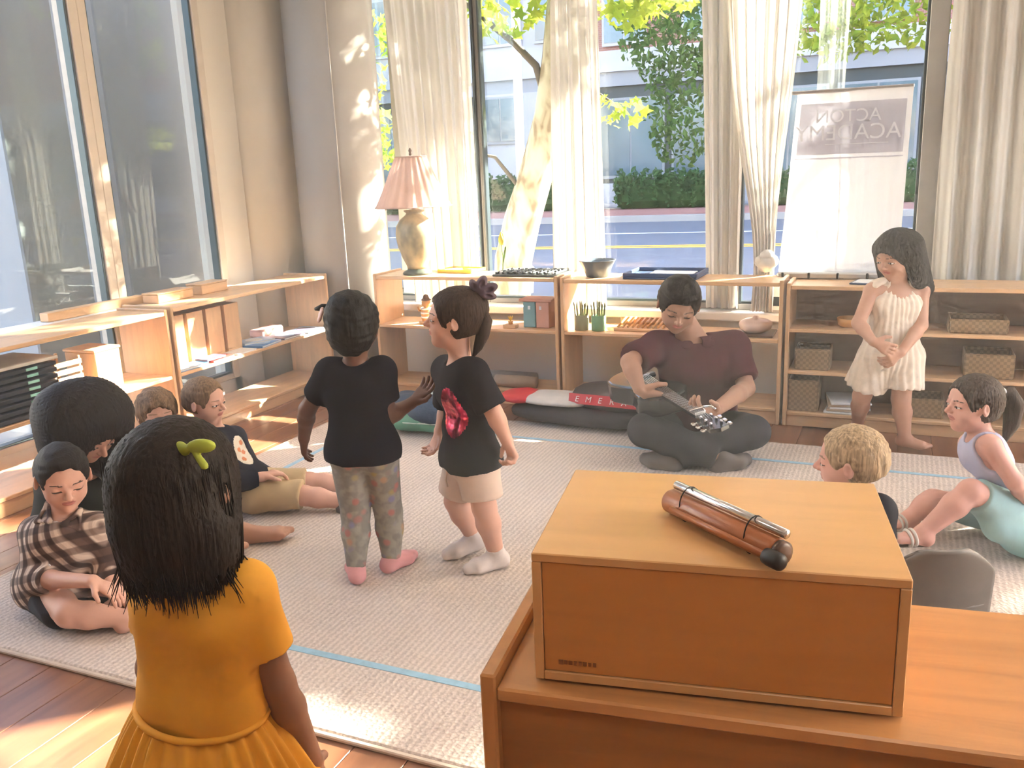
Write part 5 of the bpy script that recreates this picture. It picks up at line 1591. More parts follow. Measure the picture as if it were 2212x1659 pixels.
    def head(s, S, fine=0.0, ears=True, smile=0.0, lids=0.0):
        hp, H, fr = s.hp, s.H, s.fr
        ch = 0 if s.ad else 1
        S.ell(hp(0, 0.12, -0.06), (0.365 * H, 0.385 * H, 0.44 * H), fr, 0.02)
        S.ell(hp(0, -0.12, 0.10), (0.30 * H, 0.37 * H, 0.30 * H), fr, 0.10 * H)
        S.cone(hp(0, -0.20, 0.08), hp(0, -0.375, 0.235), 0.215 * H, 0.105 * H, 0.08 * H)
        for e in (-1, 1):
            S.ball(hp(0.165 * e, -0.15, 0.215), 0.115 * H, 0.07 * H)
            S.ell(hp(0.15 * e, 0.02, 0.44), (0.085 * H, 0.05 * H, 0.075 * H), fr, 0.05 * H, sub=True)
            S.cone(hp(0.055 * e, 0.095, 0.372), hp(0.22 * e, 0.09, 0.285), 0.026 * H, 0.022 * H, 0.05 * H)
            S.ball(hp(0.148 * e, 0.012, 0.300), 0.080 * H, 0.012 * H)
        S.cone(hp(0, 0.04, 0.372), hp(0, -0.078, 0.472), 0.030 * H, 0.042 * H, 0.035 * H)
        for e in (-1, 1):
            S.ball(hp(0.045 * e, -0.098, 0.425), 0.033 * H, 0.022 * H)
        S.ell(hp(0, -0.19, 0.365), (0.095 * H, 0.026 * H, 0.050 * H), fr, 0.02 * H)
        S.ell(hp(0, -0.238, 0.360), (0.080 * H, 0.028 * H, 0.046 * H), fr, 0.02 * H)
        S.ell(hp(0, -0.214, 0.415), (0.085 * H, 0.007 * H, 0.030 * H), fr, 0.012 * H, sub=True)
        S.ball(hp(0, -0.375, 0.275), 0.075 * H, 0.06 * H)
        if ears:
            for e in (-1, 1):
                fe = np.stack([unit(s.Rt * 0.92 - e * s.F * 0.38), s.U, unit(s.F * 0.92 + e * s.Rt * 0.38)])
                S.ell(hp(0.375 * e, -0.02, -0.02), (0.038 * H, 0.125 * H, 0.080 * H), fe, 0.015 * H)
                S.ell(hp(0.420 * e, -0.005, 0.0), (0.030 * H, 0.075 * H, 0.045 * H), fe, 0.012 * H, sub=True)
        nk = (0.034 if not s.ad else 0.055)
        S.cone(s.J['nek'] - 0.02 * s.tor_up, hp(0, -0.24, -0.10), nk * 1.12, nk, 0.03)
        if fine:
            s.fine.append((hp(0, -0.02, 0.05), 0.62 * H, fine))
    def finish(s, h=0.006):
        V, Q = refine(s.S, h, s.fine)
        ctr = V[Q].mean(1) - s.J['hd']
        loc = np.stack([ctr @ s.Rt, ctr @ s.U, ctr @ s.F], 1) / s.H
        mi = np.zeros(len(Q), int)
        r, u, f = loc[:, 0], loc[:, 1], loc[:, 2]
        front = f > 0.25
        mi[front & ((r / 0.098) ** 2 + ((u + 0.214) / 0.048) ** 2 < 1)] = 1
        ar = np.abs(r)
        bw = 0.118 - 1.6 * (ar - 0.13) ** 2
        mi[front & (ar > 0.07) & (ar < 0.235) & (np.abs(u - bw) < 0.0085)] = 2
        eye = (((ar - 0.148) / 0.078) ** 2 + ((u - 0.004) / 0.016) ** 2 < 1)
        mi[front & eye] = 3
        s.body = np_obj('body', V, Q, [s.skinm, s.lipm, s.browm, 'lash'], s.root, s.o, s.zmin, mi)
        return s.body
    def eyes(s, look=(0, 0)):
        for e in (-1, 1):
            mb = MB()
            c = s.hp(0.146 * e, 0.004, 0.349) - s.o
            for rad, sz, mi, dc in ((1.0, (0.062, 0.026, 0.034), 0, (0, 0, 0)), (1.0, (0.024, 0.024, 0.012), 1, (look[0], look[1], 0.028))):
                cc = c + s.H * (dc[0] * s.Rt + dc[1] * s.U + dc[2] * s.F)
                n, m = 12, 8
                vs, fs = [], []
                for j in range(m + 1):
                    a = math.pi * j / m
                    for k in range(n):
                        b = 2 * math.pi * k / n
                        vs.append(Vector(cc + s.H * (sz[0] * math.sin(a) * math.cos(b) * s.Rt + sz[1] * math.cos(a) * s.U + sz[2] * math.sin(a) * math.sin(b) * s.F)))
                for j in range(m):
                    for k in range(n):
                        fs.append((j * n + k, (j + 1) * n + k, (j + 1) * n + (k + 1) % n, j * n + (k + 1) % n))
                mb.add(vs, fs, mi)
            mb.build('eye', ['eye_white', 'iris'], s.body, True)
    def neckline(s, S, r=0.043, low=0.0):
        """opening for the neck cut out of a garment"""
        nd = unit(s.hp(0, -0.24, -0.10) - s.J['nek'])
        q = s.k
        S.cone(s.J['nek'] + nd * (0.004 - low) * q + s.fwd * 0.004, s.J['nek'] + nd * 0.16 * q + s.fwd * 0.02, r * q, r * 1.7 * q, 0.006, sub=True)
    def cloth(s, name, S, mat, h=0.006, amp=0.0, fr=26.0, seed=0, parent=None):
        if amp and S.post is None:
            S.post = wrinkles(amp, fr, seed)
        V, Q = S.mesh(h)
        return np_obj(name, V, Q, mat, parent or s.root, s.o, s.zmin)
    def strand(s, amp=0.0018, n=46, seed=0):
        """fine grooves running down from the crown"""
        rr = np.random.RandomState(seed)
        ph = rr.uniform(0, 6.28, 4)
        def f(p):
            d = p - s.J['hd']
            r, u, g = d @ s.Rt, d @ s.U, d @ s.F
            th = np.arctan2(r, g + 0.02) + 0.25 * np.sin(u * 22 + ph[0])
            return amp * (np.sin(n * th + ph[1] + 1.3 * np.sin(u * 35)) + 0.7 * np.sin(n * 1.73 * th + ph[2] + u * 30))
        return f
    def hair_cap(s, S=None, g=0.045, line=0.30, low=-0.10, sides=True, ears=True, back=-0.34, k=0.02):
        """scalp hair: face cut away, ears free, nape trimmed"""
        S = S or Solid()
        hp, H, fr = s.hp, s.H, s.fr
        S.ell(hp(0, 0.12, -0.065), ((0.365 + g) * H, (0.385 + g) * H, (0.44 + g) * H), fr, 0.02)
        S.ell(hp(0, -0.06, -0.20), ((0.30 + g) * H, (0.30 + g) * H, (0.26 + g) * H), fr, 0.03)
        S.ell(hp(0, line - 0.44, 0.43), (0.335 * H, 0.44 * H, 0.34 * H), fr, 0.012, sub=True)
        if ears:
            for e in (-1, 1):
                S.ell(hp(0.44 * e, -0.11, 0.06), (0.13 * H, 0.20 * H, 0.15 * H), fr, 0.01, sub=True)
        S.cut(hp(0, back, 0), -s.U - 0.25 * s.F)
        S.post = s.strand(0.0012, 46, 3)
        return S
    def hair(s, S, mat, h=0.0045, name='hair'):
        V, Q = S.mesh(h)
        return np_obj(name, V, Q, mat, s.root, s.o, s.zmin)

# ------------------------------------------------------------------ the people
up3 = np.array([0, 0, 1.0])
M['tee_black'] = plain('black jersey', (0.010, 0.008, 0.012), 0.9, spec=0.15)
M['tee_navy'] = plain('dark navy jersey', (0.014, 0.014, 0.022), 0.9, spec=0.15)
M['tee_char'] = plain('charcoal jersey', (0.018, 0.015, 0.018), 0.9, spec=0.15)
M['khaki'] = plain('khaki cotton', (0.50, 0.36, 0.20), 0.85)
M['cream_shorts'] = plain('cream pink cotton', (0.62, 0.47, 0.38), 0.85)
M['romper'] = plain('cream crinkled cotton', (0.70, 0.58, 0.47), 0.85, var=0.12, scale=30)
M['maroon'] = plain('dark maroon pique', (0.075, 0.018, 0.022), 0.9, spec=0.15)
M['jeans'] = plain('dark jeans', (0.022, 0.020, 0.024), 0.85, var=0.2)
M['jeans_blue'] = plain('blue denim', (0.10, 0.15, 0.22), 0.85, var=0.25)
M['sock_white'] = plain('white sock', (0.66, 0.58, 0.54), 0.9)
M['sock_pink'] = plain('pink sock', (0.66, 0.30, 0.30), 0.9)
M['shoe_grey'] = plain('grey sneaker', (0.14, 0.115, 0.10), 0.7)
M['sole'] = plain('white sole', (0.60, 0.56, 0.50), 0.6)
M['dress_yellow'] = plain('mustard yellow jersey', (0.78, 0.37, 0.035), 0.75, var=0.06)
M['lavender'] = plain('lavender blue cotton', (0.50, 0.50, 0.66), 0.8)
M['aqua'] = cloth_mat('pale aqua skirt', (0.50, 0.74, 0.74), 0.3, 0.02)
M['olive'] = plain('dark olive knit', (0.030, 0.028, 0.018), 0.9)
M['lime'] = plain('lime green ribbon', (0.35, 0.42, 0.05), 0.5)
M['plum'] = plain('dusky plum ribbon', (0.10, 0.065, 0.085), 0.6)
M['petal'] = plain('pale pink petal', (0.62, 0.42, 0.38), 0.6)
M['shorts_black'] = plain('black shorts', (0.018, 0.014, 0.016), 0.85)
M['graphic'] = plain('cream shirt print', (0.66, 0.58, 0.47), 0.8)
M['graphic_o'] = plain('orange shirt print', (0.62, 0.20, 0.08), 0.8)
# floral leggings
m_ = NT('grey floral leggings')
v = m_.coords((1, 1, 1))
vo = m_.n('ShaderNodeTexVoronoi', i_Scale=34.0)
m_.l(v, vo.inputs['Vector'])
nz = m_.n('ShaderNodeTexNoise', i_Scale=24.0, i_Detail=2.0)
m_.l(v, nz.inputs['Vector'])
hs_ = m_.n('ShaderNodeSeparateColor')
m_.l(vo.outputs['Color'], hs_.inputs[0])
fl_ = m_.ramp(hs_.outputs[0], [(0.0, (0.30, 0.27, 0.22)), (0.40, (0.24, 0.22, 0.19)), (0.55, (0.42, 0.13, 0.11)), (0.72, (0.46, 0.24, 0.19)), (0.82, (0.38, 0.29, 0.09)), (0.92, (0.22, 0.22, 0.36))])
gr_ = m_.ramp(nz.outputs['Fac'], [(0.42, (0.32, 0.29, 0.24)), (0.55, (0.21, 0.195, 0.165))])
mk = m_.ramp(vo.outputs['Distance'], [(0.30, (1, 1, 1)), (0.55, (0, 0, 0))])
mm = m_.n('ShaderNodeMix', data_type='RGBA')
m_.l(mk, mm.inputs['Factor'])
m_.l(gr_, mm.inputs[6])
m_.l(fl_, mm.inputs[7])
m_.l(mm.outputs[2], m_.b.inputs['Base Color'])
m_.b.inputs['Roughness'].default_value = 0.85
M['floral'] = m_.m
# brown plaid
m_ = NT('brown and cream plaid')
v = m_.coords((1, 1, 1), (R(12), R(18), R(24)))
def _stripe(direction, scale, lo, hi):
    w = m_.n('ShaderNodeTexWave', i_Scale=scale, i_Distortion=1.2, i_Detail=1.0)
    w.bands_direction = direction
    m_.l(v, w.inputs['Vector'])
    return m_.ramp(w.outputs['Fac'], [(0.35, lo), (0.62, hi)])
s1 = _stripe('X', 9.0, (0.15, 0.085, 0.065), (0.80, 0.69, 0.60))
s2 = _stripe('Z', 7.0, (0.22, 0.15, 0.12), (0.80, 0.74, 0.68))
s3 = _stripe('X', 24.0, (0.55, 0.45, 0.42), (1, 1, 1))
mm = m_.n('ShaderNodeMix', data_type='RGBA', blend_type='MULTIPLY')
mm.inputs['Factor'].default_value = 0.85
m_.l(s1, mm.inputs[6])
m_.l(s2, mm.inputs[7])
m2_ = m_.n('ShaderNodeMix', data_type='RGBA', blend_type='MULTIPLY')
m2_.inputs['Factor'].default_value = 0.5
m_.l(mm.outputs[2], m2_.inputs[6])
m_.l(s3, m2_.inputs[7])
m_.l(m2_.outputs[2], m_.b.inputs['Base Color'])
m_.b.inputs['Roughness'].default_value = 0.85
M['plaid'] = m_.m
# red sequins
m_ = NT('red sequins')
v = m_.coords((1, 1, 1))
vo = m_.n('ShaderNodeTexVoronoi', i_Scale=85.0)
m_.l(v, vo.inputs['Vector'])
m_.l(m_.ramp(vo.outputs['Distance'], [(0.1, (1.0, 0.22, 0.36)), (0.6, (0.55, 0.02, 0.08))]), m_.b.inputs['Base Color'])
m_.b.inputs['Metallic'].default_value = 0.85
m_.b.inputs['Roughness'].default_value = 0.16
m_.bump(vo.outputs['Color'], 1.0, 0.05)
M['sequin'] = m_.m

def tee(hm, mat, hem=0.04, sleeve=0.75, g=0.011, amp=0.0022, seed=1, flare=0.004, neck=0.012, name='shirt', h=0.006, loose=0.012, hem_fl=0.0):
    S = Solid()
    hm.torso(S, g)
    J = hm.J
    S.cone(J['pel'] - hm.lat * 0.034 * hm.k, J['pel'] + hm.lat * 0.034 * hm.k, 0.064 * hm.k + g + loose, None, 0.04)
    S.cone(J['pel'] - hm.tor_up * hem - hm.lat * 0.038 * hm.k, J['pel'] - hm.tor_up * hem + hm.lat * 0.038 * hm.k, 0.064 * hm.k + g + loose + hem_fl, None, 0.04)
    S.cone(J['shL'], J['shR'], 0.030 * hm.k + g, None, 0.03)
    for sd in 'LR':
        hm.arm(S, sd, 0, sleeve, g + 0.004, 0.02, True, flare)
    hm.neckline(S, 0.042, 0.010 - neck * 0.4)
    S.cut(J['pel'] - hm.tor_up * hem, -hm.tor_up)
    return hm.cloth(name, S, mat, h, amp, 24, seed)
def shorts(hm, mat, f1=0.85, g=0.016, flare=0.014, amp=0.003, seed=2, top=0.03, name='shorts', h=0.006):
    S = Solid()
    J = hm.J
    S.cone(J['hiL'], J['hiR'], 0.062 * hm.k + g, None, 0.03)
    S.cone(J['pel'] - hm.lat * 0.03 * hm.k, J['pel'] + hm.lat * 0.03 * hm.k, 0.068 * hm.k + g, None, 0.03)
    for sd in 'LR':
        hm.leg(S, sd, f1, g, 0.02, True, flare)
    S.cut(J['pel'] + hm.tor_up * top, hm.tor_up)
    return hm.cloth(name, S, mat, h, amp, 28, seed)

# ---- girl in floral leggings, seen from behind
h = Human('leggings', 'person', 'person in black tee and floral leggings standing with back turned on the rug', 0.180, skinm='skin_brown', lip='lip_dark')
h.torso(h.S)
h.head(h.S, fine=0.0038)
for sd in 'LR':
    h.arm(h.S, sd)
    h.leg(h.S, sd)
    h.foot(h.S, sd)
h.hand(h.S, 'L', -h.lat * -1 + 0.3 * h.fwd, (0.35, 0.4, 0.3), thumb=-1, fine=0.004)
h.hand(h.S, 'R', -h.lat * 0.3 + up3 * 0.2 - h.fwd * 0.4, (0.25, 0.35, 0.3), thumb=1, fine=0.004)
h.finish()
h.eyes()
S = h.hair_cap(g=0.06, back=-0.9, ears=False)
S.ell(h.hp(0, -0.08, -0.16), (0.39 * h.H, 0.44 * h.H, 0.40 * h.H), h.fr, 0.03)
S.ell(h.hp(0, -0.30, 0.50), (0.34 * h.H, 0.50 * h.H, 0.42 * h.H), h.fr, 0.012, sub=True)
S.ell(h.hp(0, 0.24, -0.16), (0.42 * h.H, 0.40 * h.H, 0.44 * h.H), h.fr, 0.02)
S.post = wrinkles(0.0022, 150, 5, (1, 1, 1))
h.hair(S, 'hair_black')
def tuft(hm, name, mat, pts, rads, n=10, parent=None):
    return MB().tube([Vector(A3(p) - hm.o) for p in pts], rads, n).build(name, mat, parent or hm.root, True)
tuft(h, 'hair_tie', 'hair_black', [h.hp(-0.38, 0.30, -0.15), h.hp(-0.52, 0.33, -0.22), h.hp(-0.66, 0.30, -0.24)], [0.014, 0.012, 0.005])
fl = Solid()
fc = h.hp(-0.40, 0.20, -0.34)
nrm = unit(fc - h.J['hd'])
t1 = unit(np.cross(nrm, up3))
t2 = np.cross(nrm, t1)
for i in range(5):
    a = i * 1.2566
    p = fc + nrm * 0.012 + (t1 * math.cos(a) + t2 * math.sin(a)) * 0.015
    fl.ell(p, (0.012, 0.012, 0.006), np.stack([t1, t2, nrm]), 0.002)
h.cloth('hair_flower', fl, 'petal', 0.003)
tee(h, 'tee_black', hem=0.035, sleeve=0.62, seed=11, loose=-0.006, hem_fl=0.010, g=0.009, neck=0.004)
S = Solid()
S.cone(h.J['hiL'], h.J['hiR'], 0.064, None, 0.02)
S.cone(h.J['hiL'] - h.fwd * 0.02 + h.lat * 0.012, h.J['hiR'] - h.fwd * 0.02 - h.lat * 0.012, 0.056, None, 0.02)
S.cone(h.J['pel'] - h.lat * 0.03, h.J['pel'] + h.lat * 0.03, 0.071, None, 0.02)
for sd in 'LR':
    h.leg(S, sd, 1.97, 0.006, 0.016, True)
S.cut(h.J['pel'] + h.tor_up * 0.03, h.tor_up)
h.cloth('leggings', S, 'floral', 0.0055, 0.0012, 40, 3)
for sd in 'LR':
    S = Solid()
    h.foot(S, sd, 0.004)
    h.cloth('sock', S, 'sock_pink', 0.005)

# ---- girl with the sequin shirt, in profile
h = Human('sequin', 'person', 'person in charcoal tee with red sequins and cream shorts standing in profile', 0.188, skinm='skin_fair')
h.torso(h.S)
h.head(h.S, fine=0.0032)
for sd in 'LR':
    h.arm(h.S, sd)
    h.leg(h.S, sd)
    h.foot(h.S, sd)
h.hand(h.S, 'L', h.fwd - h.lat * 0.0 + up3 * 0.3, (0.9, 1.0, 0.7), thumb=1, fine=0.0038, thumb_curl=0.6)
h.hand(h.S, 'R', h.fwd, (0.5, 0.6, 0.4), thumb=-1)
h.finish()
h.eyes((0.01, 0))
S = h.hair_cap(g=0.055, line=0.34, back=-0.32, ears=True)
S.ell(h.hp(0, 0.20, -0.20), (0.40 * h.H, 0.36 * h.H, 0.42 * h.H), h.fr, 0.02)
h.hair(S, 'hair_brown')
tuft(h, 'ponytail', 'hair_brown', [h.hp(-0.1, 0.16, -0.46), h.hp(-0.14, -0.02, -0.54), h.hp(-0.17, -0.25, -0.50), h.hp(-0.18, -0.46, -0.42), h.hp(-0.18, -0.62, -0.34)], [0.022, 0.026, 0.022, 0.015, 0.004], 14)
bc = h.hp(-0.10, 0.46, -0.42)
S = Solid()
for dr_, ln, rr_ in (((0.0, 0.75, -0.30), 0.050, 0.017), ((-0.1, 0.35, -0.80), 0.056, 0.018), ((-0.1, -0.15, -0.85), 0.050, 0.014), ((0.2, 0.70, 0.35), 0.040, 0.014)):
    dv = unit(h.Rt * dr_[0] + h.U * dr_[1] + h.F * dr_[2])
    tv = unit(np.cross(dv, h.Rt))
    S.ell(bc + dv * ln * 0.62, (ln * 0.62, rr_, 0.026), np.stack([dv, tv, np.cross(dv, tv)]), 0.004)
    S.ell(bc + dv * ln * 0.70 + h.Rt * -0.028, (ln * 0.30, rr_ * 0.5, 0.016), np.stack([dv, tv, np.cross(dv, tv)]), 0.003, sub=True)
S.ball(bc, 0.013, 0.004)
h.cloth('bow', S, 'plum', 0.0032)
sh_s = tee(h, 'tee_char', hem=0.03, sleeve=0.92, seed=12, loose=-0.004, hem_fl=0.004, flare=0.008, g=0.013)
sc_ = h.J['che'] + h.fwd * 0.060 - h.tor_up * 0.045 - h.lat * 0.040
paint(sh_s, h, 'sequin', sc_, (0.060, 0.085, 0.06), np.stack([h.lat, h.tor_up, h.fwd]))
shorts(h, 'cream_shorts', 0.80, 0.012, 0.014, seed=5)
tuft(h, 'drawstring', 'cream_shorts', [h.J['pel'] + h.fwd * 0.085, h.J['pel'] + h.fwd * 0.098 - up3 * 0.06, h.J['pel'] + h.fwd * 0.092 - up3 * 0.085], [0.003, 0.003, 0.003], 6)
for sd in 'LR':
    S = Solid()
    h.foot(S, sd, 0.005)
    S.cone(h.J['an' + sd], h.J['an' + sd] + 0.16 * (h.J['kn' + sd] - h.J['an' + sd]), 0.030, 0.031, 0.006, True)
    h.cloth('sock', S, 'sock_white', 0.005, 0.001, 60, 4)

# ---- girl in the cream romper
h = Human('romper', 'person', 'person in cream romper standing with clasped hands before the dark shelf', 0.205, skinm='skin_tan', zmin=0.0147)
h.torso(h.S)
h.head(h.S, fine=0.0038)
for sd in 'LR':
    h.arm(h.S, sd)
    h.leg(h.S, sd)
    h.foot(h.S, sd, toes=True)
    h.fine.append((h.J['to' + sd], 0.05, 0.004))
h.hand(h.S, 'R', -h.fwd * 1.0 + h.lat * -0.3, (0.35, 0.5, 0.4), thumb=1, fine=0.0038)
h.hand(h.S, 'L', -h.fwd * 1.0 + h.lat * 0.3, (0.55, 0.7, 0.5), thumb=-1, fine=0.0038)
h.finish()
h.eyes()
S = h.hair_cap(g=0.06, line=0.20, back=-0.5, ears=False)
S.cuts = []
for e in (-1, 1):
    S.cone(h.hp(0.34 * e, 0.10, -0.08), h.hp(0.40 * e, -0.62, -0.10), 0.045, 0.036, 0.03)
    S.cone(h.hp(0.20 * e, 0.10, -0.30), h.hp(0.26 * e, -0.95, -0.38), 0.052, 0.042, 0.03)
S.cone(h.hp(0, 0.1, -0.36), h.hp(0, -1.0, -0.46), 0.06, 0.045, 0.03)
S.ell(h.hp(0, -0.16, 0.45), (0.29 * h.H, 0.40 * h.H, 0.36 * h.H), h.fr, 0.012, sub=True)
S.ell(h.hp(0, -0.60, 0.30), (0.30 * h.H, 0.40 * h.H, 0.36 * h.H), h.fr, 0.012, sub=True)
S.post = h.strand(0.0016, 50, 3)
h.hair(S, 'hair_dark', 0.005)
S = Solid()
J = h.J
h.torso(S, 0.012, top=False)
S.ell(J['pel'] + 0.32 * (J['che'] - J['pel']), (0.102, 0.15, 0.082), np.stack([h.lat, h.tor_up, h.fwd]), 0.05)
S.cone(J['che'] - h.lat * 0.05, J['che'] + h.lat * 0.05, 0.062, None, 0.03)
for sd in 'LR':
    h.leg(S, sd, 0.72, 0.024, 0.02, True, 0.022)
for e in (-1, 1):
    S.cone(J['che'] + h.lat * 0.030 * e, J['nek'] + h.lat * 0.042 * e - h.tor_up * 0.008, 0.056, 0.030, 0.03)
h.neckline(S, 0.046, 0.016)
pp = wrinkles(0.0022, 30, 8)
rp_c, rp_l, rp_f = J['pel'], h.lat.copy(), h.fwd.copy()
S.post = lambda p: pp(p) + 0.0030 * np.sin(24 * np.arctan2((p - rp_c) @ rp_l, (p - rp_c) @ rp_f))
h.cloth('romper', S, 'romper', 0.006)
for e, sd in ((-1, 'L'), (1, 'R')):
    S = Solid()
    p = 0.72 * J['sh' + sd] + 0.28 * J['nek'] + up3 * 0.022
    S.ell(p + h.lat * 0.012 * e, (0.046, 0.016, 0.040), np.stack([unit(h.lat - 0.5 * e * up3), unit(up3 + 0.5 * e * h.lat), h.fwd]), 0.01)
    h.cloth('shoulder_frill', S, 'romper', 0.005, 0.003, 70, 3)
tuft(h, 'waist_tie', 'romper', [J['pel'] + h.fwd * 0.10 + h.tor_up * 0.01 + h.lat * 0.02, J['pel'] + h.fwd * 0.125 - h.tor_up * 0.03 + h.lat * 0.05, J['pel'] + h.fwd * 0.115 - h.tor_up * 0.05 + h.lat * 0.085], [0.005, 0.006, 0.003], 8)

# ---- yellow dress girl in the foreground
h = Human('yellow', 'person', 'person in mustard yellow dress standing in the foreground with back turned', 0.195, skinm='skin_mid')
h.torso(h.S)
h.head(h.S, fine=0.0038)
for sd in 'LR':
    h.arm(h.S, sd, k=0.012)
    h.leg(h.S, sd)
    h.foot(h.S, sd, toes=True)
    h.hand(h.S, sd, -h.lat if sd == 'R' else h.lat, (0.3, 0.35, 0.25), thumb=-1 if sd == 'L' else 1, fine=0.004)
h.S.ell(h.hp(0.465, -0.04, -0.06), (0.035 * h.H, 0.13 * h.H, 0.075 * h.H), h.fr, 0.006)
h.S.cone(h.hp(0.36, -0.04, -0.04), h.hp(0.46, -0.04, -0.06), 0.014, 0.008, 0.006)
h.finish(0.0055)
h.eyes()
J = h.J
S = Solid()
S.ell(h.hp(0, 0.12, -0.07), (0.44 * h.H, 0.45 * h.H, 0.50 * h.H), h.fr, 0.02)
S.ell(h.hp(0, -0.22, -0.13), (0.505 * h.H, 0.60 * h.H, 0.44 * h.H), h.fr, 0.05)
S.cone(h.hp(-0.30, -0.3, -0.10), h.hp(-0.36, -0.85, -0.10), 0.050, 0.040, 0.04)
S.cone(h.hp(0.28, -0.3, -0.16), h.hp(0.33, -0.80, -0.14), 0.046, 0.036, 0.04)
S.cone(h.hp(0.0, -0.3, -0.28), h.hp(0.0, -0.85, -0.26), 0.060, 0.050, 0.04)
S.ell(h.hp(0, -0.22, 0.50), (0.32 * h.H, 0.50 * h.H, 0.40 * h.H), h.fr, 0.012, sub=True)
S.ell(h.hp(0, -0.75, 0.40), (0.40 * h.H, 0.50 * h.H, 0.40 * h.H), h.fr, 0.012, sub=True)
S.ell(h.hp(0.57, -0.04, -0.07), (0.17 * h.H, 0.14 * h.H, 0.075 * h.H), h.fr, 0.006, sub=True)
hb_hd, hb_U, hb_R, hb_F, hb_H = h.J['hd'], h.U, h.Rt, h.F, h.H
st_f = h.strand(0.0011, 70, 9)
def bob_post(p):
    d = p - hb_hd
    u = d @ hb_U / hb_H
    th = np.arctan2(d @ hb_R, d @ hb_F + 0.02)
    edge = -0.62 + 0.05 * np.sin(31 * th) + 0.035 * np.sin(67 * th + 1) + 0.05 * np.sin(5 * th + 0.5)
    return st_f(p) + np.clip((edge - u) * hb_H, 0, 0.06) * 0.9
S.post = bob_post
h.hair(S, 'hair_dark', 0.0038)
# loose locks at the ends of the bob
rr = random.Random(5)
lk = MB()
for k in range(520):
    th = rr.uniform(1.0, 5.3)
    r0 = 0.415 + rr.uniform(-0.03, 0.03)
    def at(u, rad):
        return Vector(h.hp(rad * 1.08 * math.sin(th), u, rad * math.cos(th) * 0.95 - 0.12) - h.o)
    out = rr.uniform(-0.06, 0.07) + (0.16 if k % 12 == 0 else 0)
    lk.tube([at(0.05 + rr.uniform(-0.2, 0.25), r0 + 0.035), at(-0.30, r0 + 0.055), at(-0.58, r0 + 0.03), at(-0.74 - rr.uniform(0, 0.13), r0 - 0.03 + out)], [0.0006, 0.0015, 0.0014, 0.0004], 4)
lk.build('loose_locks', 'hair_dark', h.root, True)
# lime bow
bc = h.hp(0.40, 0.43, -0.24)
S = Solid()
for e in (-1, 1):
    S.ell(bc + h.Rt * 0.020 * e + h.U * 0.004 * e, (0.022, 0.011, 0.007), np.stack([unit(h.Rt + 0.35 * e * h.F), h.U, unit(h.F - 0.35 * e * h.Rt)]), 0.003)
S.ball(bc, 0.007, 0.002)
S.cone(bc, bc + h.Rt * 0.03 - h.U * 0.022 - h.F * 0.01, 0.004, 0.006, 0.002)
h.cloth('bow', S, 'lime', 0.003)
# dress: bodice with cap sleeves, gathered skirt
S = Solid()
h.torso(S, 0.010)
wst = J['pel'] + 0.34 * (J['che'] - J['pel'])
for sd in 'LR':
    h.arm(S, sd, 0, 0.62 if sd == 'R' else 0.4, 0.010, 0.02, True, 0.005)
S.cone(wst - h.lat * 0.036, wst + h.lat * 0.036, 0.070, None, 0.03)
for e in (-1, 1):
    S.cone(J['che'] + h.lat * 0.044 * e, wst + h.lat * 0.034 * e, 0.070, 0.069, 0.02)
h.neckline(S, 0.042, 0.0)
S.cut(wst - h.tor_up * 0.012, -h.tor_up)
dr = h.cloth('bodice', S, 'dress_yellow', 0.005, 0.0022, 26, 14)
def skirt(u, t):
    a = 2 * math.pi * u
    r0 = 0.098 + 0.115 * t ** 0.85
    pl_ = (0.004 + 0.012 * t) * (math.sin(26 * a + 1.5 * math.sin(3 * a)) + 0.4 * math.sin(11 * a + 2))
    rx_, ry_ = (r0 + pl_) * 1.10, (r0 + pl_) * 0.92
    p = wst + h.lat * rx_ * math.cos(a) + h.fwd * ry_ * math.sin(a) - up3 * (0.0 + 0.26 * t) - h.tor_up * 0.002
    return Vector(p - h.o)
MB().grid(skirt, 260, 26).build('skirt', 'dress_yellow', h.root, True)
MB().tube([Vector(wst - h.o + h.lat * 0.112 * math.cos(a) + h.fwd * 0.094 * math.sin(a)) for a in [k * math.pi / 24 for k in range(48)]], 0.006, 8, closed=True).build('waist_seam', 'dress_yellow', h.root, True)

# ---- boy in the plaid shirt sitting cross-legged
h = Human('plaid', 'person', 'person in brown plaid shirt sitting cross-legged and looking down at the rug edge', 0.198, skinm='skin_fair')
J = h.J
h.torso(h.S)
h.head(h.S, fine=0.003)
for sd in 'LR':
    h.arm(h.S, sd)
    h.leg(h.S, sd)
    h.foot(h.S, sd, toes=True)
h.fine.append((J['toR'], 0.05, 0.004))
h.hand(h.S, 'R', -up3, (0.3, 0.4, 0.3), thumb=-1, fine=0.0038)
h.hand(h.S, 'L', -up3, (0.4, 0.5, 0.3), thumb=1, fine=0.0038)
h.finish(0.0055)
S = h.hair_cap(g=0.026, line=0.375, back=-0.20, ears=True)
S.ell(h.hp(0.0, 0.42, 0.08), (0.24 * h.H, 0.10 * h.H, 0.26 * h.H), h.fr, 0.02)
S.ell(h.hp(0.0, -0.02, 0.45), (0.30 * h.H, 0.36 * h.H, 0.30 * h.H), h.fr, 0.02, sub=True)
S.post = wrinkles(0.0016, 150, 5, (1, 1, 1))
h.hair(S, 'hair_dark', 0.004)
S = Solid()
h.torso(S, 0.016)
S.cone(J['pel'] - h.lat * 0.05, J['pel'] + h.lat * 0.05, 0.098, None, 0.04)
for sd in 'LR':
    h.arm(S, sd, 0, 1.28, 0.013, 0.02, True, 0.008)
h.neckline(S, 0.042, 0.004)
S.cut(J['pel'] - h.tor_up * 0.05, -h.tor_up)
h.cloth('shirt', S, 'plaid', 0.0055, 0.0038, 30, 21)
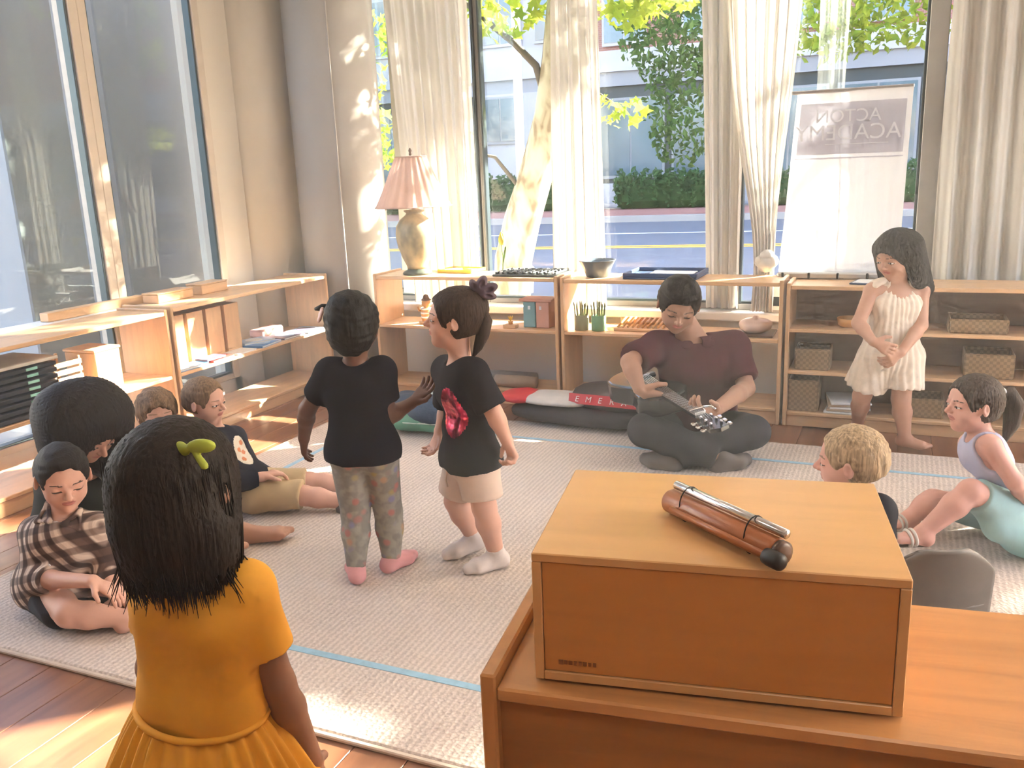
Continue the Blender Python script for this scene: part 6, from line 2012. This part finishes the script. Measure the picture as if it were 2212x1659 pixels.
for e in (-1, 1):
    S = Solid()
    a = J['nek'] + h.lat * 0.050 * e + h.tor_up * 0.020 + h.fwd * 0.006
    b = J['nek'] + h.lat * 0.020 * e + h.fwd * 0.052 - h.tor_up * 0.012
    c = J['nek'] + h.lat * 0.066 * e + h.fwd * 0.040 - h.tor_up * 0.030
    S.cone(a, b, 0.007, 0.006, 0.004)
    S.cone(a, c, 0.007, 0.005, 0.01)
    S.cone(b, c, 0.005, 0.005, 0.014)
    h.cloth('collar', S, 'plaid', 0.0035)
for k in range(4):
    MB().lathe([(0.0045, 0), (0.0045, 0.002)], 10, rot=Vector(h.fwd).to_track_quat('Z', 'Y').to_matrix(), c=Vector(J['nek'] + h.fwd * (0.066 + 0.010 * k) - h.tor_up * (0.035 + 0.055 * k) - h.o)).build('button', 'white', h.root)
shorts(h, 'shorts_black', 0.78, 0.014, 0.010, seed=6)

# ---- dark-haired woman bending forward behind him
h = Human('woman', 'person', 'person in dark olive jumper bending forward beside the black trays', 0.225, adult=True, skinm='skin_tan', fat=0.88)
J = h.J
h.torso(h.S)
h.head(h.S, fine=0.0042)
for sd in 'LR':
    h.arm(h.S, sd)
    h.leg(h.S, sd)
    h.foot(h.S, sd, toes=True)
    h.hand(h.S, sd, -up3, (0.35, 0.45, 0.3), thumb=-1 if sd == 'R' else 1)
h.fine.append((J['toL'], 0.09, 0.005))
h.finish(0.0075)
h.eyes()
S = h.hair_cap(g=0.10, line=0.24, back=-0.6, ears=False)
S.cuts = []
S.ell(h.hp(0, 0.10, -0.18), (0.50 * h.H, 0.48 * h.H, 0.52 * h.H), h.fr, 0.03)
for e in (-1, 1):
    S.cone(h.hp(0.36 * e, 0.10, -0.08), h.hp(0.42 * e, 0.0, -0.12) - up3 * 0.22, 0.080, 0.050, 0.05)
    S.cone(h.hp(0.24 * e, 0.05, -0.34), h.hp(0.32 * e, 0.0, -0.42) - up3 * 0.20, 0.095, 0.060, 0.05)
S.ell(h.hp(0, -0.20, 0.50), (0.28 * h.H, 0.42 * h.H, 0.36 * h.H), h.fr, 0.012, sub=True)
S.post = h.strand(0.0017, 64, 4)
h.hair(S, 'hair_dark', 0.0055)
S = Solid()
h.torso(S, 0.014)
for sd in 'LR':
    h.arm(S, sd, 0, 1.80, 0.010, 0.02, True, 0.004)
h.neckline(S, 0.044, 0.0)
h.cloth('jumper', S, 'olive', 0.008, 0.004, 22, 23)
S = Solid()
S.cone(J['hiL'], J['hiR'], 0.092, None, 0.03)
for sd in 'LR':
    h.leg(S, sd, 1.82, 0.010, 0.02, True, 0.006)
h.cloth('trousers', S, 'tee_black', 0.008, 0.003, 24, 24)

# ---- small light-brown-haired child behind
h = Human('brown', 'person', 'person sitting half hidden behind the mustard yellow dress, only top of head showing', 0.182, skinm='skin_fair', brow='brow_light')
J = h.J
h.torso(h.S)
h.head(h.S, fine=0.0042)
for sd in 'LR':
    h.arm(h.S, sd)
    h.leg(h.S, sd)
    h.foot(h.S, sd)
    h.hand(h.S, sd, -up3, (0.35, 0.45, 0.3), thumb=-1 if sd == 'R' else 1)
h.finish(0.008)
h.eyes()
S = h.hair_cap(g=0.06, line=0.26, back=-0.30, ears=False)
S.post = wrinkles(0.004, 95, 6, (1, 1, 1))
h.hair(S, 'hair_light', 0.0045)
tee(h, 'tee_navy', hem=0.03, sleeve=0.7, seed=31, h=0.008)
shorts(h, 'khaki', 0.8, 0.013, 0.01, seed=7, h=0.008)

# ---- reclining boy against the left shelf
h = Human('recline', 'person', 'person in printed navy shirt and khaki shorts leaning back with legs stretched out', 0.186, skinm='skin_fair', brow='brow_light')
J = h.J
h.torso(h.S)
h.head(h.S, fine=0.0034)
for sd in 'LR':
    h.arm(h.S, sd)
    h.leg(h.S, sd)
    h.foot(h.S, sd)
    h.hand(h.S, sd, -up3, (0.4, 0.5, 0.3), thumb=-1 if sd == 'R' else 1, fine=0.0042)
h.finish(0.006)
h.eyes()
S = h.hair_cap(g=0.030, line=0.36, back=-0.24, ears=True)
S.post = wrinkles(0.0018, 140, 5, (1, 1, 1))
h.hair(S, 'hair_light', 0.0045)
S = Solid()
h.torso(S, 0.012)
for sd in 'LR':
    h.arm(S, sd, 0, 1.85, 0.010, 0.02, True, 0.003)
h.neckline(S, 0.042, 0.004)
S.cut(J['pel'] - h.tor_up * 0.01, -h.tor_up)
sh_r = h.cloth('shirt', S, 'tee_navy', 0.005, 0.0025, 26, 33)
gc = J['che'] + h.fwd * 0.058 - h.tor_up * 0.03 + h.lat * 0.018
gl_, gn_ = unit(h.lat + 0.0 * h.fwd), h.fwd
paint(sh_r, h, 'graphic', gc, (0.058, 0.070, 0.07), np.stack([h.lat, h.tor_up, h.fwd]))
for a, b in ((-0.02, 0.03), (0.018, 0.012), (-0.012, -0.008), (0.02, -0.03)):
    paint(sh_r, h, 'graphic_o', gc + h.lat * a + h.tor_up * b, (0.018, 0.010, 0.07), np.stack([unit(h.lat + 0.3 * h.tor_up), unit(h.tor_up - 0.3 * h.lat), h.fwd]))
shorts(h, 'khaki', 0.97, 0.014, 0.006, amp=0.004, seed=8)
for sd in 'LR':
    S = Solid()
    h.foot(S, sd, 0.010)
    sh_ = h.cloth('shoe', S, 'shoe_grey', 0.005)
    a, t = J['an' + sd], J['to' + sd]
    d = unit((t - a))
    sn = unit(np.cross(np.cross(d, up3), d))
    S = Solid()
    fd = unit((t - a) * np.array([1, 1, 0.35]))
    S.cone(a - fd * 0.03 - up3 * 0.032, t + fd * 0.012 - up3 * 0.020, 0.011, 0.010, 0.004)
    h.cloth('sole', S, 'sole', 0.005, parent=sh_)

# ---- blond boy behind the wooden box
h = Human('blond', 'person', 'person sitting behind the wooden box with only the head showing', 0.20, skinm='skin_pink', brow='brow_light')
J = h.J
h.torso(h.S)
h.head(h.S, fine=0.0034)
for sd in 'LR':
    h.arm(h.S, sd)
    h.leg(h.S, sd)
    h.foot(h.S, sd)
    h.hand(h.S, sd, -up3, (0.4, 0.5, 0.3), thumb=-1 if sd == 'R' else 1)
h.finish(0.008)
h.eyes()
S = h.hair_cap(g=0.034, line=0.33, back=-0.30, ears=True)
S.post = wrinkles(0.0014, 150, 5, (1, 1, 1))
h.hair(S, 'hair_blond', 0.0038)
tee(h, 'tee_navy', hem=0.03, sleeve=0.7, seed=41, h=0.008)
shorts(h, 'khaki', 0.85, 0.013, 0.01, seed=9, h=0.008)

# ---- girl in the pale blue dress at the right
h = Human('blue', 'person', 'person in lavender and aqua dress sitting with raised knee at the right edge', 0.188, skinm='skin_pink')
J = h.J
h.torso(h.S)
h.head(h.S, fine=0.003)
for sd in 'LR':
    h.arm(h.S, sd)
    h.leg(h.S, sd)
    h.foot(h.S, sd, toes=True)
    h.fine.append((J['to' + sd], 0.05, 0.004))
    h.hand(h.S, sd, -up3, (0.1, 0.15, 0.1), thumb=-1 if sd == 'R' else 1, dirn=-h.fwd - up3 * 0.2)
h.finish(0.0055)
h.eyes((0.01, 0.0))
S = h.hair_cap(g=0.04, line=0.33, back=-0.34, ears=True)
h.hair(S, 'hair_brown', 0.0042)
tuft(h, 'ponytail', 'hair_brown', [h.hp(-0.05, 0.16, -0.46), h.hp(-0.05, 0.14, -0.62), h.hp(-0.06, -0.08, -0.76), h.hp(-0.05, -0.45, -0.74), h.hp(-0.05, -0.78, -0.62)], [0.014, 0.030, 0.034, 0.026, 0.006], 14)
MB().tube([Vector(h.hp(-0.05 + 0.085 * math.cos(a), 0.15 + 0.085 * math.sin(a), -0.535) - h.o) for a in [k * math.pi / 8 for k in range(16)]], 0.0045, 8, closed=True).build('hair_band', 'silver', h.root, True)
S = Solid()
h.torso(S, 0.009)
for e, sd in ((-1, 'L'), (1, 'R')):
    S.cone(J['che'] + h.lat * 0.03 * e, J['nek'] + h.lat * 0.044 * e - h.tor_up * 0.006, 0.060, 0.030, 0.02)
    S.cone(J['sh' + sd] + h.lat * 0.012 * e, J['sh' + sd] + h.lat * 0.012 * e - h.tor_up * 0.05, 0.058, 0.046, 0.01, sub=True)
h.neckline(S, 0.044, 0.006)
h.cloth('bodice', S, 'lavender', 0.0055, 0.0015, 26, 51)
# skirt: draped from the waist over the near knee down to the rug
S = Solid()
S.cone(J['pel'] + h.tor_up * 0.02 - h.lat * 0.03, J['pel'] + h.tor_up * 0.02 + h.lat * 0.03, 0.080, None, 0.03)
kn = J['hiL'] + 0.86 * (J['knL'] - J['hiL'])
S.cone(J['hiL'], kn, 0.082, 0.056, 0.04, True)
S.cone(J['hiL'] - h.lat * 0.05 - up3 * 0.03, J['hiL'] + 0.55 * (J['knL'] - J['hiL']) - h.lat * 0.05 - up3 * 0.07, 0.06, 0.045, 0.05)
S.cone(J['hiR'], J['hiR'] + 0.75 * (J['knR'] - J['hiR']), 0.078, 0.056, 0.04, True)
S.cone(J['pel'] - h.fwd * 0.06, J['pel'] - h.fwd * 0.16 - h.lat * 0.04 - up3 * 0.04, 0.08, 0.05, 0.05)
S.cone(J['pel'] - h.lat * 0.1 - up3 * 0.03, J['pel'] - h.lat * 0.2 - up3 * 0.06 - h.fwd * 0.03, 0.07, 0.035, 0.05)
h.cloth('skirt', S, 'aqua', 0.006, 0.004, 26, 52)
for sd in 'LR':
    a, t = J['an' + sd], J['to' + sd]
    for f_ in (0.45, 0.68):
        c = a + (t - a) * f_ - up3 * 0.008
        d = unit(t - a)
        lt = unit(np.cross(d, up3))
        un = np.cross(lt, d)
        MB().tube([Vector(c + lt * 0.032 * math.cos(q) + un * 0.026 * math.sin(q) - h.o) for q in [k * math.pi / 12 for k in range(24)]], 0.005, 8, closed=True).build('sandal_strap', 'sole', h.root, True)
    S = Solid()
    S.cone(a - unit(t - a) * 0.02 - up3 * 0.045, t - up3 * 0.030, 0.008, 0.008, 0.004)
    h.cloth('sandal_sole', S, 'shoe_grey', 0.005)

# ---- man with the guitar
h = Human('man', 'person', 'person in maroon polo shirt sitting cross-legged playing a black guitar', 0.235, adult=True, skinm='skin_olive', fat=0.98)
J = h.J
h.torso(h.S)
h.head(h.S, fine=0.0036)
for sd in 'LR':
    h.arm(h.S, sd)
    h.leg(h.S, sd)
    h.foot(h.S, sd)
h.hand(h.S, 'R', unit(-h.fwd - 0.4 * h.lat), (0.45, 0.6, 0.4), thumb=1, fine=0.0042)
h.hand(h.S, 'L', unit(-h.fwd * 0.6 + up3 * 0.8), (0.75, 0.9, 0.6), thumb=-1, fine=0.0042)
h.finish(0.0075)
S = h.hair_cap(g=0.045, line=0.335, back=-0.24, ears=True)
S.ell(h.hp(0, 0.38, 0.10), (0.30 * h.H, 0.15 * h.H, 0.30 * h.H), h.fr, 0.02)
S.post = wrinkles(0.002, 120, 5, (1, 1, 1))
h.hair(S, 'hair_dark', 0.0045)
S = Solid()
h.torso(S, 0.018)
S.cone(J['pel'] + h.tor_up * 0.09 - h.lat * 0.08 + h.fwd * 0.03, J['pel'] + h.tor_up * 0.09 + h.lat * 0.08 + h.fwd * 0.03, 0.115, None, 0.06)
for sd in 'LR':
    h.arm(S, sd, 0, 0.80, 0.020, 0.03, True, 0.016)
S.cone(J['shL'], J['shR'], 0.048 + 0.018, None, 0.04)
h.neckline(S, 0.046, 0.0)
S.cut(J['pel'] - h.tor_up * 0.04, -h.tor_up)
h.cloth('polo_shirt', S, 'maroon', 0.0075, 0.0045, 20, 61)
S = Solid()
nd = unit(h.hp(0, -0.24, -0.10) - J['nek'])
S.cone(J['nek'] - nd * 0.012, J['nek'] + nd * 0.034, 0.092, 0.074, 0.004, True, flata=True)
S.cone(J['nek'] - nd * 0.05, J['nek'] + nd * 0.09, 0.072, 0.066, 0.004, sub=True)
S.cone(J['nek'] + h.fwd * 0.05 - nd * 0.03, J['nek'] + h.fwd * 0.12 + nd * 0.06, 0.020, 0.030, 0.004, sub=True)
for e in (-1, 1):
    c = J['nek'] + h.lat * 0.048 * e + h.fwd * 0.078 - h.tor_up * 0.004
    S.ell(c, (0.028, 0.006, 0.024), np.stack([unit(h.lat * 0.8 + e * -0.5 * h.fwd), unit(h.tor_up * 0.75 + h.fwd * 0.6), unit(h.fwd * 0.6 - h.tor_up * 0.6 + 0.3 * e * h.lat)]), 0.006)
h.cloth('collar', S, 'maroon', 0.0045)
for k in range(2):
    MB().lathe([(0.007, 0), (0.007, 0.003)], 12, rot=Vector(h.fwd).to_track_quat('Z', 'Y').to_matrix(), c=Vector(J['nek'] + h.fwd * (0.112 + 0.012 * k) - h.tor_up * (0.065 + 0.062 * k) - h.o)).build('button', 'white', h.root)
S = Solid()
S.cone(J['hiL'], J['hiR'], 0.102, None, 0.03)
for sd in 'LR':
    h.leg(S, sd, 1.9, 0.012, 0.03, True, 0.010)
h.cloth('jeans', S, 'jeans', 0.0075, 0.0035, 24, 62)
for sd in 'LR':
    S = Solid()
    h.foot(S, sd, 0.008)
    h.cloth('shoe', S, 'shoe_grey', 0.0065)
man = h

# ---- black guitar in his hands
M['guitar'] = plain('black carbon gloss', (0.012, 0.013, 0.015), 0.18, coat=0.5, var=0.05)
M['fret'] = plain('grey brown fretboard', (0.16, 0.13, 0.12), 0.35)

gp = Vector((-0.895, 3.673, 0.368))            # where the fingerboard meets the body
gn = Vector((-0.698, 3.422, 0.354))            # nut
gx = (gn - gp).normalized()
gz = Vector((0.22, -0.50, 0.80))
gz = (gz - gx * gz.dot(gx)).normalized()
gy = gz.cross(gx)
gm = Matrix(((gx.x, gy.x, gz.x), (gx.y, gy.y, gz.y), (gx.z, gy.z, gz.z)))
gt = thing('guitar', 'black acoustic guitar with silver tuners held by the person in maroon', 'guitar', tuple(gp), rot=gm.to_euler())
L_ = (gn - gp).length
half = [(0.02, 0.0), (0.02, 0.05), (0.0, 0.085), (-0.05, 0.118), (-0.10, 0.116), (-0.15, 0.098), (-0.19, 0.098), (-0.24, 0.125), (-0.30, 0.152), (-0.35, 0.150), (-0.40, 0.115), (-0.43, 0.06), (-0.437, 0.0)]
outl = [(x, y) for x, y in half] + [(x, -y) for x, y in half[-2:0:-1]]
gbody = MB().prism(outl, -0.105, -0.012).build('body', 'guitar', gt)
bv = gbody.modifiers.new('edge', 'BEVEL')
bv.width = 0.012
bv.segments = 3
bv.limit_method = 'ANGLE'
MB().lathe([(0.048, -0.0119), (0.048, -0.0105)], 28, (-0.12, 0, 0)).build('soundhole', 'black', gt)
MB().lathe([(0.052, -0.0119), (0.052, -0.0112), (0.049, -0.0112)], 28, (-0.12, 0, 0), cap=False).build('rosette', 'silver', gt)
MB().box((-0.285, 0, -0.007), (0.030, 0.135, 0.010), None, 0.003).build('bridge', 'fret', gt)
MB().box((-0.272, 0, -0.001), (0.004, 0.075, 0.005)).build('saddle', 'white', gt)
nk = MB()
nk.add([(-0.06, -0.027, -0.012), (-0.06, 0.027, -0.012), (L_, 0.021, -0.006), (L_, -0.021, -0.006), (0.0, -0.020, -0.032), (0.0, 0.020, -0.032), (L_, 0.016, -0.024), (L_, -0.016, -0.024)], [(0, 3, 2, 1), (4, 5, 6, 7), (0, 1, 5, 4), (1, 2, 6, 5), (2, 3, 7, 6), (3, 0, 4, 7)])
nk.build('neck', 'guitar', gt)
fb_ = MB()
fb_.add([(-0.075, -0.028, -0.0118), (-0.075, 0.028, -0.0118), (L_, 0.0215, -0.0058), (L_, -0.0215, -0.0058), (-0.075, -0.028, -0.006), (-0.075, 0.028, -0.006), (L_, 0.0215, 0.0), (L_, -0.0215, 0.0)], [(3, 2, 1, 0), (4, 5, 6, 7), (0, 1, 5, 4), (1, 2, 6, 5), (2, 3, 7, 6), (3, 0, 4, 7)])
fbo = fb_.build('fingerboard', 'fret', gt)
for k in range(13):
    x = L_ - 0.60 * (1 - 2 ** (-k / 12.0))
    wd = 0.0215 + (L_ - x) * 0.0173
    MB().box((x, 0, 0.0006 - (L_ - x) * 0.0158), (0.0022, 2 * wd, 0.0022)).build('fret', 'silver', fbo)
for k in range(6):
    y0, y1 = -0.016 + k * 0.0064, -0.024 + k * 0.0096
    MB().tube([(L_ + 0.03 + 0.022 * (k % 3), y0 * 1.1, -0.004), (L_, y0, 0.0045), (-0.272, y1, 0.002)], 0.0007, 5).build('string', 'silver', gt)
MB().box((L_ + 0.002, 0, 0.0), (0.005, 0.043, 0.010)).build('nut', 'white', gt)
hst = MB().prism([(L_, -0.021), (L_ + 0.035, -0.036), (L_ + 0.165, -0.040), (L_ + 0.178, 0.0), (L_ + 0.165, 0.040), (L_ + 0.035, 0.036), (L_, 0.021)], -0.022, -0.006).build('headstock', 'guitar', gt)
for k in range(3):
    for e in (-1, 1):
        xx = L_ + 0.055 + 0.042 * k
        MB().lathe([(0.006, -0.005), (0.006, 0.006), (0.004, 0.012)], 10, (xx, e * 0.022, 0)).build('post', 'chrome', hst, True)
        MB().tube([(xx, e * 0.036, -0.014), (xx, e * 0.050, -0.014)], 0.003, 6).build('peg_shaft', 'chrome', hst, True)
        MB().box((xx, e * 0.058, -0.014), (0.020, 0.016, 0.009), None, 0.003).build('tuner', 'chrome', hst)
cp = thing('capo', 'silver capo clamped on the guitar neck near the player hand', 'capo', tuple(gp), rot=gm.to_euler())
MB().box((L_ - 0.03, 0, 0.008), (0.010, 0.062, 0.009), None, 0.003).build('bar', 'chrome', cp)
MB().tube([(L_ - 0.03, 0.030, 0.008), (L_ - 0.03, 0.036, -0.02), (L_ - 0.03, 0.02, -0.042), (L_ - 0.015, -0.01, -0.05)], [0.005, 0.005, 0.005, 0.004], 8).build('clamp', 'chrome', cp, True)
MB().tube([(L_ - 0.03, 0.030, 0.010), (L_ - 0.01, 0.055, 0.012), (L_ + 0.01, 0.066, 0.002)], [0.006, 0.005, 0.004], 8).build('lever', 'chrome', cp, True)

# ---- low grey chair just behind the foreground shelf
M['chair_grey'] = plain('grey moulded plastic', (0.16, 0.14, 0.125), 0.6)
chg = thing('childs_chair', 'small grey rounded chair standing behind the foreground shelf', 'chair', (0.085, 2.30, 0.0147), R(24))
def back_fn(sgn):
    def f(u, t):
        x = (u - 0.5) * 2
        w = 0.145 * (1 - 0.06 * t) * math.sqrt(1 - 0.62 * max(0, (t - 0.55) / 0.45) ** 4)
        zz = 0.20 + 0.215 * t - 0.045 * abs(x) ** 6 * t * t
        return Vector((x * w, -0.13 + 0.035 * x * x - 0.03 * t + sgn * 0.006, zz))
    return f
b1 = MB()
b1.grid(back_fn(-1), 28, 24)
b2 = MB().grid(back_fn(1), 28, 24)
b1.add(b2.v, [f[::-1] for f in b2.f])
n_u, n_v = 28, 24
off_ = (n_u + 1) * (n_v + 1)
rim = [j for j in range(n_u + 1)] + [r_ * (n_u + 1) + n_u for r_ in range(1, n_v + 1)] + [n_v * (n_u + 1) + j for j in range(n_u - 1, -1, -1)] + [r_ * (n_u + 1) for r_ in range(n_v - 1, 0, -1)]
b1.add([], [])
for a_, c_ in zip(rim, rim[1:] + rim[:1]):
    b1.f.append((a_, a_ + off_, c_ + off_, c_))
    b1.mi.append(0)
b1.build('backrest', 'chair_grey', chg, True)
blob(rect_r(0.145, 0.14, 4), 0.03, n=32, m=10).build('seat', 'chair_grey', chg, True, (0, 0.0, 0.235))
for sx in (-1, 1):
    MB().tube([(sx * 0.10, 0.10, 0.24), (sx * 0.125, 0.13, 0.0)], [0.011, 0.009], 10).build('leg', 'silver', chg, True)
    MB().tube([(sx * 0.10, -0.10, 0.24), (sx * 0.125, -0.14, 0.0)], [0.011, 0.009], 10).build('leg', 'silver', chg, True)
    MB().tube([(sx * 0.09, -0.09, 0.245), (sx * 0.09, -0.115, 0.28)], 0.008, 10).build('back_post', 'black', chg, True)

# ================================================================== HAZE: scatter volume added to stand in for lens glare
hz = bpy.data.materials.new('veil haze')
hz.use_nodes = True
hz.node_tree.nodes.clear()
ho = hz.node_tree.nodes.new('ShaderNodeOutputMaterial')
hv = hz.node_tree.nodes.new('ShaderNodeVolumeScatter')
hv.inputs['Color'].default_value = (1.0, 0.96, 0.92, 1)
hv.inputs['Density'].default_value = 0.034
hv.inputs['Anisotropy'].default_value = 0.45
hz.node_tree.links.new(hv.outputs[0], ho.inputs['Volume'])
M['haze'] = hz
hb = MB().span((XL + 0.03, YF + 0.01, 0.02), (XR - 0.01, 4.57, ZC - 0.03)).build('veil_haze', 'haze')
tag(hb, 'pale haze volume added through the whole classroom as a lens veil', 'haze')
hb['kind'] = 'stuff'
scene.cycles.volume_bounces = 0
